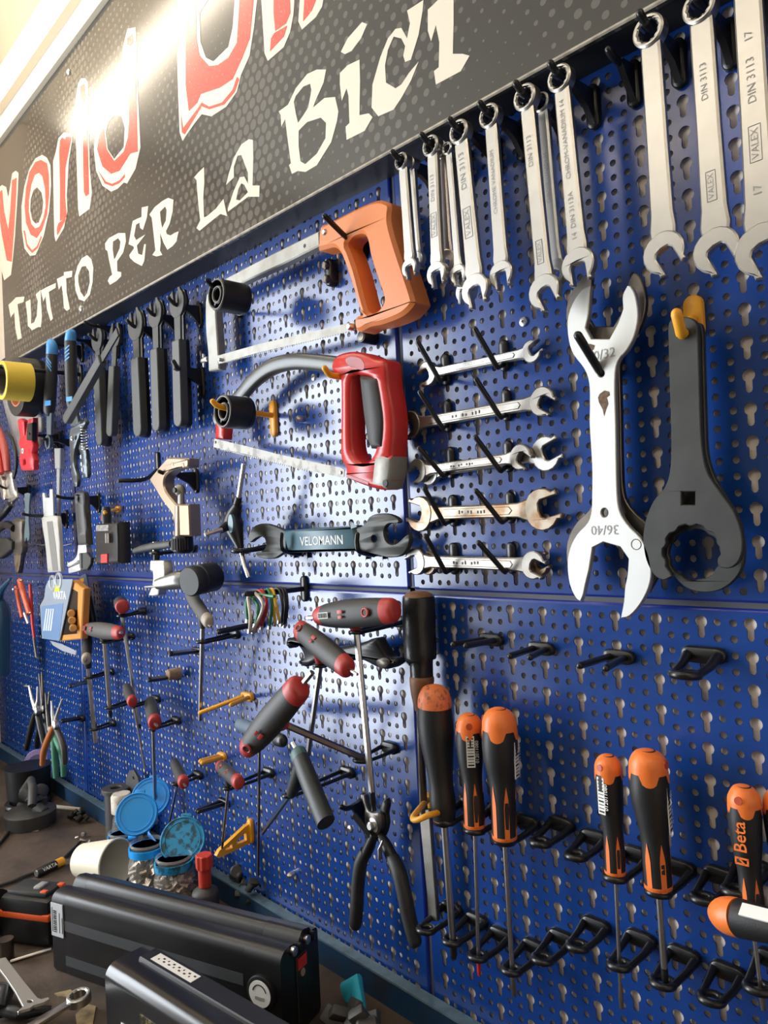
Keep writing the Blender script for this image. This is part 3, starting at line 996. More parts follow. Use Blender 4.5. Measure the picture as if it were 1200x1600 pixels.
# ------------------------------------------------------------------ open-end wrenches on pairs of hooks
def double_open(label, a, ah, b, bh, sh, Y, m, ta=14, tb=14, th=0.0055, mark=None, group='open-end wrenches laid on hook pairs'):
    A, B = P(a[0], a[1], Y), P(b[0], b[1], Y)
    d, s = dirs(A, B)
    t = thing('open_end_wrench', label, 'wrench', (A.lerp(B, 0.5).x, Y, A.lerp(B, 0.5).z), group)
    RA, RB = rad(A, ah / 2) * 0.97, rad(B, bh / 2) * 0.97
    w = rad(A.lerp(B, 0.5), sh / 2)
    L = (B - A).length

    def at(u, v):
        return (A.x + d[0] * u + s[0] * v, A.z + d[1] * u + s[1] * v)

    def fs(bm_):
        lp = [at(RA * 0.72, RA * 0.6), at(RA * 1.5, w), at(L / 2, w * 0.94), at(L - RB * 1.5, w), at(L - RB * 0.72, RB * 0.6),
              at(L - RB * 0.72, -RB * 0.6), at(L - RB * 1.5, -w), at(L / 2, -w * 0.94), at(RA * 1.5, -w), at(RA * 0.72, -RA * 0.6)]
        bm_.plate([lp], (0, Y, 0), (1, 0, 0), (0, 0, 1), (0, -1, 0), th, 0.0013)
    part(t, 'shank', m, fs, 40)

    def fg(bm_):
        lp = [at(RA * 2.0, w * 0.55), at(L - RB * 2.0, w * 0.55), at(L - RB * 1.8, 0), at(L - RB * 2.0, -w * 0.55), at(RA * 2.0, -w * 0.55), at(RA * 1.8, 0)]
        bm_.plate([lp], (0, Y - 0.0007, 0), (1, 0, 0), (0, 0, 1), (0, -1, 0), 0.001, 0.0005)
    part(t, 'raised_panel', m, fg, 40)
    part(t, 'jaw', m, lambda q: q.plate([jaw_loop((A.x, A.z), (-d[0], -d[1]), (-s[0], -s[1]), RA, RA * 0.95, math.radians(ta))], (0, Y - 0.0008, 0), (1, 0, 0), (0, 0, 1), (0, -1, 0), th + 0.001, 0.001), 40)
    part(t, 'jaw', m, lambda q: q.plate([jaw_loop((B.x, B.z), d, s, RB, RB * 0.95, math.radians(tb))], (0, Y - 0.0008, 0), (1, 0, 0), (0, 0, 1), (0, -1, 0), th + 0.001, 0.001), 40)
    if mark == 'worn':          # stamping too worn to read: a row of short dents
        def fw(bm_):
            rw = random.Random(int(L * 1e6))
            for k in range(9):
                if k in (2, 5):
                    continue
                c_ = at(L * (0.36 + 0.026 * k), rw.uniform(-0.1, 0.1) * w)
                bm_.obox((c_[0], Y - 0.0013, c_[1]), (d[0], 0, d[1]), (0, 1, 0), (s[0], 0, s[1]), L * rw.uniform(0.006, 0.014), 0.0004, w * rw.uniform(0.3, 0.6))
        part(t, 'worn_stamp', M_ENGRAVE, fw, 0)
    elif mark:
        p = at(L * 0.5, 0)
        text_part(t, mark, (p[0], Y - 0.0016, p[1]), (d[0], 0, d[1]), (s[0], 0, s[1]), w * 0.9, M_ENGRAVE, 'stamped_mark', 0.0003)
    return t


YW = -0.0125
double_open('clean bright open-end wrench, topmost of the five hook pairs', (667, 584), 38, (830, 549), 36, 15, YW, M_CHROME, ta=20, tb=30, mark='VALEX   DIN')
double_open('worn open-end wrench on the second hook pair from the top', (641, 663), 42, (846, 627), 46, 19, YW, M_CHROME_DARK, ta=34, tb=-32, mark='worn')
double_open('grey open-end wrench in front on the third hook pair', (652, 736), 38, (812, 714), 40, 16, YW - 0.007, M_CHROME_DARK, ta=30, tb=-36, mark='worn')
double_open('larger open-end wrench behind on the third hook pair', (670, 738), 40, (852, 709), 54, 17, YW + 0.001, M_CHROME, ta=-25, tb=18)
double_open('rust-stained open-end wrench on the fourth hook pair', (655, 803), 54, (846, 796), 65, 22, YW, M_RUSTY, ta=-15, tb=14, mark='worn')
double_open('open-end wrench in front on the lowest hook pair', (649, 877), 42, (832, 883), 44, 20, YW - 0.006, M_CHROME_DARK, ta=20, tb=-22, mark='worn')
double_open('browner open-end wrench behind on the lowest hook pair', (668, 880), 36, (840, 881), 38, 15, YW + 0.001, M_RUSTY, ta=-15, tb=20)
for row, (lb, le, lt, rb, re, rt) in enumerate((
    ((694, 577), (687, 594), (653, 535), (785, 555), (777, 574), (742, 514)),
    ((697, 650), (691, 668), (656, 613), (789, 633), (782, 652), (744, 593)),
    ((702, 723), (693, 744), (655, 700), (792, 713), (782, 736), (743, 683)),
    ((706, 798), (694, 818), (663, 763), (795, 793), (784, 816), (744, 767)),
    ((707, 873), (696, 894), (665, 837), (797, 872), (788, 893), (748, 848)),
)):
    wh = ('topmost', 'second', 'third', 'fourth', 'lowest')[row]
    elbow_hook('left slanting black hook under the %s open-end wrench' % wh, lb, le, lt)
    elbow_hook('right slanting black hook under the %s open-end wrench' % wh, rb, re, rt)


# ------------------------------------------------------------------ big flat spanners
def fr(frame, pts):
    ox, oy, s = frame
    return [(ox + x / s, oy + y / s) for x, y in pts]


FG = (800, 400, 2.667)
BIG = [(325, 122), (325, 122), (290, 140), (250, 200), (230, 270), (235, 350), (255, 410), (300, 470), (320, 530), (323, 620), (322, 700), (328, 800), (333, 900), (332, 1000), (330, 1060), (315, 1110), (270, 1160), (240, 1220), (230, 1290),
       (240, 1370), (265, 1425), (285, 1440), (285, 1440), (297, 1410), (305, 1370), (320, 1310), (320, 1310), (328, 1260), (335, 1215), (335, 1215), (380, 1192), (380, 1192), (450, 1212), (450, 1212), (485, 1262), (485, 1262), (480, 1330), (470, 1380), (465, 1440), (452, 1510), (452, 1510),
       (490, 1500), (535, 1450), (570, 1380), (580, 1310), (565, 1230), (530, 1170), (490, 1130), (455, 1080), (440, 1020), (435, 900), (432, 700), (428, 520), (440, 440), (480, 390), (510, 330), (525, 250), (515, 170), (495, 128), (480, 122), (480, 122),
       (460, 165), (462, 220), (462, 220), (440, 280), (405, 345), (405, 345), (330, 345), (330, 345), (305, 300), (305, 300), (318, 240), (322, 170)]


def big_spanner(label, Y, m, dx=0, dy=0, kx=1.0, marks=True, th=0.005):
    t = thing('headset_spanner', label, 'spanner', P(960, 900, Y), 'big flat headset spanners')
    c = 385

    def tr(pts):
        return fr(FG, [((x - c) * kx + c + dx, y + dy) for x, y in pts])
    part(t, 'body', m, lambda b: b.px_plate([tr(crom(BIG, 3)), tr(circ(371, 488, 14, 16, 16)), tr(circ(385, 1070, 15, 16, 19))], Y, th, 0.0007), 40)
    if marks:
        for s_, (x, y), fl in (('30/32', (372, 413), 1), ('36/40', (386, 1140), -1)):
            o = P(*fr(FG, [(x, y)])[0], Y)
            text_part(t, s_, o, (fl, 0, 0), (0, 0, fl), 0.0115, M_ENGRAVE, 'stamped_mark')
        o = P(*fr(FG, [(517, 1202)])[0], Y)
        part(t, 'stamped_ring', M_ENGRAVE, lambda b: b.ring((o.x, Y - 0.0001, o.z), (0, 1, 0), 0.0042, 0.0004, 20, 4))
        rust = mat('rust_patch', (0.10, 0.055, 0.03), 0.8, noise=0.9, nscale=300, col2=(0.2, 0.13, 0.08))
        part(t, 'rust_stain', rust, lambda b: b.px_plate([fr(FG, [(365, 575), (385, 560), (405, 565), (408, 580), (395, 590), (402, 615), (392, 640), (384, 668), (378, 640), (362, 610), (358, 590)])], Y - 0.00015, 0.0001), 0)
        part(t, 'rust_stain', rust, lambda b: b.px_plate([fr(FG, [(322, 365), (345, 372), (340, 390), (325, 398), (315, 380)])], Y - 0.00015, 0.0001), 0)
    return t


big_spanner('big silver double-ended flat spanner stamped 30/32 and 36/40', -0.034, M_BRIGHT)
big_spanner('dark flat spanner hanging directly behind the big silver one', -0.022, M_DARKSTEEL, dx=14, dy=-52, kx=1.12, marks=False)
elbow_hook('long black hook through the hole of the big silver spanner', (955, 570), (939, 583), (903, 524), ye=-0.030, yt=-0.062, r=0.0036)


def bb_tool(label, Y, m, front=True):
    t = thing('bottom_bracket_wrench', label, 'wrench', P(1085, 900, Y), 'black bottom bracket wrenches')
    inner = []
    for i in range(40):      # toothed ring
        a = math.radians(115 + (400 - 115) * i / 39)
        q = 1.0 if (i % 5) < 3 else 0.93
        inner.append((747 + 122 * q * math.cos(a), 1236 + 120 * q * math.sin(a)))
    slot = [(688, 318), (692, 300), (706, 294), (718, 302), (722, 325), (716, 340), (702, 345), (690, 336)]
    sq = [(705, 983), (762, 983), (762, 1037), (705, 1037)]
    if front:
        out = crom([(650, 300), (655, 275), (680, 256), (735, 255), (765, 275), (772, 310), (778, 450), (785, 700), (795, 820), (815, 905), (860, 975), (920, 1060), (952, 1140), (960, 1215), (945, 1270), (910, 1300), (872, 1300)], 4, False)
        tail = crom([(665, 1335), (630, 1350), (590, 1328), (558, 1270), (545, 1190), (556, 1100), (590, 1020), (635, 965), (658, 890), (662, 760), (658, 600), (653, 450), (650, 320)], 4, False)
        a_in = [(747 + 122 * (1 if (i % 5) < 3 else .93) * math.cos(math.radians(138 + (385 - 138) * i / 35)), 1236 + 120 * (1 if (i % 5) < 3 else .93) * math.sin(math.radians(138 + (385 - 138) * i / 35))) for i in range(36)]
        lp = out + a_in[::-1] + tail
        part(t, 'body', m, lambda b: b.px_plate([fr(FG, lp), fr(FG, slot), fr(FG, sq)], Y, 0.005, 0.0007), 40)
    else:
        out = crom([(670, 310), (690, 275), (760, 275), (792, 300), (798, 450), (805, 700), (812, 820), (835, 905), (880, 990), (935, 1080), (962, 1180), (962, 1280), (930, 1345), (870, 1390), (800, 1402), (730, 1385), (680, 1340), (620, 1260), (600, 1150), (630, 1030), (672, 940), (685, 800), (680, 600), (672, 450)], 4)
        part(t, 'body', m, lambda b: b.px_plate([fr(FG, out), fr(FG, [(760 + 112 * math.cos(2 * math.pi * i / 48) * (1 if i % 6 < 4 else .95), 1245 + 108 * math.sin(2 * math.pi * i / 48) * (1 if i % 6 < 4 else .95)) for i in range(48)])], Y, 0.005, 0.0007), 40)
    return t


bb_tool('flat black bottom bracket wrench with open toothed hook end, in front', -0.034, M_GREYBLACK)
bb_tool('flat black bottom bracket wrench with closed ring, behind the other', -0.022, M_GREYBLACK, False)
th_ = thing('peg_hook', 'yellow hook holding the black bottom bracket wrenches', 'hook', P(1085, 495, 0), 'yellow plastic hooks on the pegboard')
pa = P(1083, 492, -0.004)
base_plate(th_, pa.x, pa.z - 0.002, 0.016, 0.036, m=M_YELLOW)
prong(th_, [(pa.x, -0.006, pa.z - 0.004), P(1076, 512, -0.020), P(1066, 522, -0.037), P(1062, 510, -0.044), P(1057, 490, -0.050)], 0.0042, M_YELLOW)

# small screws holding the panels
for (x, y, lb) in ((819, 503, 'cross-head screw in the panel above the topmost open-end wrench'), (491, 590, 'cross-head screw in the panel inside the red hacksaw'),
                   (474, 655, 'small bolt in the glare inside the red hacksaw frame'), (548, 1295, 'pale screw left of the cable cutter'), (460, 1365, 'small wing bolt low on the panel')):
    p = P(x, y, 0)
    t = thing('panel_screw', lb, 'screw', p, None)
    long_ = y == 655 or y == 1365
    part(t, 'head', M_STEEL, lambda b: b.lathe(p + Vector((0, 0.001, 0)), p - Vector((0, 0.012 if long_ else 0.003, 0)), [(0, 0.0045), (0.5, 0.0048), (0.8, 0.0042), (1, 0.002)], 14))
    part(t, 'slot', M_INK, lambda b: (b.obox(p - Vector((0, 0.0122 if long_ else 0.0031, 0)), (1, 0, 0), (0, 1, 0), (0, 0, 1), 0.0035, 0.0004, 0.0009), b.obox(p - Vector((0, 0.0122 if long_ else 0.0031, 0)), (1, 0, 0), (0, 1, 0), (0, 0, 1), 0.0009, 0.0004, 0.0035)))

# ================================================================== HACKSAWS
M_SAWSTEEL = mat('saw_steel', (0.34, 0.335, 0.31), 0.60, metal=0.75, noise=0.6, nscale=55, col2=(0.24, 0.22, 0.19), nlo=0.45, nhi=0.7)
FS, FR3, FPC, FTC, FTB, FTE, FTF = (300, 280, 3.333), (300, 500, 3.0), (180, 680, 5.0), (180, 880, 5.714), (80, 890, 5.926), (350, 900, 4.0), (340, 1080, 3.75)


def q1(frame, x, y):
    return (frame[0] + x / frame[2], frame[1] + y / frame[2])


t = thing('hacksaw', 'hacksaw with orange plastic handle and square steel bar frame', 'saw', P(560, 500, -0.03))
Y0 = -0.034
part(t, 'frame_bar', M_SAWSTEEL, lambda b: b.px_plate([fr(FS, [(120, 545), (300, 448), (470, 362), (660, 268), (665, 345), (480, 438), (300, 520), (130, 605)])], Y0, 0.012, 0.0016))
part(t, 'front_arm', M_SAWSTEEL, lambda b: b.px_plate([fr(FS, crom([(75, 600), (120, 600), (122, 700), (132, 850), (140, 990), (140, 990), (85, 1000), (85, 1000), (82, 900), (70, 760)], 3))], Y0 + 0.001, 0.012, 0.0016))
part(t, 'handle', M_SAWORANGE, lambda b: b.px_plate([fr(FS, crom([(650, 370), (650, 370), (662, 250), (690, 230), (760, 195), (860, 145), (955, 108), (1010, 116), (1028, 140), (1025, 220), (1060, 350), (1110, 500), (1146, 615), (1146, 650), (1090, 708), (990, 750), (920, 765), (870, 790), (845, 780), (843, 720), (880, 703), (866, 680), (830, 560), (790, 440), (765, 380), (735, 352), (690, 360)], 4)),
                                                     fr(FS, crom([(800, 335), (830, 292), (880, 280), (905, 312), (922, 400), (960, 520), (990, 610), (985, 652), (950, 690), (915, 695), (892, 640), (850, 480), (818, 385)], 4))], Y0 - 0.008, 0.026, 0.0038), 30)
part(t, 'blade', M_SAWSTEEL, lambda b: b.px_plate([fr(FS, [(130, 920), (350, 858), (600, 800), (845, 742), (850, 783), (600, 845), (350, 902), (138, 962)])], Y0 - 0.004, 0.0009))


def _teeth(b):
    n = 60
    p0, p1 = P(*q1(FS, 150, 958), Y0 - 0.0039), P(*q1(FS, 830, 788), Y0 - 0.0039)
    for i in range(n):
        a, c = p0.lerp(p1, i / n), p0.lerp(p1, (i + 1) / n)
        b.add([a, c, c.lerp(a, 0.2) + Vector((0, 0, -0.0011)), a + Vector((0, 0.0007, 0)), c + Vector((0, 0.0007, 0)), c.lerp(a, 0.2) + Vector((0, 0.0007, -0.0011))], [(0, 1, 2), (3, 5, 4), (0, 2, 5, 3), (1, 4, 5, 2)])


part(t, 'blade_teeth', M_SAWSTEEL, _teeth, 0, kind='stuff')
for (x, y, r_) in ((690, 277, 0.0042), (820, 768, 0.004), (145, 940, 0.0025)):
    p = P(*q1(FS, x, y), Y0 - 0.008)
    part(t, 'pin', M_STEEL, lambda b: b.lathe(p + Vector((0, 0.008, 0)), p - Vector((0, 0.0022, 0)), [(0, r_), (0.75, r_), (1, r_ * 0.6)], 14))
p = P(*q1(FS, 586, 347), Y0 - 0.0002)
part(t, 'bar_hole', M_INK, lambda b: b.lathe(p + Vector((0, 0.001, 0)), p, [(0, 0.0025), (1, 0.0025)], 12))
p = P(*q1(FS, 62, 945), Y0 + 0.004)
part(t, 'wing_nut', M_STEEL, lambda b: (b.lathe(p + Vector((0.012, 0, 0)), p - Vector((0.006, 0, 0)), [(0, 0.004), (0.6, 0.005), (1, 0.003)], 10), b.obox(p, (1, 0, 0), (0, 1, 0), (0, 0, 1), 0.003, 0.004, 0.020, 0.001)))
elbow_hook('black hook inside the finger opening of the orange hacksaw', q1(FS, 880, 345), q1(FS, 835, 335), q1(FS, 690, 192), ye=-0.030, yt=-0.075, r=0.0031)


def rod_holder(label, px, py, Yf, Yb, R):
    """black plastic tube holder: outer ring, hub and four webs, open face to the room"""
    F = P(px, py, Yf)
    t = thing('tube_holder', label, 'tool holder', (F.x, Yb, F.z), 'round black tool holders on the pegboard')
    x, z = F.x, F.z

    def shell(b):
        n = 28
        loops = [circ(x, z, R, n), circ(x, z, R * 0.84, n)]
        b.plate(loops, (0, Yf, 0), (1, 0, 0), (0, 0, 1), (0, -1, 0), Yb - Yf, 0.0008)
    part(t, 'shell', M_BLACK, shell, 40)
    part(t, 'hub', M_BLACK, lambda b: b.plate([circ(x, z, R * 0.58, 24), circ(x, z, R * 0.40, 24)], (0, Yf + 0.001, 0), (1, 0, 0), (0, 0, 1), (0, -1, 0), Yb - Yf - 0.002, 0.0006), 40)
    for k in range(4):
        a = math.pi / 4 + k * math.pi / 2
        part(t, 'web', M_BLACK, lambda b: b.obox((x + R * 0.71 * math.cos(a), (Yf + Yb) / 2 + 0.001, z + R * 0.71 * math.sin(a)), (math.cos(a), 0, math.sin(a)), (0, 1, 0), (-math.sin(a), 0, math.cos(a)), R * 0.34, Yb - Yf - 0.004, R * 0.16))
    part(t, 'face_rim', mat('pale_plastic_edge', (0.16, 0.15, 0.14), 0.45), lambda b: (b.ring((x, Yf - 0.0002, z), (0, 1, 0), R * 0.92, R * 0.05, 28, 6), b.ring((x, Yf + 0.0008, z), (0, 1, 0), R * 0.49, R * 0.05, 24, 6)))  # paler grey rings along the shell and hub edges
    part(t, 'back_disc', M_BLACK, lambda b: b.lathe((x, Yb - 0.004, z), (x, Yb + 0.001, z), [(0, R * 1.04), (1, R * 1.0)], 28))
    return t, x, z


h1, hx, hz = rod_holder('round black holder clamping the bar of the orange hacksaw', 338, 460, -0.088, -0.048, 0.0205)
elbow_hook('black hook through the holder on the orange hacksaw', (372, 478), (352, 470), (323, 437), ye=-0.060, yt=-0.100, r=0.0028, bw=8, bh=36)
h2, hx, hz = rod_holder('round black holder clamping the nose of the red hacksaw', 348, 643, -0.082, -0.046, 0.0215)
t = thing('peg_hook', 'yellow hook behind the round holder on the red hacksaw', 'hook', (hx, 0, hz), 'yellow plastic hooks on the pegboard')
base_plate(t, hx, hz - 0.004, 0.014, 0.050, m=M_YELLOW)
prong(t, [(hx, -0.006, hz), (hx, -0.04, hz + 0.002), (hx, -0.085, hz + 0.006), (hx, -0.096, hz + 0.012)], 0.0038, M_YELLOW)
p = P(*q1(FS, 712, 485), -0.010)
t = thing('panel_clip', 'small black screw clip on the panel inside the orange hacksaw', 'clip', p)
part(t, 'body', M_BLACK, lambda b: b.plate([oval2(p.x, p.z, 0.014, 0.034)], (0, -0.012, 0), (1, 0, 0), (0, 0, 1), (0, -1, 0), 0.0115, 0.002), 50)
for dz in (-0.009, 0.008):
    part(t, 'screw', M_DARKSTEEL, lambda b: b.lathe((p.x, -0.011, p.z + dz), (p.x - 0.001, -0.017, p.z + dz), [(0, 0.0052), (0.8, 0.0052), (1, 0.004)], 14))
p = P(*q1(FS, 880, 818), -0.022)
t = thing('panel_stop', 'black rubber stop below the handle of the orange hacksaw', 'stop', p)
part(t, 'post', M_BLACK, lambda b: b.lathe((p.x, -0.0005, p.z), (p.x, -0.022, p.z), [(0, 0.0075), (0.9, 0.0075), (1, 0.0065)], 18), 50)
part(t, 'screw_face', M_DARKSTEEL, lambda b: b.lathe((p.x, -0.0215, p.z), (p.x, -0.0228, p.z), [(0, 0.0055), (1, 0.005)], 16))

# red hacksaw
t = thing('hacksaw', 'red-handled hacksaw with curved grey tube frame and black grip', 'saw', P(580, 740, -0.03))
Y0 = -0.036
M_GREYTUBE = mat('grey_tube_paint', (0.05, 0.055, 0.052), 0.34)
part(t, 'frame_tube', M_GREYTUBE, lambda b: rod(b, [(*q1(FR3, 120, 470), Y0, 11), (*q1(FR3, 215, 372), Y0, 11.5), (*q1(FR3, 290, 285), Y0, 12.5), (*q1(FR3, 375, 222), Y0, 13), (*q1(FR3, 470, 196), Y0, 13), (*q1(FR3, 570, 198), Y0, 13), (*q1(FR3, 690, 212), Y0, 13.5)], 14, 5, flat=0.75, pw=0.75), 50)
HND = [(650, 240), (648, 205), (670, 165), (740, 146), (800, 156), (850, 178), (890, 184), (905, 212), (912, 300), (930, 400), (938, 500), (930, 620), (930, 640), (912, 780), (850, 790), (720, 740), (714, 700), (690, 650), (688, 560), (690, 400), (685, 268)]
part(t, 'handle', M_REDPAINT, lambda b: b.px_plate([fr(FR3, crom(HND, 4)), fr(FR3, crom([(742, 268), (790, 262), (845, 290), (862, 400), (868, 520), (850, 610), (825, 655), (795, 668), (760, 640), (742, 590), (738, 450)], 4))], Y0 - 0.010, 0.024, 0.0045), 50)
part(t, 'grip', M_RUBBER, lambda b: b.px_plate([fr(FR3, crom([(775, 258), (775, 258), (862, 268), (862, 268), (882, 380), (893, 480), (885, 600), (885, 600), (830, 602), (830, 602), (812, 555), (795, 440), (785, 350)], 4))], Y0 - 0.0125, 0.028, 0.004), 50)
part(t, 'palm_recess', mat('dark_red_recess', (0.30, 0.012, 0.012), 0.4), lambda b: b.px_plate([fr(FR3, crom([(718, 185), (745, 170), (790, 180), (808, 210), (800, 235), (760, 225), (730, 210)], 3))], Y0 - 0.0103, 0.001, 0.0003))
part(t, 'tail_piece', M_SAWSTEEL, lambda b: b.px_plate([fr(FR3, crom([(850, 645), (850, 645), (885, 628), (932, 640), (932, 640), (925, 720), (908, 792), (908, 792), (836, 776), (836, 776)], 3))], Y0 - 0.0105, 0.025, 0.003), 50)
p = P(*q1(FR3, 905, 765), Y0 - 0.0106)
part(t, 'tail_hole', M_INK, lambda b: b.lathe(p + Vector((0, 0.001, 0)), p - Vector((0, 0.0003, 0)), [(0, 0.0038), (1, 0.0038)], 14))
M_BLADE = mat('worn_blade', (0.36, 0.35, 0.32), 0.62, metal=0.5, noise=0.7, nscale=70, col2=(0.18, 0.17, 0.16), nlo=0.5, nhi=0.6)
part(t, 'blade', M_BLADE, lambda b: b.px_plate([fr(FR3, [(105, 556), (250, 590), (400, 628), (560, 664), (700, 692), (714, 702), (712, 735), (700, 738), (560, 708), (400, 668), (250, 628), (100, 596)])], Y0 - 0.006, 0.0009))


def _teeth2(b):
    n = 46
    p0, p1 = P(*q1(FR3, 130, 602), Y0 - 0.0059), P(*q1(FR3, 560, 706), Y0 - 0.0059)
    for i in range(n):
        a, c = p0.lerp(p1, i / n), p0.lerp(p1, (i + 1) / n)
        m_ = c.lerp(a, 0.25) + Vector((0, 0, -0.0026))
        b.add([a, c, m_, a + Vector((0, 0.0007, 0)), c + Vector((0, 0.0007, 0)), m_ + Vector((0, 0.0007, 0))], [(0, 1, 2), (3, 5, 4), (0, 2, 5, 3), (1, 4, 5, 2)])


part(t, 'blade_teeth', M_BLADE, _teeth2, 0, kind='stuff')
part(t, 'nose', M_REDPAINT, lambda b: b.px_plate([fr(FR3, crom([(92, 450), (120, 455), (150, 490), (147, 560), (147, 560), (105, 556), (105, 556), (108, 505)], 3))], Y0 - 0.005, 0.014, 0.002), 50)
for (x, y) in ((110, 573), (698, 716)):
    p = P(*q1(FR3, x, y), Y0 - 0.006)
    part(t, 'blade_pin', M_DARKSTEEL, lambda b: b.lathe(p + Vector((0, 0.002, 0)), p - Vector((0, 0.0015, 0)), [(0, 0.0022), (1, 0.0018)], 10))
part(t, 'moulded_band', MATS['dark_red_recess'], lambda b: b.px_plate([fr(FR3, [(722, 722), (828, 758), (826, 774), (722, 738)])], Y0 - 0.0104, 0.001, 0.0003), 0)
t = thing('peg_hook', 'yellow hook under the frame of the red hacksaw', 'hook', P(*q1(FR3, 700, 250), 0), 'yellow plastic hooks on the pegboard')
pb = P(*q1(FR3, 775, 268), -0.004)
base_plate(t, pb.x, pb.z, 0.012, 0.034, m=M_YELLOW)
prong(t, [(pb.x, -0.005, pb.z), P(*q1(FR3, 725, 268), -0.030), P(*q1(FR3, 650, 258), -0.056), P(*q1(FR3, 622, 226), -0.066)], 0.0036, M_YELLOW)

# ================================================================== VELOMANN spanner
t = thing('crank_spanner', 'flat dark spanner with teal VELOMANN grip below the red hacksaw', 'spanner', P(510, 870, -0.03))
Y0 = -0.030
part(t, 'jaw', M_GREYBLACK, lambda b: b.px_plate([fr(FR3, crom([(264, 1015), (285, 972), (330, 954), (380, 965), (440, 990), (440, 990), (440, 1080), (440, 1080), (415, 1100), (375, 1120), (312, 1112), (298, 1090), (325, 1086), (346, 1060), (340, 1025), (320, 1014), (295, 1025), (272, 1042)], 3))], Y0, 0.006, 0.0008), 45)
part(t, 'jaw', M_GREYBLACK, lambda b: b.px_plate([fr(FR3, crom([(745, 970), (745, 970), (800, 965), (830, 925), (870, 908), (920, 910), (962, 930), (965, 952), (920, 955), (898, 982), (905, 1030), (930, 1052), (962, 1046), (1012, 1005), (1015, 1050), (985, 1100), (930, 1114), (880, 1105), (800, 1085), (750, 1085), (750, 1085)], 3)),
                                                 fr(FR3, circ(852, 1026, 14, 14, 17))], Y0, 0.006, 0.0008), 45)
part(t, 'grip', M_TEAL, lambda b: b.px_plate([fr(FR3, crom([(422, 988), (422, 988), (560, 976), (740, 968), (752, 972), (775, 1075), (768, 1084), (600, 1087), (460, 1090), (445, 1080)], 3))], Y0 - 0.004, 0.014, 0.003), 50)
d_ = P(*q1(FR3, 680, 1034), Y0) - P(*q1(FR3, 540, 1040), Y0)
text_part(t, 'VELOMANN', P(*q1(FR3, 605, 1036), Y0 - 0.004), d_, (0, 0, 1), 0.0155, mat('grey_print', (0.55, 0.56, 0.56), 0.5), 'lettering', bold=0.01)
for (x0, y0, x1, y1, x2, y2, w_) in ((420, 1005, 425, 1075, 505, 1098, 'left'), (775, 1005, 780, 1080, 850, 1102, 'right')):
    pb = P(*q1(FR3, x2, y2), -0.006)
    t = thing('peg_hook', 'black U-shaped hook under the %s end of the teal VELOMANN spanner' % w_, 'hook', (pb.x, 0, pb.z), G_HOOK)
    base_plate(t, pb.x, pb.z + 0.004, 0.030, 0.012)
    prong(t, [(pb.x, -0.005, pb.z), P(*q1(FR3, x1 + 35, y1 + 16), -0.024), P(*q1(FR3, x1, y1), -0.042), P(*q1(FR3, x0 - 3, (y0 + y1) / 2), -0.044), P(*q1(FR3, x0, y0), -0.044)], 0.0028)

# ================================================================== three-way hex key
def rods(parent, name, m, pts, n=12, smooth=0, flat=1.0, up=None, pw=1.0, sm=50):
    return part(parent, name, m, lambda b: rod(b, pts, n, smooth, flat, up, pw), sm)


t = thing('three_way_key', 'black three-way hex key standing in a ring clip beside the VELOMANN spanner', 'hex key', P(370, 880, -0.05))
Y0 = -0.055
rods(t, 'hub', M_BLACK, [(*q1(FPC, 960, 545), Y0, 7), (*q1(FPC, 930, 620), Y0, 12), (*q1(FPC, 925, 690), Y0, 16), (*q1(FPC, 940, 760), Y0, 13), (*q1(FPC, 970, 860), Y0, 7), (*q1(FPC, 975, 885), Y0, 6)], 16, 4)
rods(t, 'sleeve', M_BLACK, [(*q1(FPC, 965, 485), Y0, 5.5), (*q1(FPC, 935, 620), Y0, 8)], 12)
rods(t, 'sleeve', M_BLACK, [(*q1(FPC, 830, 740), Y0 - 0.028, 5.5), (*q1(FPC, 905, 690), Y0, 9)], 12)
rods(t, 'hex_bit', M_STEEL, [(*q1(FPC, 1005, 225), Y0, 3.6), (*q1(FPC, 965, 490), Y0, 3.6)], 6)
rods(t, 'hex_bit', M_STEEL, [(*q1(FPC, 700, 778), Y0 - 0.052, 3.4), (*q1(FPC, 835, 738), Y0 - 0.028, 3.8)], 6)
rods(t, 'hex_bit', M_STEEL, [(*q1(FPC, 975, 880), Y0, 3.4), (*q1(FPC, 1015, 1030), Y0, 3.4), (*q1(FPC, 1040, 1090), Y0, 4.2), (*q1(FPC, 1046, 1110), Y0, 3.5)], 8)
pt = P(*q1(FPC, 900, 690), Y0 - 0.021)
part(t, 'oval_badge', mat('badge_teal', (0.06, 0.14, 0.17), 0.3), lambda b: b.plate([circ(pt.x, pt.z, 0.006, 16, 0.012)], (0, pt.y, 0), (1, 0, 0), (0, 0, 1), (0, -1, 0), 0.004))


def ring_clip(label, cx, cy, Yr, R=0.0085, r=0.0028, base=0.024, m=None, bz=0.004, group='black ring clips on the pegboard', thick=None):
    """horizontal plastic eye on two arms in front of a base plate"""
    c = P(cx, cy, Yr)
    t = thing('ring_clip', label, 'clip', (c.x, 0, c.z), group)
    m = m or M_HOOK
    part(t, 'base_plate', m, lambda b: b.plate([oval2(0, 0, 0.013, base * 1.5)], (c.x, -0.0062, c.z + bz), (0, 0, 1), (1, 0, 0), (0, -1, 0), 0.0057, 0.0012), 50)
    part(t, 'eye', m, lambda b: b.ring(c, (0, 0.12, 1), R, r, 22, 8), 60)
    for s in (-1, 1):
        part(t, 'arm', m, lambda b: b.sweep([(c.x + s * R * 0.95, Yr, c.z), (c.x + s * (R * 0.95 + 0.002), Yr * 0.5, c.z + bz * 0.4), (c.x + s * (R * 0.95 + 0.003), -0.004, c.z + bz)], [r * 0.9, r * 1.0, r * 1.25], n=8), 60)
    return t


ring_clip('black ring clip holding the three-way hex key', *q1(FPC, 975, 908), -0.055, R=0.010)

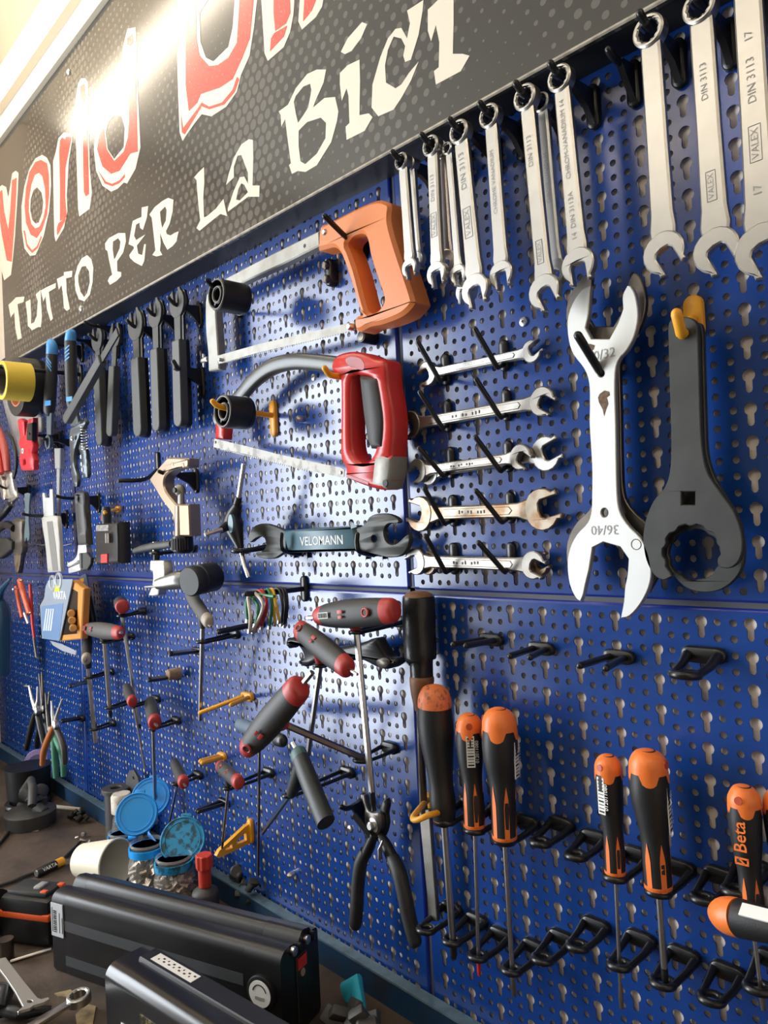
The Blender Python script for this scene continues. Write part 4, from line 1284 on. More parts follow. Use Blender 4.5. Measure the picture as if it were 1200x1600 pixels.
# ================================================================== bronze pipe cutter
M_BRONZE = mat('bronze_paint', (0.36, 0.27, 0.19), 0.33, metal=0.75)
t = thing('pipe_cutter', 'bronze C-shaped pipe cutter with black ribbed knob', 'pipe cutter', P(285, 850, -0.05))
Y0 = -0.050
part(t, 'frame', M_BRONZE, lambda b: b.px_plate([fr(FPC, crom([(262, 345), (262, 345), (330, 260), (400, 182), (430, 174), (555, 180), (570, 195), (568, 240), (555, 256), (480, 262), (420, 290), (385, 330), (378, 390), (400, 450), (470, 538), (470, 538), (575, 540), (575, 540), (580, 660), (585, 790), (585, 790), (465, 790), (465, 790), (455, 660), (430, 600), (370, 520), (310, 420)], 4))], Y0 - 0.008, 0.018, 0.0022), 40)
rods(t, 'barrel', M_BRONZE, [(*q1(FPC, 522, 552), Y0, 11), (*q1(FPC, 525, 792), Y0, 12)], 20)
rods(t, 'knob', M_BLACK, [(*q1(FPC, 526, 785), Y0, 15), (*q1(FPC, 527, 800), Y0, 16.5), (*q1(FPC, 528, 900), Y0, 16.5), (*q1(FPC, 528, 918), Y0, 13)], 24)
for k in range(14):
    a = math.pi + math.pi * k / 13
    p0, p1 = P(*q1(FPC, 526, 805), Y0), P(*q1(FPC, 528, 895), Y0)
    R_ = rad(p0, 16.5)
    off = Vector((math.cos(a) * R_, math.sin(a) * R_, 0))
    part(t, 'knob_rib', M_BLACK, lambda b: b.sweep([p0 + off, p1 + off], 0.0013, n=6))
rods(t, 'slide', mat('grey_cast', (0.25, 0.24, 0.22), 0.5, metal=0.6), [(*q1(FPC, 515, 400), Y0, 6.5), (*q1(FPC, 515, 545), Y0, 7)], 14, flat=0.7)
p = P(*q1(FPC, 506, 430), Y0)
part(t, 'cutting_wheel', MATS['grey_cast'], lambda b: b.lathe(p - Vector((0, 0.007, 0)), p + Vector((0, 0.007, 0)), [(0, 0.005), (0.2, 0.0085), (0.5, 0.010), (0.8, 0.0085), (1, 0.005)], 22))
part(t, 'wheel_pin', M_INK, lambda b: b.lathe(p - Vector((0, 0.010, 0)), p, [(0, 0.004), (1, 0.004)], 12))
for (x, y) in ((448, 232), (530, 232)):
    p2 = P(*q1(FPC, x, y), Y0 - 0.008)
    part(t, 'roller_pin', M_BRONZE, lambda b: b.lathe(p2 + Vector((0, 0.002, 0)), p2 - Vector((0, 0.0012, 0)), [(0, 0.0038), (0.7, 0.0038), (1, 0.002)], 12))
p = P(*q1(FPC, 640, 315), 0)
long_hook('black hook carrying the bronze pipe cutter', p.x, P(*q1(FPC, 470, 262), -0.05).z - 0.006, -0.052, 0.004, 0.012)
pb = P(*q1(FPC, 345, 230), 0)
t = thing('peg_hook', 'black double-prong hook sticking out left of the pipe cutter', 'hook', (pb.x, 0, pb.z), G_HOOK)
base_plate(t, pb.x, pb.z, 0.012, 0.044)
prong(t, [(pb.x, -0.005, pb.z - 0.010), P(*q1(FPC, 230, 345), -0.045), P(*q1(FPC, 35, 355), -0.085)], 0.0035)

# bar tool with black drum below the pipe cutter
t = thing('bearing_puller', 'steel puller with black drum and dark T-bar below the pipe cutter', 'puller', P(260, 910, -0.06))
Y0 = -0.060
rods(t, 't_bar', M_GREYBLACK, [(*q1(FPC, 150, 905), Y0, 4.5), (*q1(FPC, 200, 890), Y0, 6), (*q1(FPC, 300, 868), Y0, 7), (*q1(FPC, 440, 850), Y0, 6)], 10, flat=0.8)
rods(t, 'screw_spindle', M_STEEL, [(*q1(FPC, 308, 832), Y0, 3.2), (*q1(FPC, 308, 905), Y0, 3.2)], 10)
rods(t, 'collar', M_BLACK, [(*q1(FPC, 322, 900), Y0, 5), (*q1(FPC, 322, 975), Y0, 5)], 14)
part(t, 'steel_body', M_BRIGHT, lambda b: b.px_plate([fr(FPC, crom([(270, 980), (270, 980), (372, 980), (372, 980), (385, 1050), (375, 1130), (340, 1160), (330, 1240), (300, 1258), (300, 1258), (256, 1255), (256, 1255), (290, 1150), (290, 1070), (268, 1060), (268, 1060)], 3))], Y0 - 0.006, 0.014, 0.002), 45)
rods(t, 'pin', M_STEEL, [(*q1(FPC, 235, 1186), Y0 - 0.01, 1.8), (*q1(FPC, 330, 1178), Y0 - 0.01, 2.2)], 8)
rods(t, 'drum_neck', mat('cast_grey', (0.22, 0.22, 0.21), 0.35, metal=0.8), [(*q1(FPC, 325, 1165), Y0 - 0.008, 8), (*q1(FPC, 400, 1150), Y0, 12), (*q1(FPC, 500, 1130), Y0 + 0.008, 14.5), (*q1(FPC, 540, 1130), Y0 + 0.012, 15)], 18, 3)
pc, pd = P(*q1(FPC, 575, 1145), -0.078), P(*q1(FPC, 575, 1145), -0.078) + Vector((-0.012, 0.05, 0.004))
part(t, 'drum', M_RUBBER, lambda b: b.lathe(pc, pd, [(0, 0.0195), (0.05, 0.0215), (0.25, 0.0215), (0.27, 0.020), (0.35, 0.020), (0.37, 0.0215), (0.9, 0.0215), (1, 0.018)], 28), 40)
ring_clip('black ring clip holding the puller with the black drum', *q1(FPC, 322, 925), -0.060, R=0.009)

# ================================================================== black cone wrenches
FCW = (100, 440, 5.0)
MCW = M_GREYBLACK


def cone_wrench(label, hx_, hy_, bx, by, Y, w0, tilt=0, m=None, head=True):
    A, B = P(*q1(FCW, hx_, hy_), Y), P(*q1(FCW, bx, by), Y)
    d, s = dirs(B, A)
    t = thing('cone_wrench', label, 'wrench', (B.x, Y, B.z), 'black flat cone wrenches in a row')
    L = (A - B).length
    wpx = pxw(*q1(FCW, bx, by), Y, w0 / FCW[2]) / 2

    def at(u, v):
        return (B.x + d[0] * u + s[0] * v, B.z + d[1] * u + s[1] * v)
    R = wpx * 1.72

    def f1(b):
        b.plate([[at(L - R * 0.4, wpx * 0.8), at(L * 0.72, wpx * 0.72), at(L * 0.66, wpx * 0.7), at(L * 0.66, -wpx * 0.7), at(L * 0.72, -wpx * 0.72), at(L - R * 0.4, -wpx * 0.8)]], (0, Y, 0), (1, 0, 0), (0, 0, 1), (0, -1, 0), 0.003, 0.0004)
    part(t, 'neck', m or MCW, f1)
    if head:
        part(t, 'jaw', m or MCW, lambda b: b.plate([jaw_loop((A.x, A.z), d, s, R, R * 0.75, math.radians(tilt), reach=1.0)], (0, Y - 0.0005, 0), (1, 0, 0), (0, 0, 1), (0, -1, 0), 0.004, 0.0006))

    def f2(b):
        lp = [at(L * 0.70, wpx * 0.92), at(L * 0.3, wpx), at(wpx * 0.9, wpx)]
        lp += [at(wpx * 0.9 - wpx * 0.9 * math.sin(a), wpx * math.cos(a)) for a in (0.4, 0.8, 1.2, 1.57, 1.94, 2.34, 2.74)]
        lp += [at(wpx * 0.9, -wpx), at(L * 0.3, -wpx), at(L * 0.70, -wpx * 0.92)]
        b.plate([lp], (0, Y - 0.004, 0), (1, 0, 0), (0, 0, 1), (0, -1, 0), 0.012, 0.0012)
    part(t, 'grip', m or mat('vinyl_grip', (0.055, 0.057, 0.055), 0.45), f2)
    return t, A


cones = [(880, 170, 905, 1135, 62, 'rightmost of the black cone wrenches, nearest the orange hacksaw'), (708, 250, 735, 1170, 58, 'second black cone wrench from the right'),
         (555, 340, 590, 1212, 62, 'third black cone wrench from the right'), (255, 445, 290, 1280, 46, 'leftmost upright black cone wrench, behind the slanting one')]
for i, (a, b_, c, d_, w_, lb) in enumerate(cones):
    t, A = cone_wrench(lb, a, b_, c, d_, -0.040, w_, 10)
    t2, A2 = cone_wrench(lb.replace('black cone', 'hidden rear cone') if 'leftmost' not in lb else 'hidden rear cone wrench behind the leftmost upright one', a + 26, b_ + 4, c + 34, d_ + 8, -0.024, w_ * 0.95, -10, m=M_BLACK)
    long_hook('black hook carrying the ' + lb.split(',')[0].replace('rightmost of the black cone wrenches', 'rightmost cone wrench pair'), A.x + 0.002, A.z - 0.003, -0.042, 0.008, 0.012)
t, A = cone_wrench('short grey cone wrench leaning left between two upright ones', 395, 420, 365, 1210, -0.034, 44, 0)
t, A = cone_wrench('thin dark lever slanting down to the left across the cone wrenches', 425, 370, 10, 1090, -0.078, 30, 0, head=False)
p = P(*q1(FCW, 450, 375), 0)
long_hook('black hook carrying the slanting dark lever', p.x, p.z, -0.055, 0.004, 0.012)
p = P(*q1(FCW, 1090, 740), 0)
pt = P(*q1(FCW, 855, 625), -0.095)
t = thing('peg_hook', 'empty black hook left of the orange hacksaw front arm', 'hook', (p.x, 0, p.z), G_HOOK)
base_plate(t, p.x, p.z - 0.010, 0.012, 0.046)
prong(t, [(p.x, -0.005, p.z), (p.x, -0.04, p.z + 0.008), P(*q1(FCW, 890, 680), -0.085), pt], 0.0034)
part(t, 'gusset', M_HOOK, lambda b: b.plate([[(0.005, p.z - 0.016), (0.005, p.z + 0.010), (0.05, p.z + 0.012), (0.05, p.z + 0.006)]], (p.x - 0.0028, 0, 0), (0, -1, 0), (0, 0, 1), (-1, 0, 0), 0.0056, 0.0008))

# ================================================================== HEX T-HANDLES
M_HGREY = mat('dark_handle_rubber', (0.030, 0.029, 0.028), 0.55, bump=0.1, bscale=700)
M_HRED = mat('dull_red_plastic', (0.42, 0.035, 0.03), 0.45, noise=0.4, nscale=120, col2=(0.28, 0.025, 0.02))
M_BEIGE = mat('beige_cap', (0.36, 0.31, 0.25), 0.55)
M_SHAFT = mat('hex_shaft_steel', (0.55, 0.54, 0.53), 0.28, metal=1.0)
M_SHAFTD = mat('browned_shaft', (0.26, 0.23, 0.22), 0.35, metal=1.0)
G_T = 'hex keys with cross handles on the lower left panel'


def t_handle(label, a, b, Ya, Yb, r, shaft, cap_a=True, cap_b=True, mcap=None, mb_=None, sr=4.0, msh=None, tip=None, nub=None, hole=None, logo=None, flat=0.82, ra=0.72, rb=0.72, end=None, stub=None, barcode=None, k=1.0, nk=1.0):
    """a, b: pixel ends of the grip with depths Ya, Yb; shaft: list of (px, py, Y)"""
    A, B = P(*a, Ya * k), P(*b, Yb * k)
    mid = A.lerp(B, 0.5)
    t = thing('t_handle_hex_key', label, 'hex key', P(*shaft[-1][:2], shaft[-1][2]), G_T)
    R = rad(mid, r)
    ax = (B - A).normalized()

    def body(bm_, u0, u1, k=10):
        pts, rs = [], []
        for i in range(k + 1):
            u = u0 + (u1 - u0) * i / k
            pts.append(A.lerp(B, u))
            sh = math.sin(math.pi * min(max(u, 0), 1)) ** 0.7
            e = ra + (rb - ra) * u
            rs.append(R * (e + (1 - e) * sh))
        bm_.sweep(pts, rs, n=20, flat=flat, up=(0, 1, 0) if abs(ax.y) < 0.8 else (0, 0, 1))
    part(t, 'grip', mb_ or M_HGREY, lambda q: body(q, 0.10 if cap_a else 0.0, 0.90 if cap_b else 1.0), 50)
    mcap = mcap or M_HRED
    for on, u0, u1, C, sgn in ((cap_a, 0.0, 0.105, A, -1), (cap_b, 0.895, 1.0, B, 1)):
        if on:
            def capf(q):
                pts, rs = [], []
                e = ra if sgn < 0 else rb
                L = (B - A).length
                for u, k in ((0.105, 1.0), (0.02, 1.02), (-0.01, 0.96), (-0.03, 0.80), (-0.04, 0.5), (-0.042, 0.05)):
                    d0 = C - ax * (sgn * u * L)
                    uu = u if sgn < 0 else 1 - u
                    sh = math.sin(math.pi * min(max(uu, 0), 1)) ** 0.7
                    pts.append(d0)
                    rs.append(R * (e + (1 - e) * sh) * k)
                q.sweep(pts, rs, n=20, flat=flat, up=(0, 1, 0) if abs(ax.y) < 0.8 else (0, 0, 1))
            part(t, 'end_cap', mcap, capf, 50)
    # shaft
    S = [P(*shaft[0]), P(*shaft[-1])]
    rs = rad(S[0], sr)
    part(t, 'shaft', msh or M_SHAFT, lambda q: q.sweep(S, rs, n=6), 20)
    if end:
        d = (S[-1] - S[-2]).normalized()
        part(t, 'ball_tip', M_BLACK, lambda q: q.sweep([S[-1] - d * 0.001, S[-1] + d * end * 0.6, S[-1] + d * end * 0.75, S[-1] + d * end], [rs * 0.95, rs * 0.95, rs * 0.7, rs * 0.85], n=10))
    j = A.lerp(B, max(0.0, min(1.0, (S[0] - A).dot(ax) / (B - A).length)))
    if (S[0] - j).length > 0.001:
        part(t, 'neck', mcap if nub == 'cap' else (mb_ or M_HGREY), lambda q: q.sweep([j, j.lerp(S[0], 0.9), S[0], S[0] + (S[1] - S[0]).normalized() * 0.003], [R * 0.55 * nk, max(R * 0.38 * nk, rs * 1.6), max(R * 0.30 * nk, rs * 1.4), rs * 1.2], n=14), 50)
    if tip:
        T0, T1 = P(*tip[0]), P(*tip[1])
        part(t, 'side_bit', M_SHAFT, lambda q: q.sweep([T0, T1], rad(T0, tip[2]), n=6), 20)
    view = (CAM - mid).normalized()
    side = (view - ax * view.dot(ax)).normalized()
    up_ = ax.cross(side)
    if hole is not None:
        c = A.lerp(B, hole) + side * R * 0.86
        part(t, 'hang_hole', mcap, lambda q: q.ring(c, side, R * 0.27, R * 0.08, 20, 8), 60)
        part(t, 'hole_depth', M_INK, lambda q: q.lathe(c - side * R * 0.02, c + side * R * 0.02, [(0, R * 0.22), (1, R * 0.22)], 16))
    if logo is not None:
        c = A.lerp(B, logo) + side * R * 0.93
        part(t, 'logo', mcap, lambda q: (q.obox(c - up_ * R * 0.16, ax, side, up_, R * 0.52, R * 0.06, R * 0.26, R * 0.02), q.obox(c + up_ * R * 0.20, ax, side, up_, R * 0.40, R * 0.06, R * 0.22, R * 0.02)))
    if barcode is not None:
        c = A.lerp(B, barcode) + side * R * 0.88
        lab = part(t, 'barcode_label', M_WHITE, lambda q: q.obox(c, ax, side, up_, R * 1.0, R * 0.04, R * 0.42))
        for k in range(9):
            w = R * (0.04 if k % 3 else 0.07)
            part(lab, 'bar', M_INK, lambda q: q.obox(c + ax * R * (-0.42 + k * 0.105) + side * R * 0.03, ax, side, up_, w, R * 0.02, R * 0.34))
    return t


FTG = (0, 860, 3.429)
NEAR = {FTB: 0.62, FTC: 0.75, FTG: 0.62}


def f_(frame, x, y, Y):
    return (*q1(frame, x, y), Y * NEAR.get(frame, 1.0))


t_handle('large horizontal T-handle key with red ends beside the black-taped chisel', q1(FTE, 590, 250), q1(FTE, 1060, 215), -0.075, -0.068, 23, [f_(FTE, 828, 340, -0.066), f_(FTF, 880, 0, -0.062), f_(FTF, 905, 590, -0.058)],
         sr=5.2, tip=(f_(FTE, 525, 262, -0.075), f_(FTE, 600, 255, -0.075), 3.5), hole=0.76, logo=0.44, nub='cap', end=0.020, ra=0.60, rb=0.78, barcode=0.20)
t_handle('tilted T-handle key with red ends just below the large horizontal one', q1(FTE, 478, 335), q1(FTE, 772, 575), -0.085, -0.100, 19.5, [f_(FTE, 603, 548, -0.080), f_(FTE, 570, 800, -0.070), f_(FTF, 530, 375, -0.060)],
         sr=4.4, tip=(f_(FTE, 835, 615, -0.103), f_(FTE, 780, 580, -0.100), 2.8), hole=0.10, logo=0.42, nub='cap', ra=0.82, rb=0.80)
t_handle('black and red T-handle key pointing at the wall, nearest the viewer', q1(FTE, 470, 695), q1(FTF, 170, 340), -0.150, -0.158, 24, [f_(FTF, 395, 195, -0.130), f_(FTF, 560, 258, -0.105), f_(FTF, 850, 392, -0.045)],
         sr=5.5, msh=M_SHAFTD, tip=(f_(FTE, 500, 665, -0.150), f_(FTE, 552, 602, -0.147), 5.0), hole=0.86, logo=0.62, nub='cap', ra=0.86, rb=0.62)
M_TEALGREY = mat('teal_grey_handle', (0.022, 0.026, 0.027), 0.5, bump=0.1, bscale=700)
t_handle('teal-black T-handle key slanting down beside the cable cutter', q1(FTF, 470, 360), q1(FTF, 635, 770), -0.095, -0.115, 17, [f_(FTF, 430, 605, -0.095), f_(FTF, 405, 630, -0.090), f_(FTF, 265, 830, -0.030)],
         sr=3.8, msh=mat('blued_shaft', (0.25, 0.30, 0.38), 0.3, metal=1.0), tip=(f_(FTF, 440, 300, -0.094), f_(FTF, 470, 350, -0.095), 3.4), mb_=M_TEALGREY, mcap=mat('teal_cap', (0.05, 0.12, 0.12), 0.5), ra=0.92, rb=0.98, cap_b=False, nk=1.5)
t_handle('grey T-handle key with beige end and black sleeve right of the red-capped ones', k=0.75, a=q1(FTC, 660, 270), b=q1(FTC, 835, 525), Ya=-0.055, Yb=-0.100, r=11.5, shaft=[f_(FTC, 780, 560, -0.078), f_(FTC, 770, 720, -0.075), f_(FTC, 760, 1400, -0.055)],
         sr=3.6, mcap=M_BEIGE, cap_a=False, tip=(f_(FTC, 815, 530, -0.100), f_(FTC, 858, 568, -0.105), 2.4), mb_=mat('grey_rubber', (0.075, 0.07, 0.062), 0.6), ra=0.75, rb=0.85)
t_handle('small T-handle key seen end-on with round red cap, highest on the lower left panel', k=0.62, a=q1(FTB, 640, 300), b=q1(FTB, 660, 345), Ya=-0.045, Yb=-0.085, r=11, shaft=[f_(FTB, 655, 415, -0.065), f_(FTB, 715, 760, -0.060), f_(FTB, 815, 1430, -0.030)], sr=3.0, cap_a=False, ra=0.9, rb=0.95, flat=1.0, end=0.008)
t_handle('grey T-handle key lying level with red end beside the battery packs', k=0.62, a=q1(FTB, 340, 548), b=q1(FTB, 640, 585), Ya=-0.090, Yb=-0.090, r=13, shaft=[f_(FTB, 495, 660, -0.082), f_(FTB, 520, 1000, -0.075), f_(FTB, 545, 1300, -0.070)], sr=3.6,
         mb_=mat('grey_rubber', (0.075, 0.07, 0.062), 0.6), hole=0.10, logo=0.32, tip=(f_(FTB, 610, 583, -0.092), f_(FTB, 655, 583, -0.095), 2.6), end=0.014, ra=0.66, rb=0.72)
t_handle('dark upright T-handle key with beige end below the battery packs', k=0.62, a=q1(FTB, 340, 640), b=q1(FTB, 325, 835), Ya=-0.050, Yb=-0.100, r=9.5, shaft=[f_(FTB, 342, 900, -0.075), f_(FTB, 350, 1010, -0.072), f_(FTB, 415, 1600, -0.060)], sr=3.7, mcap=M_BEIGE, cap_a=False,
         tip=(f_(FTB, 325, 830, -0.103), f_(FTB, 318, 850, -0.110), 2.0), ra=0.8, rb=0.9)
t_handle('small red-capped T-handle key in front of the two-prong hook', k=0.62, a=q1(FTB, 700, 1095), b=q1(FTB, 752, 1225), Ya=-0.070, Yb=-0.105, r=9.5, shaft=[f_(FTB, 765, 1270, -0.078), f_(FTB, 800, 1480, -0.074), f_(FTB, 870, 1850, -0.068)], sr=1.6, msh=M_SHAFTD, cap_a=False, tip=(f_(FTB, 752, 1228, -0.087), f_(FTB, 765, 1245, -0.093), 1.6), ra=0.85, rb=0.95)
t_handle('red-capped T-handle key with long rod reaching down to the blue jar lids', k=0.62, a=q1(FTB, 915, 1230), b=q1(FTB, 960, 1420), Ya=-0.050, Yb=-0.090, r=12.5, shaft=[f_(FTB, 945, 1480, -0.070), f_(FTB, 950, 1800, -0.066), f_(FTB, 970, 2350, -0.055)], sr=2.9, cap_a=False, tip=(f_(FTB, 962, 1425, -0.093), f_(FTB, 978, 1445, -0.100), 2.4), ra=0.82, rb=0.95)
t_handle('small red-capped T-handle key just right of the blue jar lids', k=0.62, a=q1(FTG, 935, 1140), b=q1(FTG, 985, 1245), Ya=-0.045, Yb=-0.085, r=10.5, shaft=[f_(FTG, 950, 1255, -0.065), f_(FTG, 925, 1380, -0.055), f_(FTG, 900, 1500, -0.045)], sr=2.0, cap_a=False, tip=(f_(FTG, 985, 1250, -0.088), f_(FTG, 993, 1262, -0.095), 2.0), ra=0.8, rb=0.95)
t_handle('short red-ended T-handle key under the yellow hook', q1(FTF, 15, 440), q1(FTF, 125, 535), -0.060, -0.085, 12, [f_(FTF, 65, 555, -0.068), f_(FTF, 50, 720, -0.060), f_(FTF, 30, 880, -0.052)], sr=2.4, hole=0.60, logo=0.28, end=0.014, ra=0.82, rb=0.9)
t_handle('blue-grey T-handle key with thin rod behind the nearest one', q1(FTF, 130, 195), q1(FTF, 380, 290), -0.060, -0.095, 12, [f_(FTF, 245, 330, -0.068), f_(FTF, 240, 700, -0.058), f_(FTF, 238, 1080, -0.045)], sr=2.3, mb_=mat('blue_grey_rubber', (0.09, 0.13, 0.18), 0.5), cap_a=False, cap_b=True, mcap=M_BLACK, msh=M_SHAFTD, ra=0.9, rb=0.8)

for lb, fr_, x, y, Y, R in (
    ('black ring clip under the large horizontal T-handle', FTE, 828, 352, -0.066, 0.0062), ('black ring clip under the tilted T-handle', FTE, 600, 560, -0.080, 0.0062),
    ('black ring clip under the teal-black slanting T-handle', FTF, 415, 612, -0.092, 0.0055), ('black ring clip gripping the rod of the nearest T-handle', FTF, 845, 405, -0.046, 0.0085),
    ('black ring clip under the sleeve of the grey T-handle', FTC, 775, 705, -0.075, 0.0075), ('black ring clip under the highest red-capped key', FTB, 655, 430, -0.065, 0.0075),
    ('black ring clip under the level grey T-handle', FTB, 497, 672, -0.082, 0.0075), ('black ring clip under the dark upright T-handle', FTB, 347, 1000, -0.073, 0.0075),
    ('black ring clip at the lower end of the level T-handle shaft', FTB, 540, 1280, -0.070, 0.0075), ('black ring clip at the lower end of the dark T-handle shaft', FTB, 395, 1480, -0.063, 0.0075),
    ('black ring clip under the small red-capped key', FTB, 765, 1262, -0.070, 0.006), ('black ring clip under the red-capped key with the long rod', FTB, 945, 1468, -0.070, 0.0065),
    ('black ring clip under the red-capped key right of the jar lids', FTG, 945, 1250, -0.065, 0.006), ('black ring clip under the short red-ended T-handle', FTF, 62, 568, -0.068, 0.006)):
    ring_clip(lb, *q1(fr_, x, y), Y * NEAR.get(fr_, 1.0), R=R, r=0.0022, base=0.018)


# ------------------------------------------------------------------ free double-prong hooks
def twin_hook(label, base, tips, Yt, m=None, r=0.003, bw=0.030, bh=0.012, group=G_HOOK, loop=False):
    pb = P(*base, -0.006)
    t = thing('twin_prong_hook', label, 'hook', (pb.x, 0, pb.z), group)
    m = m or M_HOOK
    part(t, 'base_plate', m, lambda b: b.plate([oval2(0, 0, bh, bw)], (pb.x, -0.0062, pb.z), (0, 0, 1), (1, 0, 0), (0, -1, 0), 0.0057, 0.0012), 50)
    n = len(tips)
    E_ = []
    for i, tp in enumerate(tips):
        s = (i - (n - 1) / 2) * (bw * 0.45)
        e = P(*tp, Yt)
        st = Vector((pb.x + s, -0.005, pb.z))
        k = st.lerp(e, 0.72)
        prong(t, [st, st.lerp(e, 0.4), k, e], r, m)
        E_.append(e)
    if loop:
        part(t, 'eye', m, lambda b: b.ring((E_[0] + E_[-1]) / 2, (0, 0, 1), (E_[0] - E_[-1]).length / 2, r, 20, 8))
    return t


twin_hook('small black twin-prong hook right of the black-taped chisel', (764, 1000), [(708, 1007), (728, 1009)], -0.050)
twin_hook('black twin-prong hook second from the chisel', (842, 1014), [(797, 1025), (828, 1027)], -0.050)
twin_hook('black twin-prong hook below the big silver spanner', (964, 1027), [(906, 1040), (947, 1044)], -0.056)
ring_clip('black ring clip below the black bottom bracket wrench', 1071, 1054, -0.036, R=0.0095, r=0.0035, bz=0.010)
twin_hook('empty black twin-prong hook left of the grey T-handle sleeve', q1(FTC, 715, 785), [q1(FTC, 492, 800), q1(FTC, 495, 815)], -0.075)
t = twin_hook('black twin-prong hook with a cork at its base', q1(FTC, 520, 1010), [q1(FTC, 300, 1035), q1(FTC, 305, 1048)], -0.075)
pk = P(*q1(FTC, 470, 998), -0.030)
part(t, 'cork', mat('cork', (0.30, 0.20, 0.12), 0.8, noise=0.6, nscale=200), lambda b: b.lathe(pk, pk + Vector((0.002, 0.020, 0)), [(0, 0.0085), (0.05, 0.009), (1, 0.0095)], 18))
twin_hook('empty black twin-prong hook left of the dark T-handle', q1(FTB, 330, 1040), [q1(FTB, 172, 1072), q1(FTB, 180, 1082)], -0.085)
twin_hook('black twin-prong hook beside the long-nose pliers', q1(FTG, 425, 900), [q1(FTG, 330, 910), q1(FTG, 335, 918)], -0.060)
twin_hook('black twin-prong hook left of the coloured cable ends', (400, 975), [q1(FTC, 918, 608), q1(FTC, 925, 618)], -0.070)
twin_hook('black twin-prong hook below the red-ended T-handle', q1(FTF, 25, 655), [q1(FTG, 1055, 1395), q1(FTG, 1065, 1400)], -0.060)
GY = 'yellow plastic hooks on the pegboard'
twin_hook('yellow twin-prong hook right of the grey T-handle shaft', q1(FTE, 135, 755), [q1(FTE, -150, 855), q1(FTE, 45, 805)], -0.050, M_YELLOW, 0.0032, group=GY)
twin_hook('yellow hand-shaped hook above the short red-ended T-handle', q1(FTF, 15, 385), [q1(FTG, 1075, 1130), q1(FTG, 1085, 1138)], -0.045, M_YELLOW, 0.0036, 0.024, group=GY)
t = thing('triangle_hook', 'yellow triangular hook low on the panel above the black batteries', 'hook', P(368, 1315, -0.03), GY)
Y0 = -0.030
part(t, 'bracket', M_YELLOW, lambda b: b.plate([[(0.0, 0.012), (0.004, 0.016), (0.012, 0.014), (0.055, -0.006), (0.060, -0.012), (0.056, -0.016), (0.004, -0.012), (0.0, -0.008)], [(0.010, 0.006), (0.026, -0.001), (0.026, -0.007), (0.010, -0.006)], [(0.034, -0.003), (0.046, -0.007), (0.046, -0.010), (0.034, -0.009)]],
                                             P(392, 1300, 0) + Vector((-0.004, 0, -0.002)), (0, -1, 0), (0, 0, 1), (-1, 0, 0), 0.008, 0.001), 40)
pz = P(392, 1298, -0.002)
base_plate(t, pz.x, pz.z, 0.013, 0.036, m=M_YELLOW)

# bundle of coloured cable ends hung on a black peg
t = thing('cable_bundle', 'bundle of red, green, yellow and black looped cable ends on a peg', 'cables', P(415, 950, -0.05))
cols = {'red': (0.45, 0.02, 0.02), 'green': (0.02, 0.20, 0.08), 'yellow': (0.75, 0.45, 0.02), 'white': (0.55, 0.50, 0.42), 'black': (0.015, 0.015, 0.016)}
for i, (c, x0, y0, x1, y1, x2, y2, Y) in enumerate((('white', 150, 130, 165, 260, 160, 335, -0.085), ('green', 145, 150, 142, 200, 148, 270, -0.080), ('white', 195, 108, 245, 190, 185, 335, -0.080), ('red', 220, 92, 265, 170, 200, 330, -0.074), ('red', 240, 88, 268, 190, 235, 310, -0.070),
                                                    ('green', 275, 85, 300, 190, 285, 310, -0.064), ('yellow', 300, 82, 325, 180, 345, 275, -0.058), ('yellow', 285, 85, 310, 200, 318, 290, -0.060), ('black', 335, 78, 365, 170, 360, 290, -0.050), ('black', 355, 75, 385, 170, 378, 300, -0.045), ('black', 375, 78, 395, 170, 385, 290, -0.040), ('green', 180, 118, 215, 200, 195, 300, -0.077))):
    m_ = mat('cable_' + c, cols[c], 0.4)
    rods(t, 'cable', m_, [(*q1(FTE, 160 + i * 14, 128), Y, 2.6), (*q1(FTE, x0, y0), Y, 2.6), (*q1(FTE, x1, y1), Y - 0.004, 2.6), (*q1(FTE, x2, y2), Y, 2.4)], 8, 5)
    rods(t, 'ferrule', M_STEEL, [(*q1(FTE, x2, y2), Y, 3.2), (*q1(FTE, x2 - 3, y2 + 22), Y, 3.2)], 6)
pc = P(*q1(FTE, 155, 120), -0.088)
t = thing('peg_hook', 'black peg carrying the coloured cable ends', 'hook', (pc.x, 0, pc.z), G_HOOK)
base_plate(t, pc.x, pc.z, 0.012, 0.034)
prong(t, [(pc.x, -0.005, pc.z), (pc.x, -0.05, pc.z), (pc.x, -0.092, pc.z + 0.002)], 0.0034)

# black curved lever behind the tilted T-handle
t = thing('chain_whip_bracket', 'glossy black curved lever tool behind the tilted T-handle', 'lever', P(540, 1010, -0.03))
part(t, 'body', M_BLACK, lambda b: b.px_plate([fr(FTE, crom([(380, 400), (400, 388), (450, 395), (520, 430), (600, 450), (720, 445), (850, 420), (930, 390), (960, 430), (1010, 510), (1060, 520), (1070, 550), (1010, 585), (940, 570), (860, 530), (740, 500), (640, 510), (570, 540), (500, 570), (450, 540), (490, 510), (470, 460), (430, 425), (400, 455), (382, 440)], 3))], -0.030, 0.016, 0.004), 55)
part(t, 'scuffed_pad', M_DARKSTEEL, lambda b: b.px_plate([fr(FTE, crom([(950, 525), (1000, 510), (1030, 530), (1020, 570), (980, 580), (955, 560)], 3))], -0.0315, 0.003, 0.001), 50)

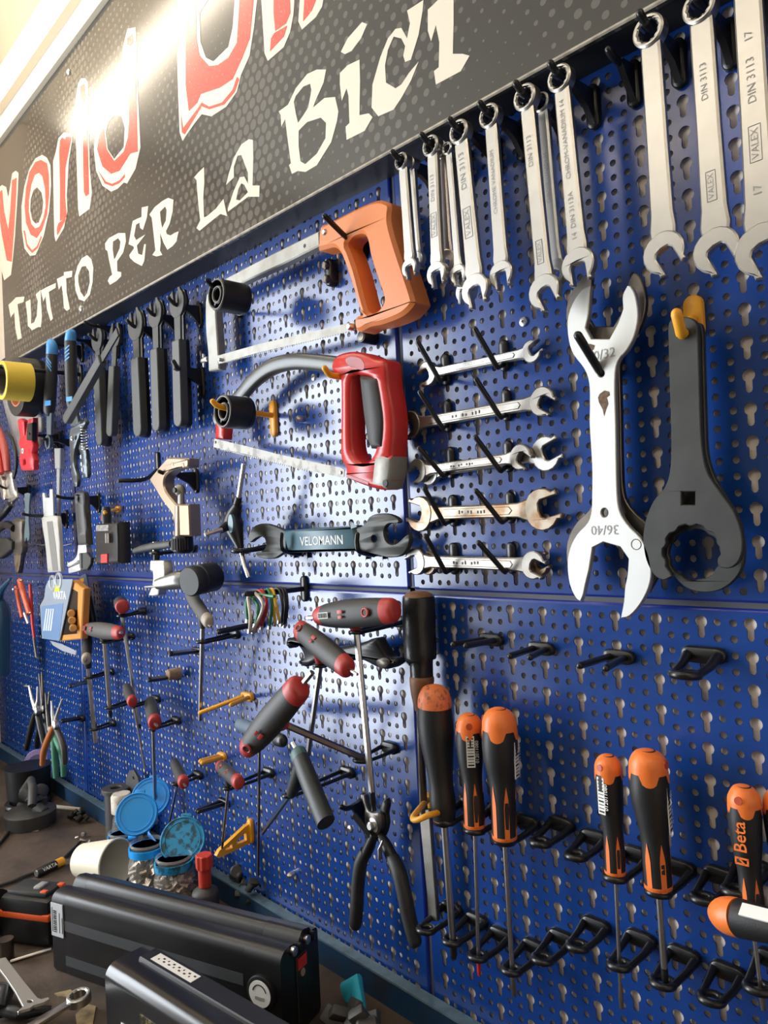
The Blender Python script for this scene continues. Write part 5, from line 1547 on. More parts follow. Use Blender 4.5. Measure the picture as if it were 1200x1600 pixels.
# ================================================================== cable cutter
t = thing('cable_cutter', 'black cable cutter with long foam-grip handles hanging beside the chisel', 'cutter', P(600, 1470, -0.03))
Y0 = -0.030
part(t, 'jaw', M_DARKSTEEL, lambda b: b.px_plate([fr(FTF, crom([(848, 610), (862, 625), (880, 690), (905, 715), (945, 720), (960, 790), (930, 850), (890, 850), (868, 800), (858, 730), (862, 690), (845, 640)], 3))], Y0 - 0.004, 0.006, 0.0008), 45)
part(t, 'jaw', M_BLACK, lambda b: b.px_plate([fr(FTF, crom([(978, 630), (995, 660), (985, 720), (990, 780), (970, 850), (930, 880), (900, 850), (910, 780), (945, 720), (950, 680)], 3))], Y0 + 0.003, 0.006, 0.0008), 45)
p = P(*q1(FTF, 906, 788), Y0 - 0.005)
part(t, 'pivot_bolt', M_STEEL, lambda b: b.lathe(p + Vector((0, 0.006, 0)), p - Vector((0, 0.005, 0)), [(0, 0.0085), (0.45, 0.0085), (0.5, 0.005), (0.9, 0.005), (1, 0.0035)], 16))
part(t, 'latch', M_BLACK, lambda b: rod(b, [(*q1(FTF, 800, 725), Y0 - 0.012, 5), (*q1(FTF, 900, 850), Y0 - 0.006, 5)], 8))
FCC = (300, 1150, 3.0)
rods(t, 'lever', M_BLACK, [(*q1(FCC, 855, 460), Y0 - 0.004, 7), (*q1(FCC, 830, 520), Y0 - 0.004, 9), (*q1(FCC, 815, 555), Y0 - 0.004, 9)], 12)
rods(t, 'lever', M_BLACK, [(*q1(FCC, 880, 460), Y0 + 0.002, 7), (*q1(FCC, 915, 520), Y0, 9), (*q1(FCC, 940, 575), Y0, 10)], 12)
rods(t, 'grip', M_RUBBER, [(*q1(FCC, 815, 540), Y0 - 0.004, 9.5), (*q1(FCC, 790, 600), Y0 - 0.006, 10.5), (*q1(FCC, 778, 700), Y0 - 0.006, 10.5), (*q1(FCC, 773, 800), Y0 - 0.006, 10.5), (*q1(FCC, 766, 880), Y0 - 0.006, 10), (*q1(FCC, 762, 895), Y0 - 0.006, 6)], 16, 4)
rods(t, 'grip', M_RUBBER, [(*q1(FCC, 940, 570), Y0, 10.5), (*q1(FCC, 970, 640), Y0 - 0.004, 12), (*q1(FCC, 995, 740), Y0 - 0.006, 12), (*q1(FCC, 1015, 840), Y0 - 0.006, 12), (*q1(FCC, 1045, 960), Y0 - 0.006, 11), (*q1(FCC, 1055, 990), Y0 - 0.006, 7)], 16, 4)
rods(t, 'spring_clip', M_STEEL, [(*q1(FCC, 895, 490), Y0 - 0.010, 2), (*q1(FCC, 878, 530), Y0 - 0.012, 3), (*q1(FCC, 882, 575), Y0 - 0.010, 4)], 8)
p = P(*q1(FTF, 870, 700), 0)
long_hook('black hook behind the cable cutter jaws', p.x, P(*q1(FTF, 900, 720), -0.03).z - 0.004, -0.030, 0.004, 0.008)

# ================================================================== SCREWDRIVERS
M_SDBLACK = mat('screwdriver_black', (0.013, 0.013, 0.014), 0.48, bump=0.08, bscale=900)
G_SD = 'orange and black screwdrivers in ring clips'


def screwdriver(label, prof, Y, cap_to, shaft, sr, worn=False, inlay=True, tip='flat', label_side=None, hole=False, tipm=None, word=None, holes=()):
    """prof: list of (px, py, r px) down the handle from the dome; cap_to: index where the orange cap ends; shaft: (px, py) end"""
    Y *= 0.78
    pts = [P(x, y, Y) for x, y, r in prof]
    rr = [rad(p, r) for p, (x, y, r) in zip(pts, prof)]
    t = thing('screwdriver', label, 'screwdriver', P(*shaft, Y), G_SD)
    ax = (pts[-1] - pts[0]).normalized()
    mo = M_ORANGE_W if worn else M_ORANGE

    def run(q, i0, i1, k=1.0):
        Q = crom3([(*pts[i], rr[i] * k) for i in range(i0, i1 + 1)], 4)
        q.sweep([a[:3] for a in Q], [a[3] for a in Q], n=24)
    part(t, 'cap', mo, lambda q: run(q, 0, cap_to), 60)
    part(t, 'grip', M_SDBLACK, lambda q: run(q, cap_to, len(prof) - 1), 60)
    # scalloped lower edge of the cap
    if not worn:
        c, R = pts[cap_to], rr[cap_to]
        for k in range(4):
            a = k * math.pi / 2 + 0.5
            u = Vector((math.cos(a), math.sin(a), 0))
            s = Vector((-math.sin(a), math.cos(a), 0))
            nxt, Rn = pts[cap_to + 1], rr[cap_to + 1]

            def lobe(q):
                vs, fs = [], []
                wv = 7
                for i in range(wv):
                    f = i / (wv - 1) * 2 - 1
                    ang = a + f * 0.52
                    dvec = Vector((math.cos(ang), math.sin(ang), 0))
                    dep = (1 - f * f) ** 0.5 * R * 0.55 + 0.0003
                    vs += [c + dvec * R * 1.012 - ax * 0.001, c + ax * dep + dvec * (R + (Rn - R) * min(1, dep / (nxt - c).length)) * 1.012, c + ax * dep + dvec * R * 0.9]
                for i in range(wv - 1):
                    fs += [(3 * i, 3 * i + 1, 3 * i + 4, 3 * i + 3), (3 * i + 1, 3 * i + 2, 3 * i + 5, 3 * i + 4)]
                q.add(vs, fs)
            part(t, 'cap_lobe', mo, lobe, 60)
    if not worn:
        part(t, 'crown_print', M_INK, lambda q: q.ring(pts[1] - ax * 0.0001, ax, rr[1] * 0.75, 0.0007, 18, 6), 60)
    n = len(prof)
    if inlay:
        c0, c1 = pts[-3], pts[-1]
        R0, R1 = rr[-3], rr[-1]
        for k in range(6):
            a = k * math.pi / 3 - 1.7

            def strip(q):
                vs, fs = [], []
                for i in range(9):
                    f = i / 8
                    cc = c0.lerp(c1, 0.02 + f * 0.96)
                    R = R0 + (R1 - R0) * f
                    if f < 0.55:
                        m2 = pts[-2]
                    w = 0.20 * min(1, f * 3 + 0.05)
                    Rm = np.interp((cc - pts[-3]).dot(ax), [0, (pts[-2] - pts[-3]).dot(ax), (pts[-1] - pts[-3]).dot(ax)], [rr[-3], rr[-2], rr[-1]])
                    for s in (-w, w):
                        vs.append(cc + Vector((math.cos(a + s), math.sin(a + s), 0)) * (Rm * 1.025))
                for i in range(8):
                    fs.append((2 * i, 2 * i + 1, 2 * i + 3, 2 * i + 2))
                q.add(vs, fs)
            part(t, 'orange_inlay', mo, strip, 60)
    part(t, 'lower_band', mo, lambda q: q.sweep([pts[-1] - ax * 0.004, pts[-1] - ax * 0.001, pts[-1] + ax * 0.0005], [rr[-1] * 1.03, rr[-1] * 1.02, rr[-1] * 0.9], n=24), 60)
    part(t, 'collar', M_BLACK, lambda q: q.sweep([pts[-1], pts[-1] + ax * 0.003, pts[-1] + ax * 0.006], [rr[-1] * 1.0, rr[-1] * 0.96, rr[-1] * 0.4], n=20), 60)
    e = P(*shaft, Y)
    s_r = rad(pts[-1], sr)
    d = (e - pts[-1]).normalized()
    part(t, 'shaft', M_SHAFT, lambda q: q.sweep([pts[-1] + ax * 0.004, e], s_r, n=14), 50)
    if tip == 'flat':
        part(t, 'tip', tipm or M_SHAFTD, lambda q: q.sweep([e, e + d * 0.006, e + d * 0.014, e + d * 0.022], [s_r, s_r * 1.3, s_r * 1.5, s_r * 1.1], n=12, flat=0.3, up=(0, 1, 0)), 50)
    else:
        part(t, 'tip', tipm or M_BLACK, lambda q: q.sweep([e, e + d * 0.010, e + d * 0.014], [s_r * 1.05, s_r * 1.0, s_r * 0.6], n=10), 50)
    # hanging hole in the cap and a barcode on the grip, turned to the given side
    for a in holes:
        c = pts[2].lerp(pts[cap_to], 0.55)
        R = rr[cap_to]
        u = Vector((math.cos(a), math.sin(a), 0.12)).normalized()
        part(t, 'hang_hole', mat('orange_recess', (0.45, 0.06, 0.015), 0.5), lambda q: q.lathe(c + u * R * 0.80, c + u * R * 1.0, [(0, R * 0.25), (1, R * 0.25)], 12))
    if label_side is not None:
        a, i0, fr0, h = label_side
        c = pts[i0].lerp(pts[i0 + 1], fr0)
        Rr = rr[i0] + (rr[i0 + 1] - rr[i0]) * fr0
        u = Vector((math.cos(a), math.sin(a), 0))
        s = Vector((-math.sin(a), math.cos(a), 0))
        c2 = c + u * Rr * 0.985
        lab = part(t, 'barcode_label', M_WHITE, lambda q: q.obox(c2, s, u, ax, Rr * 0.62, Rr * 0.06, h))
        for k in range(10):
            part(lab, 'bar', M_INK, lambda q: q.obox(c2 + u * Rr * 0.035 + ax * h * (-0.42 + 0.094 * k), s, u, ax, Rr * 0.46, Rr * 0.02, h * (0.02 if k % 3 else 0.045)))
        text_part(lab, '012011080', c2 + u * Rr * 0.02 + s * Rr * 0.48, -ax, -s, h * 0.16, M_WHITE, 'number')
    if word:
        txt, a, i0, fr0, size = word
        c = pts[i0].lerp(pts[i0 + 1], fr0)
        Rr = rr[i0] + (rr[i0 + 1] - rr[i0]) * fr0
        u = Vector((math.cos(a), math.sin(a), 0))
        s = Vector((-math.sin(a), math.cos(a), 0))
        text_part(t, txt, c + u * Rr * 1.10, -ax, -s, size, mo, 'lettering', bold=0.01)
        lg = c + u * Rr * 1.10 + ax * size * 1.55
        part(t, 'arrow_logo', mo, lambda q: (q.obox(lg, s, u, ax, size * 0.75, 0.0004, size * 0.10), q.obox(lg - ax * size * 0.32, s, u, ax, size * 0.75, 0.0004, size * 0.10), q.obox(lg - ax * size * 0.16 + s * size * 0.33, s, u, ax, size * 0.10, 0.0004, size * 0.35), q.obox(lg - ax * size * 0.16 - s * size * 0.33, s, u, ax, size * 0.10, 0.0004, size * 0.35), q.obox(lg - ax * size * 0.16, (s + ax).normalized(), u, (ax - s).normalized(), size * 0.5, 0.0004, size * 0.09)), 0)
    return t


VW = math.atan2(-0.68, 0.73)       # azimuth that faces the camera
screwdriver('screwdriver with scuffed dirty orange cap, leftmost, in front of the chisel', [(680, 1069, 3), (680, 1073, 14), (679.5, 1080, 22), (679, 1092, 26), (679, 1104, 26.5), (679.5, 1125, 28), (682, 1150, 27.5), (685.5, 1185, 23), (689, 1222, 19), (692, 1255, 20.5), (694, 1282, 17)], -0.052, 4, (708, 1476), 5.6, worn=True, inlay=False, tip='hex')
screwdriver('small orange-capped screwdriver with barcode, second from the left', [(733, 1114, 3), (733, 1117, 11), (733, 1123, 17), (733, 1132, 20), (733, 1141, 20.5), (733.5, 1160, 21), (735, 1185, 19.5), (738, 1218, 15.5), (740, 1250, 16.5), (741.5, 1292, 16.5)], -0.050, 4, (748, 1502), 3.0, tip='hex', tipm=M_RED,
            label_side=(VW - 0.05, 5, 0.35, 0.030), holes=(VW - 0.1,))
screwdriver('large orange-capped screwdriver, third from the left', [(780, 1105, 3), (780, 1108, 13), (780, 1114, 21), (780, 1125, 26.5), (780.5, 1139, 27.5), (781, 1165, 28), (782.5, 1190, 26), (785, 1222, 20.5), (787, 1258, 19.5), (788.5, 1310, 19)], -0.050, 4, (801, 1520), 3.9,
            label_side=(VW + 1.05, 5, 0.75, 0.034), holes=(VW - 1.9,))
screwdriver('small orange-capped screwdriver with barcode on its left, left one of the middle pair', [(950, 1178, 3), (950, 1181, 11), (950, 1187, 17), (950, 1196, 20.5), (950.5, 1207, 21), (951.5, 1228, 21), (954, 1258, 19.5), (958, 1300, 15.5), (960, 1330, 16), (961.5, 1366, 16)], -0.050, 4, (969, 1535), 2.9,
            label_side=(VW - 0.95, 5, 0.35, 0.030), holes=(VW - 1.0,))
screwdriver('large orange-capped screwdriver with blackened crown, right one of the middle pair', [(1012, 1170, 3), (1012, 1173, 14), (1012, 1179, 23), (1012.5, 1190, 28.5), (1013, 1205, 29.5), (1014.5, 1235, 30), (1018, 1265, 27), (1023, 1310, 21), (1026, 1345, 21.5), (1029, 1388, 21)], -0.050, 4, (1038, 1512), 5.2,
            label_side=(VW + 1.0, 5, 0.85, 0.036), holes=(VW + 0.9,), tip='hex')
screwdriver('orange-capped Beta screwdriver upright near the right edge', [(1162, 1226, 3), (1162, 1229, 13), (1162, 1235, 19), (1162.5, 1246, 24), (1163, 1258, 24.5), (1164, 1285, 24.5), (1167, 1320, 22), (1171, 1365, 17), (1174, 1400, 18), (1176, 1440, 18)], -0.045, 4, (1187, 1530), 3.4,
            holes=(VW - 0.8,), word=('Beta', VW - 0.75, 5, 0.4, 0.0125))
screwdriver('orange-capped screwdriver cut off by the right edge of the picture', [(1216, 1232, 3), (1216, 1235, 12), (1216, 1241, 18), (1216.5, 1250, 22), (1217, 1262, 22.5), (1218, 1285, 22.5), (1221, 1320, 20), (1225, 1365, 16), (1228, 1400, 17), (1230, 1430, 17)], -0.030, 4, (1240, 1530), 3.2)
# the one lying across the clips, pointing right
t = thing('screwdriver', 'orange-capped screwdriver lying sideways at the right edge of the picture', 'screwdriver', P(1180, 1470, -0.06), G_SD)
SP = [(1117, 1425, 6), (1120, 1426, 16), (1128, 1428, 24), (1140, 1431, 28), (1155, 1434, 28.5), (1185, 1442, 27), (1220, 1451, 24), (1260, 1461, 20), (1330, 1480, 20)]
Q = [P(x, y, -0.075 - i * 0.002) for i, (x, y, r) in enumerate(SP)]
RR = [rad(q, r) for q, (x, y, r) in zip(Q, SP)]


def _seg(b, i0, i1, k=1.0):
    A_ = crom3([(*Q[i], RR[i] * k) for i in range(i0, i1 + 1)], 4)
    b.sweep([a[:3] for a in A_], [a[3] for a in A_], n=24)


part(t, 'cap', M_ORANGE, lambda b: _seg(b, 0, 4), 60)
part(t, 'grip', M_SDBLACK, lambda b: _seg(b, 4, 8), 60)
dd = (Q[8] - Q[4]).normalized()
vv = (CAM - Q[5]).normalized()
sv = (vv - dd * vv.dot(dd)).normalized()
uv = dd.cross(sv)
lab = part(t, 'barcode_label', M_WHITE, lambda b: b.obox(Q[5].lerp(Q[6], 0.35) + (sv * 0.86 - uv * 0.48) * RR[5], dd, (sv * 0.86 - uv * 0.48), dd.cross(sv * 0.86 - uv * 0.48), 0.024, 0.0012, 0.009))
part(t, 'shaft', M_SHAFT, lambda b: b.sweep([Q[8], Q[8] + dd * 0.12], 0.003, n=12), 50)
part(t, 'crown_mark', mat('orange_recess', (0.45, 0.06, 0.015), 0.5), lambda b: b.ring(Q[0].lerp(Q[1], 0.5) - dd * 0.0002, dd, 0.0055, 0.0008, 20, 6))

# black-taped chisel
t = thing('chisel', 'old wooden-handled chisel wrapped in black tape at the panel seam', 'chisel', P(668, 1440, -0.024))
Y0 = -0.024
M_TAPE = mat('black_tape', (0.012, 0.012, 0.012), 0.33, bump=0.35, bscale=90)
M_WOOD = mat('worn_wood', (0.22, 0.10, 0.045), 0.55, noise=0.7, nscale=40, col2=(0.10, 0.045, 0.02))
rods(t, 'butt', M_WOOD, [(654, 925, Y0, 14), (654, 928, Y0, 21), (654, 934, Y0, 24)], 24)
rods(t, 'taped_grip', M_TAPE, [(654, 933, Y0, 23), (654, 936, Y0, 25.5), (655, 985, Y0, 26), (657, 1025, Y0, 25.5), (657.5, 1031, Y0, 22), (658, 1034, Y0, 18.5), (659, 1056, Y0, 18)], 24, 3)
rods(t, 'wood_ferrule', M_WOOD, [(659, 1055, Y0, 17.5), (659, 1062, Y0, 19.5), (658, 1085, Y0, 16), (657, 1110, Y0, 9)], 20, 3)
rods(t, 'shank', M_DARKSTEEL, [(655.5, 1105, Y0, 5.5), (658, 1180, Y0, 6), (662, 1270, Y0, 7)], 12)
part(t, 'blade', M_CHROME_DARK, lambda b: b.px_plate([[(654, 1265), (670, 1265), (677, 1360), (683, 1440), (672, 1440), (669, 1420), (663, 1360)]], Y0 - 0.002, 0.005, 0.0008))
p = P(657, 1275, 0)
t = thing('peg_hook', 'yellow loop hook around the chisel shank', 'hook', (p.x, 0, p.z), GY)
base_plate(t, P(672, 1262, 0).x, P(672, 1262, 0).z, 0.012, 0.034, m=M_YELLOW)
prong(t, [P(668, 1250, -0.010), P(655, 1264, -0.050), P(645, 1278, -0.072), P(652, 1281, -0.076), P(672, 1273, -0.068), P(690, 1268, -0.040), P(694, 1260, -0.008)], 0.0030, M_YELLOW)

# ring clips of the screwdriver rack
for i, (x, y, Y, lb) in enumerate((
    (697, 1283, -0.052, 'black ring clip under the collar of the scuffed screwdriver'), (742, 1297, -0.050, 'black ring clip under the small second screwdriver'), (788, 1314, -0.050, 'black ring clip under the large third screwdriver'),
    (845, 1316, -0.046, 'empty black ring clip right of the large third screwdriver'), (901, 1337, -0.042, 'empty black ring clip left of the middle screwdriver pair'), (962, 1370, -0.050, 'black ring clip under the small middle screwdriver'),
    (1029, 1393, -0.050, 'black ring clip under the large middle screwdriver'), (1100, 1404, -0.044, 'empty black ring clip right of the middle screwdriver pair'),
    (666, 1452, -0.055, 'lower black ring clip at the chisel blade'), (707, 1470, -0.052, 'lower black ring clip of the scuffed screwdriver'), (747, 1494, -0.050, 'lower black ring clip of the small second screwdriver'), (800, 1515, -0.050, 'lower black ring clip of the large third screwdriver'),
    (848, 1498, -0.044, 'lower empty ring clip right of the third screwdriver'), (903, 1478, -0.042, 'lower empty ring clip left of the middle pair'), (968, 1507, -0.050, 'lower black ring clip of the small middle screwdriver'), (1036, 1535, -0.050, 'lower black ring clip of the large middle screwdriver'),
    (1112, 1560, -0.044, 'lower empty ring clip right of the middle pair'), (1185, 1543, -0.045, 'lower black ring clip of the Beta screwdriver at the right edge'), (1150, 1392, -0.045, 'upper black ring clip behind the upright screwdriver near the right edge'))):
    ring_clip(lb, x, y, Y * 0.78, R=0.0082, r=0.0031, bz=0.006, base=0.019)

# ================================================================== LEFT END OF THE PEGBOARD
FL1, FL2, FL3, FBN, FJ = (0, 480, 6.667), (0, 680, 6.667), (0, 860, 4.0), (0, 1180, 3.429), (140, 1190, 5.4545)


def tape_roll(label, px, py, Yf, Yb, R, r, m, mc):
    c = P(px, py, Yf)
    t = thing('tape_roll', label, 'tape', (c.x, Yb, c.z), 'tape rolls on a peg')
    part(t, 'tape', m, lambda b: b.plate([circ(c.x, c.z, R, 36), circ(c.x, c.z, r + 0.003, 30)], (0, Yf, 0), (1, 0, 0), (0, 0, 1), (0, -1, 0), Yb - Yf, 0.0008), 40)
    part(t, 'core', mc, lambda b: b.plate([circ(c.x, c.z, r + 0.0028, 30), circ(c.x, c.z, r, 30)], (0, Yf + 0.0005, 0), (1, 0, 0), (0, 0, 1), (0, -1, 0), Yb - Yf - 0.001), 40)
    return c


M_CORE = mat('orange_card_core', (0.45, 0.16, 0.06), 0.7)
c = tape_roll('yellow tape roll in front of the black ones at the left edge', 2, 594, -0.150, -0.100, 0.037, 0.026, mat('yellow_tape', (0.75, 0.55, 0.06), 0.4), mat('card_core', (0.10, 0.08, 0.05), 0.7))
tape_roll('wide black tape roll with orange core behind the yellow one', 24, 604, -0.098, -0.062, 0.060, 0.038, mat('black_cloth_tape', (0.012, 0.012, 0.012), 0.4), M_CORE)
tape_roll('rearmost black tape roll against the pegboard', 42, 604, -0.060, -0.032, 0.058, 0.038, mat('black_cloth_tape', (0.012, 0.012, 0.012), 0.4), M_CORE)
t = thing('peg_hook', 'long black peg through the tape rolls', 'hook', (c.x, 0, c.z), G_HOOK)
zt = c.z + 0.024
base_plate(t, c.x + 0.01, zt, 0.014, 0.042)
prong(t, [(c.x + 0.01, -0.004, zt), (c.x + 0.006, -0.08, zt), (c.x, -0.165, zt + 0.002)], 0.004)

# hanging bag
M_BAG = mat('clear_bag', (0.62, 0.60, 0.55), 0.25, alpha=0.55, noise=0.4, nscale=30, bump=0.8, bscale=40)


def _bag(b):
    outl = [(30, 930), (45, 1050), (80, 1180), (110, 1330), (150, 1480), (190, 1560), (260, 1540), (340, 1500), (415, 1420), (415, 1340), (330, 1300), (430, 1290), (420, 1150), (300, 1090), (180, 1000)]
    b.px_plate([fr(FL1, crom(outl, 3))], -0.026, 0.006, 0.0015)


t = thing('plastic_bag', 'crumpled clear plastic bag hanging under the tape rolls', 'bag', P(40, 700, -0.02))
part(t, 'film', M_BAG, _bag, 50)
part(t, 'folded_corner', M_BAG, lambda b: b.px_plate([fr(FL1, [(335, 1160), (425, 1140), (430, 1300), (340, 1300)])], -0.032, 0.003, 0.001), 50)

# two tools with blue-tipped grips
M_BLUECAP = mat('light_blue_plastic', (0.08, 0.33, 0.75), 0.4)
M_GRIP2 = mat('charcoal_grip', (0.035, 0.034, 0.033), 0.5)
t = thing('pedal_spanner', 'ring spanner with charcoal grip and light blue tip, left of the pair', 'spanner', P(73, 700, -0.06))
rods(t, 'grip_tip', M_BLUECAP, [(*q1(FL1, 520, 362), -0.06, 3), (*q1(FL1, 530, 370), -0.06, 7), (*q1(FL1, 543, 420), -0.06, 9), (*q1(FL1, 540, 500), -0.06, 9.2)], 18, 3, flat=0.95)
rods(t, 'grip', M_GRIP2, [(*q1(FL1, 541, 490), -0.06, 9.3), (*q1(FL1, 535, 700), -0.06, 9.6), (*q1(FL1, 522, 950), -0.06, 9.8), (*q1(FL1, 512, 1085), -0.06, 9), (*q1(FL1, 508, 1105), -0.06, 6)], 18, 3, flat=0.95)
for k in range(3):
    part(t, 'grip_stripe', M_BLUECAP, lambda b: b.px_plate([fr(FL1, [(482, 505 + 38 * k), (530, 580 + 38 * k), (530, 595 + 38 * k), (482, 520 + 38 * k)])], -0.0745, 0.001), 0)
part(t, 'grip_badge', M_BLUECAP, lambda b: b.px_plate([fr(FL1, [(468, 975), (525, 970), (525, 1020), (465, 1030)])], -0.0755, 0.001), 0)
part(t, 'shank', mat('blued_steel', (0.14, 0.17, 0.20), 0.4, metal=0.7), lambda b: b.px_plate([fr(FL1, [(482, 1100), (535, 1100), (528, 1330), (485, 1330)])], -0.062, 0.005, 0.0008))
p = P(*q1(FL1, 490, 1405), -0.062)
part(t, 'ring_end', MATS['blued_steel'], lambda b: b.plate([circ(p.x, p.z, 0.0145, 24), circ(p.x, p.z, 0.0095, 12)], (0, p.y, 0), (1, 0, 0), (0, 0, 1), (0, -1, 0), 0.007, 0.001))
pp = P(*q1(FL1, 640, 1390), 0)
long_hook('short black hook at the ring end of the blue-tipped spanner', p.x + 0.004, p.z + 0.004, -0.060, 0.002, 0.010)
pp = P(*q1(FL1, 545, 395), -0.06)
long_hook('black hook behind the blue tip of the ring spanner', pp.x, pp.z + 0.002, -0.045, 0.003, 0.010)

t = thing('spring_pliers', 'spring-jaw pliers with charcoal grip and light blue tip', 'pliers', P(118, 755, -0.05))
rods(t, 'grip_tip', M_BLUECAP, [(*q1(FL1, 742, 242), -0.055, 4), (*q1(FL1, 742, 255), -0.055, 7.5), (*q1(FL1, 735, 330), -0.055, 9), (*q1(FL1, 732, 390), -0.055, 9)], 18, 3, flat=0.95)
rods(t, 'grip', M_GRIP2, [(*q1(FL1, 733, 355), -0.055, 9.4), (*q1(FL1, 738, 600), -0.055, 9.8), (*q1(FL1, 742, 850), -0.055, 9.4), (*q1(FL1, 748, 1000), -0.055, 8.5), (*q1(FL1, 752, 1060), -0.055, 6)], 18, 3, flat=0.95)
for k in range(4):
    part(t, 'grip_stripe', M_BLUECAP, lambda b: b.px_plate([fr(FL1, [(675, 430 + 40 * k), (720, 390 + 40 * k), (720, 402 + 40 * k), (675, 446 + 40 * k)])], -0.0695, 0.001), 0)
part(t, 'grip_badge', M_BLUECAP, lambda b: b.px_plate([fr(FL1, [(690, 935), (750, 928), (750, 975), (690, 985)])], -0.0705, 0.001), 0)
M_GUN = mat('gunmetal', (0.10, 0.115, 0.125), 0.4, metal=0.8)
part(t, 'handle_arm', M_GUN, lambda b: b.px_plate([fr(FL1, [(700, 1040), (775, 1040), (810, 1180), (790, 1240), (735, 1240)])], -0.055, 0.006, 0.0008))
part(t, 'jaw', M_GUN, lambda b: b.px_plate([fr(FL2, crom([(730, -60), (790, -110), (830, -160), (880, -165), (885, -120), (840, -40), (800, 60), (775, 160), (768, 300), (805, 440), (795, 530), (770, 525), (745, 380), (725, 200), (722, 60)], 3))], -0.056, 0.007, 0.001), 45)
part(t, 'jaw', M_GUN, lambda b: b.px_plate([fr(FL2, crom([(820, 60), (855, 90), (893, 170), (910, 400), (885, 445), (850, 390), (828, 300), (835, 200), (810, 120)], 3))], -0.050, 0.007, 0.001), 45)


def _spring(b):
    a0, a1 = P(*q1(FL1, 868, 1225), -0.052), P(*q1(FL1, 885, 1490), -0.052)
    pts = []
    for i in range(90):
        a = i / 89 * 2 * math.pi * 9
        pts.append(a0.lerp(a1, i / 89) + Vector((math.cos(a) * 0.006, math.sin(a) * 0.006, 0)))
    b.sweep(pts, 0.0009, n=6)


part(t, 'spring', M_STEEL, _spring, 60)
p = P(*q1(FL1, 745, 1365), -0.0625)
part(t, 'rivet', M_STEEL, lambda b: b.lathe(p + Vector((0, 0.003, 0)), p - Vector((0, 0.002, 0)), [(0, 0.005), (0.7, 0.005), (1, 0.003)], 14))
for zz in ((845, 225), (850, 300), (858, 360)):
    p = P(*q1(FL2, *zz), -0.058)
    part(t, 'jaw_tooth', M_STEEL, lambda b: b.obox(p, (1, 0, 0), (0, 1, 0), (0, 0, 1), 0.006, 0.003, 0.007, 0.001))
pp = P(*q1(FL1, 735, 330), -0.055)
long_hook('black hook behind the blue tip of the spring pliers', pp.x, pp.z, -0.042, 0.003, 0.010)

# red clamp, red pliers, cable and other tools further left
t = thing('spoke_clip', 'bright red plastic clamp with a white round dot', 'clamp', P(40, 730, -0.06))
part(t, 'body', mat('bright_red', (0.62, 0.02, 0.035), 0.4), lambda b: b.px_plate([fr(FL1, [(178, 1168), (205, 1158), (240, 1188), (246, 1330), (262, 1330), (288, 1165), (335, 1150), (335, 1250), (332, 1400), (345, 1440), (328, 1520), (346, 1590), (338, 1690), (325, 1700), (222, 1700), (205, 1640), (198, 1560), (215, 1500), (190, 1420), (205, 1340), (185, 1250)]), fr(FL1, [(240, 1590), (258, 1580), (268, 1620), (255, 1650), (240, 1640)])], -0.060, 0.012, 0.0025), 45)
part(t, 'black_pad', M_BLACK, lambda b: b.px_plate([fr(FL1, [(278, 1215), (332, 1200), (332, 1390), (275, 1385)])], -0.062, 0.010, 0.0015))
p = P(*q1(FL1, 238, 1497), -0.0605)
part(t, 'white_dot', M_WHITE, lambda b: b.lathe(p, p - Vector((0, 0.001, 0)), [(0, 0.0065), (1, 0.006)], 18))
part(t, 'dot_centre', M_INK, lambda b: b.lathe(p - Vector((0, 0.0008, 0)), p - Vector((0, 0.0014, 0)), [(0, 0.0026), (1, 0.0024)], 12))
pp = P(*q1(FL1, 320, 1330), -0.06)
long_hook('black hook between the red clamp and the blue-tipped spanner', pp.x, pp.z, -0.050, 0.002, 0.012)

t = thing('locking_pliers', 'salmon red handled pliers with long steel jaws at the left edge', 'pliers', P(15, 780, -0.05))
M_SALMON = mat('salmon_grip', (0.50, 0.09, 0.07), 0.5)
rods(t, 'grip', M_SALMON, [(-4, 670, -0.05, 8), (4, 690, -0.05, 9), (9, 712, -0.05, 9), (11, 736, -0.05, 8)], 16, 3, flat=0.6)
rods(t, 'grip', M_RED, [(-8, 690, -0.06, 8), (-2, 715, -0.06, 8), (2, 740, -0.06, 7)], 16, 3, flat=0.6)
part(t, 'jaw', M_STEEL, lambda b: b.px_plate([fr(FL2, crom([(30, 375), (110, 385), (120, 450), (150, 600), (160, 660), (120, 700), (110, 760), (90, 720), (70, 600), (40, 470)], 3))], -0.050, 0.008, 0.0012), 45)
part(t, 'jaw', M_STEEL, lambda b: b.px_plate([fr(FL2, crom([(-30, 420), (10, 430), (30, 560), (45, 660), (25, 670), (-10, 560), (-40, 480)], 3))], -0.058, 0.008, 0.0012), 45)
rods(t, 'black_cover', M_BLACK, [(*q1(FL2, 60, -40), -0.045, 2.5), (*q1(FL2, 120, 30), -0.045, 2.8), (*q1(FL2, 165, 180), -0.045, 2.8), (*q1(FL2, 170, 330), -0.045, 2.6), (*q1(FL2, 140, 460), -0.045, 2.2)], 8, 4)

t = thing('slim_wrench', 'thin teal-grey flat wrench on a black hook near the left edge', 'wrench', P(41, 840, -0.04))
part(t, 'body', mat('teal_grey_steel', (0.18, 0.25, 0.28), 0.4, metal=0.5), lambda b: b.px_plate([fr(FL2, [(252, 610), (280, 600), (312, 610), (302, 700), (295, 900), (305, 1030), (300, 1090), (285, 1105), (275, 1060), (258, 1110), (248, 1050), (262, 900), (260, 740)])], -0.045, 0.004, 0.0006))
pp = P(*q1(FL2, 302, 530), 0)
long_hook('black hook carrying the thin teal-grey wrench', pp.x, pp.z - 0.006, -0.050, 0.012, 0.02)

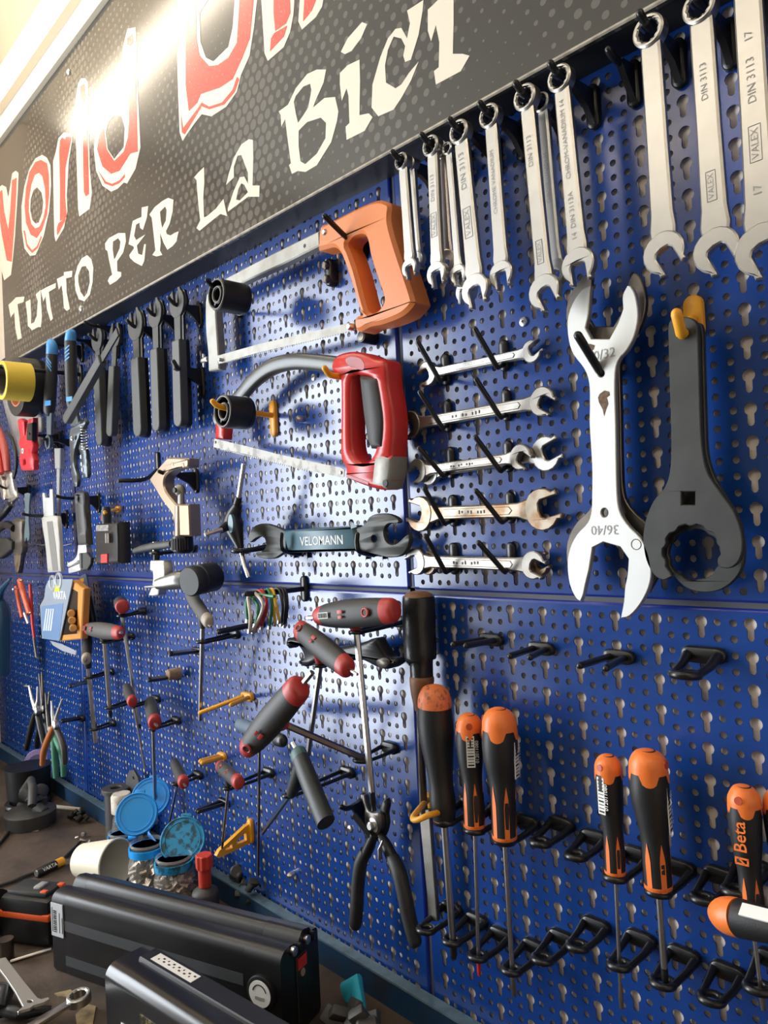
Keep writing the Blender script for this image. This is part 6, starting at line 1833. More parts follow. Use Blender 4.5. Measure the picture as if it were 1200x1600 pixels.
t = thing('grey_rod_tool', 'long thin grey rod tool hanging behind the hooks at the left', 'rod', P(90, 835, -0.03))
part(t, 'rod', mat('pale_grey_metal', (0.45, 0.46, 0.46), 0.4, metal=0.5), lambda b: b.px_plate([fr(FL2, [(585, 140), (622, 140), (612, 800), (605, 1060), (592, 1060), (590, 800), (588, 360)])], -0.030, 0.005, 0.001))
part(t, 'head', MATS['pale_grey_metal'], lambda b: b.px_plate([fr(FL2, [(563, 135), (625, 135), (622, 350), (570, 350)])], -0.033, 0.009, 0.0015))

t = thing('tyre_lever', 'pale grey channel-shaped lever with steel end on a black hook', 'lever', P(84, 890, -0.05))
part(t, 'steel_end', M_BRIGHT, lambda b: b.px_plate([fr(FL2, [(440, 600), (460, 600), (470, 650), (515, 650), (515, 565), (545, 560), (552, 700), (555, 860), (455, 860), (448, 740)])], -0.050, 0.004, 0.0006))
part(t, 'channel', mat('pale_plastic', (0.48, 0.46, 0.42), 0.5), lambda b: b.px_plate([fr(FL2, crom([(432, 880), (470, 845), (560, 840), (598, 880), (612, 1100), (628, 1425), (628, 1425), (495, 1430), (495, 1430), (470, 1150)], 3))], -0.053, 0.008, 0.002), 45)
part(t, 'groove', mat('groove_grey', (0.20, 0.19, 0.175), 0.6), lambda b: b.px_plate([fr(FL2, [(487, 900), (545, 895), (580, 1150), (605, 1410), (548, 1415), (515, 1150)])], -0.0535, 0.001))
pp = P(*q1(FL2, 690, 860), 0)
long_hook('black hook carrying the pale grey lever', P(*q1(FL2, 700, 830), 0).x, P(*q1(FL2, 500, 825), -0.055).z, -0.070, 0.004, 0.020)

t = thing('adjustable_wrench', 'adjustable wrench with black handle and bright chrome jaw', 'wrench', P(120, 890, -0.05))
part(t, 'handle', M_GRIP2, lambda b: b.px_plate([fr(FL2, crom([(770, 620), (800, 588), (835, 588), (862, 620), (875, 800), (893, 1000), (905, 1145), (905, 1145), (808, 1145), (808, 1145), (795, 1000), (780, 800)], 3)), fr(FL2, circ(808, 665, 14, 12, 34))], -0.056, 0.012, 0.003), 45)
part(t, 'jaw_head', M_BRIGHT, lambda b: b.px_plate([fr(FL2, crom([(810, 1142), (810, 1142), (890, 1140), (890, 1140), (895, 1260), (840, 1410), (840, 1410), (712, 1442), (712, 1442), (708, 1385), (708, 1385), (830, 1330), (830, 1310), (708, 1375), (703, 1330), (760, 1300), (800, 1240)], 3))], -0.054, 0.010, 0.0015), 45)
part(t, 'worm_screw', M_GRIP2, lambda b: rod(b, [(*q1(FL2, 868, 1230), -0.056, 6), (*q1(FL2, 872, 1380), -0.056, 6)], 12))
part(t, 'slider', M_GREYBLACK, lambda b: b.px_plate([fr(FL2, [(830, 1225), (900, 1225), (945, 1280), (940, 1340), (905, 1400), (835, 1410)])], -0.060, 0.006, 0.001))
pp = P(*q1(FL2, 1040, 690), 0)
long_hook('black hook carrying the adjustable wrench', pp.x, P(*q1(FL2, 800, 655), -0.055).z + 0.002, -0.068, 0.004, 0.014)

# small black and red tool box
FM = (0, 400, 3.0)
t = thing('chain_tool', 'small black chain tool with red accents on a yellow hook', 'chain tool', P(168, 880, -0.05))
part(t, 'body', M_BLACK, lambda b: b.px_plate([fr(FM, crom([(447, 1255), (447, 1255), (540, 1250), (552, 1265), (555, 1425), (545, 1440), (460, 1445), (447, 1430)], 2))], -0.055, 0.022, 0.003), 45)
part(t, 'label_plate', mat('silver_label', (0.35, 0.33, 0.30), 0.4, metal=0.5, noise=0.8, nscale=220, col2=(0.04, 0.04, 0.04)), lambda b: b.px_plate([fr(FM, [(450, 1262), (508, 1260), (508, 1288), (450, 1290)])], -0.0556, 0.001))
part(t, 'red_button', M_RED, lambda b: b.px_plate([fr(FM, [(472, 1398), (502, 1396), (502, 1438), (472, 1440)])], -0.057, 0.003, 0.0005))
part(t, 'lever_knob', M_GREYBLACK, lambda b: rod(b, [(*q1(FM, 498, 1175), -0.048, 6), (*q1(FM, 498, 1215), -0.048, 8), (*q1(FM, 500, 1255), -0.048, 7)], 14))
part(t, 'red_collar', M_RED, lambda b: rod(b, [(*q1(FM, 495, 1216), -0.048, 7.5), (*q1(FM, 496, 1240), -0.048, 7.5)], 14))
part(t, 'pin', M_STEEL, lambda b: rod(b, [(*q1(FM, 505, 1300), -0.060, 4), (*q1(FM, 506, 1345), -0.060, 4)], 10))
part(t, 'spindle', M_DARKSTEEL, lambda b: rod(b, [(*q1(FM, 405, 1428), -0.052, 3), (*q1(FM, 455, 1425), -0.052, 3)], 8))
twin_hook('yellow hook carrying the small black chain tool', q1(FM, 545, 1188), [q1(FM, 490, 1200), q1(FM, 492, 1206)], -0.055, M_YELLOW, 0.0028, 0.020, group=GY)

t = thing('pipe_pliers', 'brown-grey worn pliers with black grips at the far left', 'pliers', P(28, 890, -0.05))
rods(t, 'grip', M_BLACK, [(*q1(FL2, -20, 880), -0.06, 5), (*q1(FL2, 50, 800), -0.055, 6), (*q1(FL2, 110, 720), -0.05, 5)], 12, 3)
rods(t, 'grip', M_BLACK, [(*q1(FL2, -10, 980), -0.06, 5), (*q1(FL2, 70, 930), -0.055, 6), (*q1(FL2, 150, 970), -0.05, 6)], 12, 3)
part(t, 'body', mat('oily_steel', (0.16, 0.14, 0.12), 0.45, metal=0.7, noise=0.6, nscale=40), lambda b: b.px_plate([fr(FL2, crom([(130, 880), (190, 860), (225, 900), (220, 1030), (232, 1180), (205, 1260), (180, 1430), (155, 1400), (140, 1240), (110, 1080), (100, 960)], 3))], -0.050, 0.012, 0.002), 45)
part(t, 'side_block', M_GREYBLACK, lambda b: b.px_plate([fr(FL2, [(-20, 1070), (60, 1070), (115, 1110), (110, 1190), (30, 1260), (-20, 1290)])], -0.058, 0.014, 0.002))
part(t, 'worn_tip', M_RUSTY, lambda b: b.px_plate([fr(FL2, [(150, 1245), (212, 1240), (205, 1330), (182, 1425), (160, 1420), (148, 1330)])], -0.052, 0.006, 0.001))
t = thing('wire_hook', 'thin silver wire sagging across the panel behind the pale lever', 'wire', P(75, 855, -0.01))
rods(t, 'wire', M_STEEL, [(*q1(FL2, 240, 1120), -0.02, 0.9), (*q1(FL2, 330, 1140), -0.02, 0.9), (*q1(FL2, 480, 1145), -0.012, 0.9), (*q1(FL2, 650, 1150), -0.010, 0.9), (*q1(FL2, 755, 1128), -0.006, 0.9)], 6, 4)

# lower left panel: orange cutter, battery packs, bottle
t = thing('cable_stripper', 'orange-handled folding cutter with dark pointed tip on wire pegs', 'cutter', P(50, 1030, -0.06))
M_OHND = mat('orange_handle', (0.72, 0.11, 0.03), 0.4)
rods(t, 'handle', M_OHND, [(*q1(FL3, 122, 185), -0.065, 5), (*q1(FL3, 128, 205), -0.065, 6), (*q1(FL3, 160, 320), -0.065, 5.2), (*q1(FL3, 182, 395), -0.065, 5)], 14, 3, flat=0.7)
rods(t, 'handle', M_OHND, [(*q1(FL3, 100, 225), -0.050, 4), (*q1(FL3, 118, 330), -0.050, 4), (*q1(FL3, 138, 420), -0.050, 3.5)], 12, 3, flat=0.7)
rods(t, 'red_handle', M_RED, [(*q1(FL3, 187, 210), -0.055, 3.2), (*q1(FL3, 195, 330), -0.055, 4), (*q1(FL3, 205, 470), -0.055, 3.4), (*q1(FL3, 214, 550), -0.055, 2.8)], 12, 3, flat=0.7)
rods(t, 'dark_tip', M_DARKSTEEL, [(*q1(FL3, 213, 545), -0.055, 2.6), (*q1(FL3, 228, 670), -0.055, 2), (*q1(FL3, 250, 676), -0.055, 1.6)], 8)
rods(t, 'joint', M_STEEL, [(*q1(FL3, 155, 395), -0.058, 3), (*q1(FL3, 180, 460), -0.058, 3)], 10)
for (x, y) in ((124, 190), (180, 392)):
    p = P(*q1(FL3, x, y), -0.073)
    part(t, 'rivet', M_STEEL, lambda b: b.lathe(p + Vector((0, 0.003, 0)), p - Vector((0, 0.001, 0)), [(0, 0.003), (1, 0.002)], 10))
t = thing('wire_peg', 'pair of thin chrome pegs carrying the orange cutter', 'hook', P(60, 915, 0), None)
for (x0, y0, x1, y1) in ((60, 208, 215, 212), (80, 243, 285, 222)):
    rods(t, 'peg', M_STEEL, [(*q1(FL3, x0, y0), -0.085, 1.2), (*q1(FL3, x1, y1), -0.004, 1.2)], 8)

t = thing('battery_pack', 'blister pack of batteries with VARTA print and orange tray', 'battery pack', P(100, 990, -0.06))
M_BLUECARD = mat('blue_card', (0.16, 0.26, 0.45), 0.35)
Yb_ = -0.065
part(t, 'card', mat('grey_blue_card', (0.28, 0.33, 0.40), 0.3), lambda b: b.px_plate([fr(FL3, [(285, 225), (300, 190), (340, 180), (455, 180), (430, 300), (372, 565), (262, 550), (250, 345), (275, 300)])], Yb_, 0.002))
part(t, 'print', M_BLUECARD, lambda b: b.px_plate([fr(FL3, [(258, 350), (395, 330), (370, 562), (264, 548)])], Yb_ - 0.0004, 0.0003), 0)
part(t, 'hanger', mat('clear_plastic', (0.6, 0.62, 0.64), 0.15, alpha=0.5), lambda b: (b.ring(P(*q1(FL3, 330, 205), Yb_), (0, 1, 0), 0.014, 0.003, 20, 8), b.ring(P(*q1(FL3, 368, 190), Yb_), (0, 1, 0), 0.014, 0.003, 20, 8)))
part(t, 'price_sticker', mat('neon_yellow', (0.75, 0.85, 0.02), 0.5), lambda b: b.px_plate([fr(FL3, [(345, 222), (376, 222), (370, 256), (338, 256)])], Yb_ - 0.001, 0.0006), 0)
text_part(t, 'VARTA', P(*q1(FL3, 372, 282), Yb_), P(*q1(FL3, 412, 284), Yb_) - P(*q1(FL3, 330, 280), Yb_), (0, 0, 1), 0.022, M_WHITE, 'lettering', bold=0.015)
for k in range(4):
    part(t, 'printed_cell', mat('pale_print', (0.62, 0.70, 0.78), 0.4), lambda b: b.px_plate([fr(FL3, [(288 + 14 * k, 365), (295 + 14 * k, 365), (278 + 14 * k, 502), (269 + 14 * k, 502)])], Yb_ - 0.0008, 0.0003), 0)
M_TRAY = mat('orange_tray', (0.62, 0.27, 0.05), 0.4)
part(t, 'tray', M_TRAY, lambda b: b.px_plate([fr(FL3, [(455, 185), (495, 225), (522, 240), (505, 555), (375, 568), (378, 535), (420, 400)])], Yb_ + 0.004, 0.013, 0.002))
part(t, 'tray_window', mat('dark_window', (0.03, 0.02, 0.015), 0.2), lambda b: b.px_plate([fr(FL3, [(452, 240), (485, 260), (480, 520), (385, 530), (410, 410)])], Yb_ + 0.0035, 0.001))
for (x, y) in ((445, 396), (450, 438), (457, 487)):
    p = P(*q1(FL3, x, y), Yb_ - 0.006)
    part(t, 'battery_cell', mat('copper_can', (0.60, 0.32, 0.10), 0.35, metal=0.4), lambda b: b.lathe(p + Vector((-0.02, 0.008, 0)), p, [(0, 0.007), (0.95, 0.007), (1, 0.0055)], 16))
part(t, 'clear_tab', MATS['clear_plastic'], lambda b: b.px_plate([fr(FL3, [(310, 565), (380, 585), (475, 630), (470, 655), (390, 630), (330, 595)])], Yb_ + 0.002, 0.002, 0.0005))
t = thing('battery_pack', 'dark narrow battery blister pack behind the orange tray', 'battery pack', P(140, 970, -0.03))
part(t, 'card', mat('dark_blue_card', (0.10, 0.15, 0.22), 0.3), lambda b: b.px_plate([fr(FL3, [(490, 165), (535, 145), (600, 440), (590, 470), (520, 470)])], -0.022, 0.003))
part(t, 'cells', M_BLACK, lambda b: (rod(b, [(*q1(FL3, 525, 300), -0.029, 5), (*q1(FL3, 560, 455), -0.029, 5)], 12)))
part(t, 'cells', M_BLACK, lambda b: (rod(b, [(*q1(FL3, 550, 290), -0.027, 5), (*q1(FL3, 582, 445), -0.027, 5)], 12)))
part(t, 'flash', M_YELLOW, lambda b: b.px_plate([fr(FL3, [(500, 180), (522, 172), (525, 190), (512, 205)])], -0.0225, 0.0004), 0)

t = thing('spray_bottle', 'translucent teal spray bottle cut by the left edge', 'bottle', P(4, 1050, -0.08))
M_BOTTLE = mat('teal_bottle', (0.02, 0.08, 0.16), 0.2, alpha=0.9)
rods(t, 'body', M_BOTTLE, [(2, 1052, -0.08, 12), (2, 1048, -0.08, 14), (2, 1000, -0.08, 14.5), (1, 955, -0.08, 14), (-1, 940, -0.08, 8), (-1, 930, -0.08, 5)], 20, 3)
rods(t, 'nozzle', M_BOTTLE, [(0, 932, -0.08, 5), (2, 922, -0.085, 5), (10, 912, -0.09, 3.5), (17, 904, -0.095, 2)], 10, 2)

# pliers standing in the corner
t = thing('pliers_cup', 'dark cup on the bench holding the pliers', 'cup', PZ(100, 1275, Z_BENCH))
pcx = Vector((-1.19, -0.068, Z_BENCH))
WL[t.name] = pcx.copy()
t.location = pcx
part(t, 'cup', M_BLACK, lambda b: b.sweep([pcx + Vector((0, 0, 0.0005)), pcx + Vector((0, 0, 0.06)), pcx + Vector((0, 0, 0.075)), pcx + Vector((0, 0, 0.074)), pcx + Vector((0, 0, 0.01))], [0.042, 0.045, 0.046, 0.041, 0.038], n=22), 40)
part(t, 'foot_ring', M_BLACK, lambda b: b.ring(pcx + Vector((0.03, -0.012, 0.0068)), (0, 0, 1), 0.040, 0.006, 24, 8))


def pliers(label, tips, pivot, ends, Y, mg, mj, rj=2.6, rg=5.0):
    p = P(*q1(FL3, *pivot), Y)
    t = thing('long_nose_pliers', label, 'pliers', (p.x, Y, p.z - 0.1), 'pliers standing in the corner cup')
    for k, tp in enumerate(tips):
        pts = [(*q1(FL3, *q), Y + 0.003 * k, rj * (0.5 + 0.5 * i / max(1, len(tp) - 1))) for i, q in enumerate(tp)]
        rods(t, 'jaw', mj, pts + [(*q1(FL3, *pivot), Y + 0.003 * k, rj * 1.6)], 10)
    part(t, 'joint', mj, lambda b: b.lathe(p + Vector((0, 0.006, 0)), p - Vector((0, 0.004, 0)), [(0, 0.009), (0.8, 0.009), (1, 0.005)], 14))
    for k, (gp, m_) in enumerate(zip(ends, mg)):
        rods(t, 'handle', m_, [(*q1(FL3, *pivot), Y + 0.004 * k, rj * 1.4)] + [(*q1(FL3, *q), Y + 0.004 * k, rg * (0.85 if i == len(gp) - 1 else 1)) for i, q in enumerate(gp)], 12, 3)
    return t


MO2 = mat('dull_orange_grip', (0.42, 0.13, 0.03), 0.5)
MG2 = mat('green_grip', (0.04, 0.20, 0.12), 0.5)
pliers('bent-nose pliers with black handles, leftmost in the corner', [[(152, 848), (182, 850), (200, 930)], [(235, 850), (238, 930)]], (225, 1000), [[(200, 1090), (165, 1240)], [(250, 1090), (275, 1210)]], -0.090, (M_BLACK, M_BLACK), M_STEEL)
pliers('orange-handled long-nose pliers in the corner cup', [[(322, 940), (328, 1010)], [(388, 930), (362, 1010)]], (340, 1090), [[(318, 1140), (275, 1250), (265, 1340)], [(360, 1130), (398, 1230), (404, 1335)]], -0.100, (MO2, mat('black_orange_grip', (0.03, 0.025, 0.02), 0.5)), M_STEEL)
pliers('dark old pliers standing between the bent-nose and the orange ones', [[(262, 760), (270, 900)], [(245, 770), (262, 900)]], (268, 985), [[(250, 1080), (232, 1230)], [(295, 1080), (312, 1200)]], -0.070, (M_BLACK, M_BLACK), M_DARKSTEEL)
pliers('green-handled pliers behind the orange ones', [[(285, 890), (295, 1000)], [(310, 880), (300, 1000)]], (310, 1120), [[(335, 1200), (345, 1330), (350, 1420)], [(370, 1220), (395, 1320), (398, 1410)]], -0.075, (MG2, MG2), M_DARKSTEEL)

# ================================================================== ON THE BENCH
M_BATT = mat('battery_shell', (0.014, 0.014, 0.015), 0.30, bump=0.05, bscale=800)
M_BATT_CAP = mat('battery_cap', (0.010, 0.010, 0.011), 0.38)
M_BATT_GREY = mat('battery_grey_stripe', (0.045, 0.048, 0.052), 0.5)


ZS = 0.907


def ext(b, O, u, v, l0, l1, prof):
    """extrude the profile [(across, up)] along u from l0 to l1"""
    O, u, v = Vector(O), Vector(u), Vector(v)
    n = len(prof)
    vs = [O + u * l + v * a + Vector((0, 0, z * ZS)) for l in (l0, l1) for a, z in prof]
    fs = [(i, (i + 1) % n, n + (i + 1) % n, n + i) for i in range(n)] + [tuple(range(n))[::-1], tuple(range(n, 2 * n))]
    b.add(vs, fs)


def rnd(cx, cz, r, a0, a1, n=5):
    return [(cx + r * math.cos(math.radians(a0 + (a1 - a0) * i / n)), cz + r * math.sin(math.radians(a0 + (a1 - a0) * i / n))) for i in range(n + 1)]


# rear battery
O1 = Vector((-0.488, -0.260, Z_BENCH + 0.0005))
U1 = Vector((0.945, 0.328, 0)).normalized() * ZS
V1 = Vector((-0.328, 0.945, 0)).normalized() * ZS
PROF1 = [(0.0, 0.006), (0.003, 0.0)] + [(0.077, 0.0), (0.080, 0.006), (0.080, 0.098)] + rnd(0.074, 0.100, 0.006, 0, 90, 3) + [(0.066, 0.107), (0.062, 0.113)] + rnd(0.050, 0.106, 0.010, 60, 120, 3) + [(0.040, 0.110), (0.037, 0.104), (0.033, 0.104), (0.030, 0.109)] + rnd(0.020, 0.103, 0.008, 70, 100, 2) + rnd(0.014, 0.097, 0.014, 95, 180, 6)


def scale_prof(pr, k, dz=0.0, d=0.0):
    return [((a - 0.04) * k + 0.04, max(0.0, (z - 0.055) * k + 0.055 + dz)) for a, z in pr]


t = thing('ebike_battery', 'large black bicycle battery with grey stripes lying along the upstand', 'battery', O1 + U1 * 0.2)
part(t, 'shell', M_BATT, lambda b: ext(b, O1, U1, V1, 0.026, 0.345, PROF1), 40)
part(t, 'end_cap', M_BATT_CAP, lambda b: (ext(b, O1, U1, V1, 0.0, 0.0255, scale_prof(PROF1, 0.99))), 40)
part(t, 'end_cap', M_BATT_CAP, lambda b: (ext(b, O1, U1, V1, 0.3455, 0.400, scale_prof(PROF1, 1.01))), 40)
for z0, z1 in ((0.062, 0.076), (0.014, 0.027)):
    part(t, 'grey_stripe', M_BATT_GREY, lambda b: ext(b, O1 - V1 * 0.0006, U1, V1, 0.027, 0.344, [(0, z0), (0, z1), (0.001, z1), (0.001, z0)]), 0)


def face_box(parent, name, m, O, u, v, l0, l1, z0, z1, off=0.0008):
    return part(parent, name, m, lambda b: ext(b, O - v * off, u, v, l0, l1, [(0, z0), (0, z1), (off * 0.9, z1), (off * 0.9, z0)]), 0)


lab = face_box(t, 'type_label', mat('silver_sticker', (0.55, 0.57, 0.60), 0.4), O1, U1, V1, 0.001, 0.0250, 0.052, 0.098, 0.0018)
for k in range(12):
    face_box(lab, 'bar', M_INK, O1, U1, V1, 0.0065, 0.0125, 0.058 + 0.0026 * k, 0.0592 + 0.0026 * k + (0.0005 if k % 3 else 0), 0.0022)
for k in range(3):
    face_box(lab, 'print_line', M_INK, O1, U1, V1, 0.0035 + 0.0055 * k + (0.009 if k else 0), 0.0042 + 0.0055 * k + (0.009 if k else 0), 0.058, 0.092 - 0.006 * k, 0.0022)
pc = O1 + U1 * 0.372 - V1 * 0.001 + Vector((0, 0, 0.062 * ZS))
part(t, 'badge', M_BLACK, lambda b: b.lathe(pc + V1 * 0.002, pc - V1 * 0.004, [(0, 0.0185), (0.8, 0.0185), (1, 0.017)], 28), 40)
lab = part(t, 'badge_face', M_WHITE, lambda b: b.lathe(pc, pc - V1 * 0.0048, [(0, 0.0145), (1, 0.0143)], 28), 40)


def _arc(b):
    pts = [pc - V1 * 0.005 + U1 * (0.010 * math.cos(a)) + Vector((0, 0, 0.010 * math.sin(a))) for a in np.linspace(0.3, 2.85, 14)]
    b.sweep(pts, 0.0006, n=6)


part(lab, 'badge_arc', M_INK, _arc)
part(lab, 'worn_print', mat('grey_smudge', (0.35, 0.34, 0.33), 0.6), lambda b: b.obox(pc - V1 * 0.0051 + Vector((0, 0, -0.0045)), U1.normalized(), V1.normalized(), (0, 0, 1), 0.012, 0.0003, 0.0035), 0)
# end face with red window and latch
E1 = O1 + U1 * 0.4006


def endbox(parent, name, m, a0, a1, z0, z1, d=0.0015):
    return part(parent, name, m, lambda b: b.add([E1 + V1 * a + Vector((0, 0, z * ZS)) + U1 * dd for dd in (0, d) for a, z in ((a0, z0), (a1, z0), (a1, z1), (a0, z1))], [(0, 1, 2, 3), (4, 7, 6, 5), (0, 4, 5, 1), (1, 5, 6, 2), (2, 6, 7, 3), (3, 7, 4, 0)]), 0)


endbox(t, 'slide_frame', mat('dark_grey_gloss', (0.05, 0.05, 0.05), 0.25), 0.030, 0.052, 0.010, 0.092, 0.001)
endbox(t, 'slide', M_BLACK, 0.032, 0.050, 0.012, 0.090, 0.002)
endbox(t, 'red_window', M_RED, 0.032, 0.050, 0.076, 0.090, 0.0026)
pz = E1 + V1 * 0.041 + Vector((0, 0, 0.070 * ZS))
part(t, 'rivet', mat('tan_dot', (0.3, 0.22, 0.16), 0.5), lambda b: b.lathe(pz, pz + U1 * 0.003, [(0, 0.0045), (1, 0.004)], 14))
for a in (0.024, 0.052):
    pz = E1 + V1 * a + Vector((0, 0, 0.104 * ZS))
    part(t, 'end_screw', M_STEEL, lambda b: (b.lathe(pz, pz + U1 * 0.006, [(0, 0.005), (0.8, 0.005), (1, 0.003)], 14)))
    part(t, 'screw_lug', M_BLACK, lambda b: b.obox(pz + V1 * 0.010 + U1 * 0.003, U1, V1, (0, 0, 1), 0.008, 0.004, 0.010, 0.001))

# front battery
A2, B2 = PZ(235, 1486, Z_BENCH + 0.096), PZ(432, 1600, Z_BENCH + 0.096)
U2 = (B2 - A2)
U2.z = 0
U2.normalize()
U2 *= ZS
V2 = Vector((-U2.y, U2.x, 0))
C2 = PZ(163, 1518, Z_BENCH + 0.088)
O2 = Vector((C2.x, C2.y, Z_BENCH + 0.0005))
PROF2 = [(0.0, 0.006), (0.003, 0.0), (0.053, 0.0), (0.056, 0.006), (0.056, 0.096)] + rnd(0.048, 0.096, 0.008, 0, 90, 4) + [(0.018, 0.104)] + rnd(0.016, 0.088, 0.016, 95, 180, 7)
t = thing('ebike_battery', 'glossy black bicycle battery with white paper label, nearest the viewer', 'battery', O2 + U2 * 0.15)
M_BATT2 = mat('battery_shell_gloss', (0.012, 0.012, 0.013), 0.22)
part(t, 'shell', M_BATT2, lambda b: ext(b, O2, U2, V2, 0.032, 0.40, PROF2), 40)
part(t, 'end_cap', M_BATT2, lambda b: ext(b, O2, U2, V2, 0.0, 0.0312, [((a - 0.028) * 0.98 + 0.028, z * 0.99) for a, z in PROF2]), 40)
part(t, 'rail', M_BATT_CAP, lambda b: ext(b, O2, U2, V2, 0.026, 0.40, [(0.030, 0.103), (0.031, 0.107), (0.0325, 0.108), (0.0535, 0.108), (0.055, 0.107), (0.0555, 0.103)]), 30)
lab = part(t, 'paper_label', mat('white_paper', (0.72, 0.70, 0.66), 0.6), lambda b: ext(b, O2, U2, V2, 0.042, 0.122, [(0.036, 0.1081), (0.036, 0.1085), (0.050, 0.1085), (0.050, 0.1081)]), 0)
for k in range(14):      # handwriting too small to read: short pen strokes
    ls, ws = 0.050 + 0.0050 * k, 0.0405 + (0.004 if k % 2 else 0.0)
    part(lab, 'pen_stroke', M_INK, lambda b: ext(b, O2, U2, V2, ls, ls + (0.0035 if k % 3 else 0.002), [(ws, 0.1085), (ws, 0.1087), (ws + 0.0022, 0.1087), (ws + 0.0022, 0.1085)]), 0)
face_box(t, 'face_label', mat('white_paper', (0.72, 0.70, 0.66), 0.6), O2, U2, V2, 0.034, 0.060, 0.020, 0.050)
fl = face_box(t, 'gold_sticker', mat('gold_flakes', (0.30, 0.24, 0.10), 0.35, metal=0.5, noise=0.9, nscale=160, col2=(0.02, 0.02, 0.02), nlo=0.45, nhi=0.5), O2, U2, V2, 0.075, 0.120, 0.035, 0.075)

# ---- jars with blue flip lids
M_GLASS = mat('jar_plastic', (0.75, 0.74, 0.72), 0.12, alpha=0.16)
M_LID = mat('sky_blue_lid', (0.015, 0.33, 0.85), 0.35)
M_LIDW = mat('dirty_blue_lid', (0.02, 0.30, 0.58), 0.4, noise=0.9, nscale=90, col2=(0.015, 0.06, 0.09), nlo=0.48, nhi=0.58)
M_SCREWS = mat('screw_heap', (0.42, 0.34, 0.26), 0.35, metal=0.7, noise=0.8, nscale=120, col2=(0.10, 0.07, 0.05))


def jar(label, neck_px, Y, R, lid_px, lid_r, mlid, lid_Y, tilt=0.0, bits=45):
    c = P(*neck_px, Y)
    zn = c.z
    c = Vector((c.x, Y, Z_BENCH + 0.0005))
    h = zn - Z_BENCH
    t = thing('storage_jar', label, 'jar', c, 'clear jars with blue flip lids')
    part(t, 'body', M_GLASS, lambda b: b.sweep([c, c + Vector((0, 0, 0.006)), c + Vector((0, 0, h * 0.72)), c + Vector((0, 0, h * 0.86)), c + Vector((0, 0, h * 0.95)), c + Vector((0, 0, h + 0.012))], [R * 0.94, R, R, R * 0.93, R * 0.84, R * 0.84], n=28, caps=False), 50)
    part(t, 'base', M_GLASS, lambda b: b.lathe(c, c + Vector((0, 0, 0.002)), [(0, R * 0.94), (1, R * 0.94)], 28))
    part(t, 'rim', mlid, lambda b: b.sweep([c + Vector((0, 0, h - 0.004)), c + Vector((0, 0, h - 0.003)), c + Vector((0, 0, h + 0.008)), c + Vector((0, 0, h + 0.008)), c + Vector((0, 0, h - 0.004))], [R * 0.86, R * 0.95, R * 0.95, R * 0.87, R * 0.86], n=28, caps=False), 40)
    part(t, 'glass_lip', M_GLASS, lambda b: b.ring(c + Vector((0, 0, h + 0.013)), (0, 0, 1), R * 0.84, 0.002, 28, 8))
    # contents: metal pieces
    def heap(b):
        rnd_ = random.Random(hash(label) % 1000)
        rnd_ = random.Random(len(label) * 7 + 3)
        for i in range(bits * 4):
            a, q = rnd_.uniform(0, 6.28), R * 0.98 * math.sqrt(rnd_.random())
            z = rnd_.uniform(0.004, h * 0.78)
            ax_ = Vector((rnd_.uniform(-1, 1), rnd_.uniform(-1, 1), rnd_.uniform(-0.5, 0.5))).normalized()
            u_ = ax_.orthogonal().normalized()
            b.obox(c + Vector((math.cos(a) * q * 0.85, math.sin(a) * q * 0.85, z)), ax_, u_, ax_.cross(u_), rnd_.uniform(0.008, 0.018), rnd_.uniform(0.004, 0.011), rnd_.uniform(0.001, 0.004))
    part(t, 'metal_bits', M_SCREWS, heap, 20, kind='stuff')
    lc = P(*lid_px, lid_Y)
    Rl = rad(lc, lid_r)
    n_ = (CAM - lc).normalized()
    n_ = (n_ + Vector((-0.25, -0.05, 0.05 + tilt))).normalized()
    lo = part(t, 'lid', mlid, lambda b: b.lathe(lc - n_ * 0.004, lc + n_ * 0.004, [(0, Rl * 0.93), (0.2, Rl), (0.8, Rl), (1, Rl * 0.97)], 36), 40)
    part(lo, 'lid_ridge', mlid, lambda b: (b.ring(lc + n_ * 0.0042, n_, Rl * 0.95, Rl * 0.045, 36, 8), b.ring(lc + n_ * 0.0042, n_, Rl * 0.78, Rl * 0.03, 36, 6)))
    up_ = (Vector((0, 0, 1)) - n_ * n_.z).normalized()
    rt = up_.cross(n_)
    part(lo, 'thumb_tab', mlid, lambda b: b.obox(lc + up_ * (Rl * 1.03) + rt * Rl * 0.1, rt, n_, up_, Rl * 0.5, 0.004, Rl * 0.2, 0.0015))
    part(t, 'hinge', mlid, lambda b: b.sweep([lc - up_ * Rl * 0.93, (lc - up_ * Rl * 1.0).lerp(Vector((c.x, Y, zn)), 0.5), Vector((c.x, Y + R * 0.6, zn + 0.003))], 0.004, n=8, flat=0.4))
    return t


jar('clear jar nearest the red knob with a stained blue lid', (272, 1352), -0.075, 0.030, (286, 1313), 35, M_LIDW, -0.052)
jar('clear jar of metal bits between the other two jars, lid behind', (230, 1330), -0.085, 0.029, (236, 1246), 30, M_LID, -0.040, 0.1)
jar('clear jar behind the cream cup with a clean blue lid', (192, 1312), -0.066, 0.026, (214, 1272), 32, M_LID, -0.084)

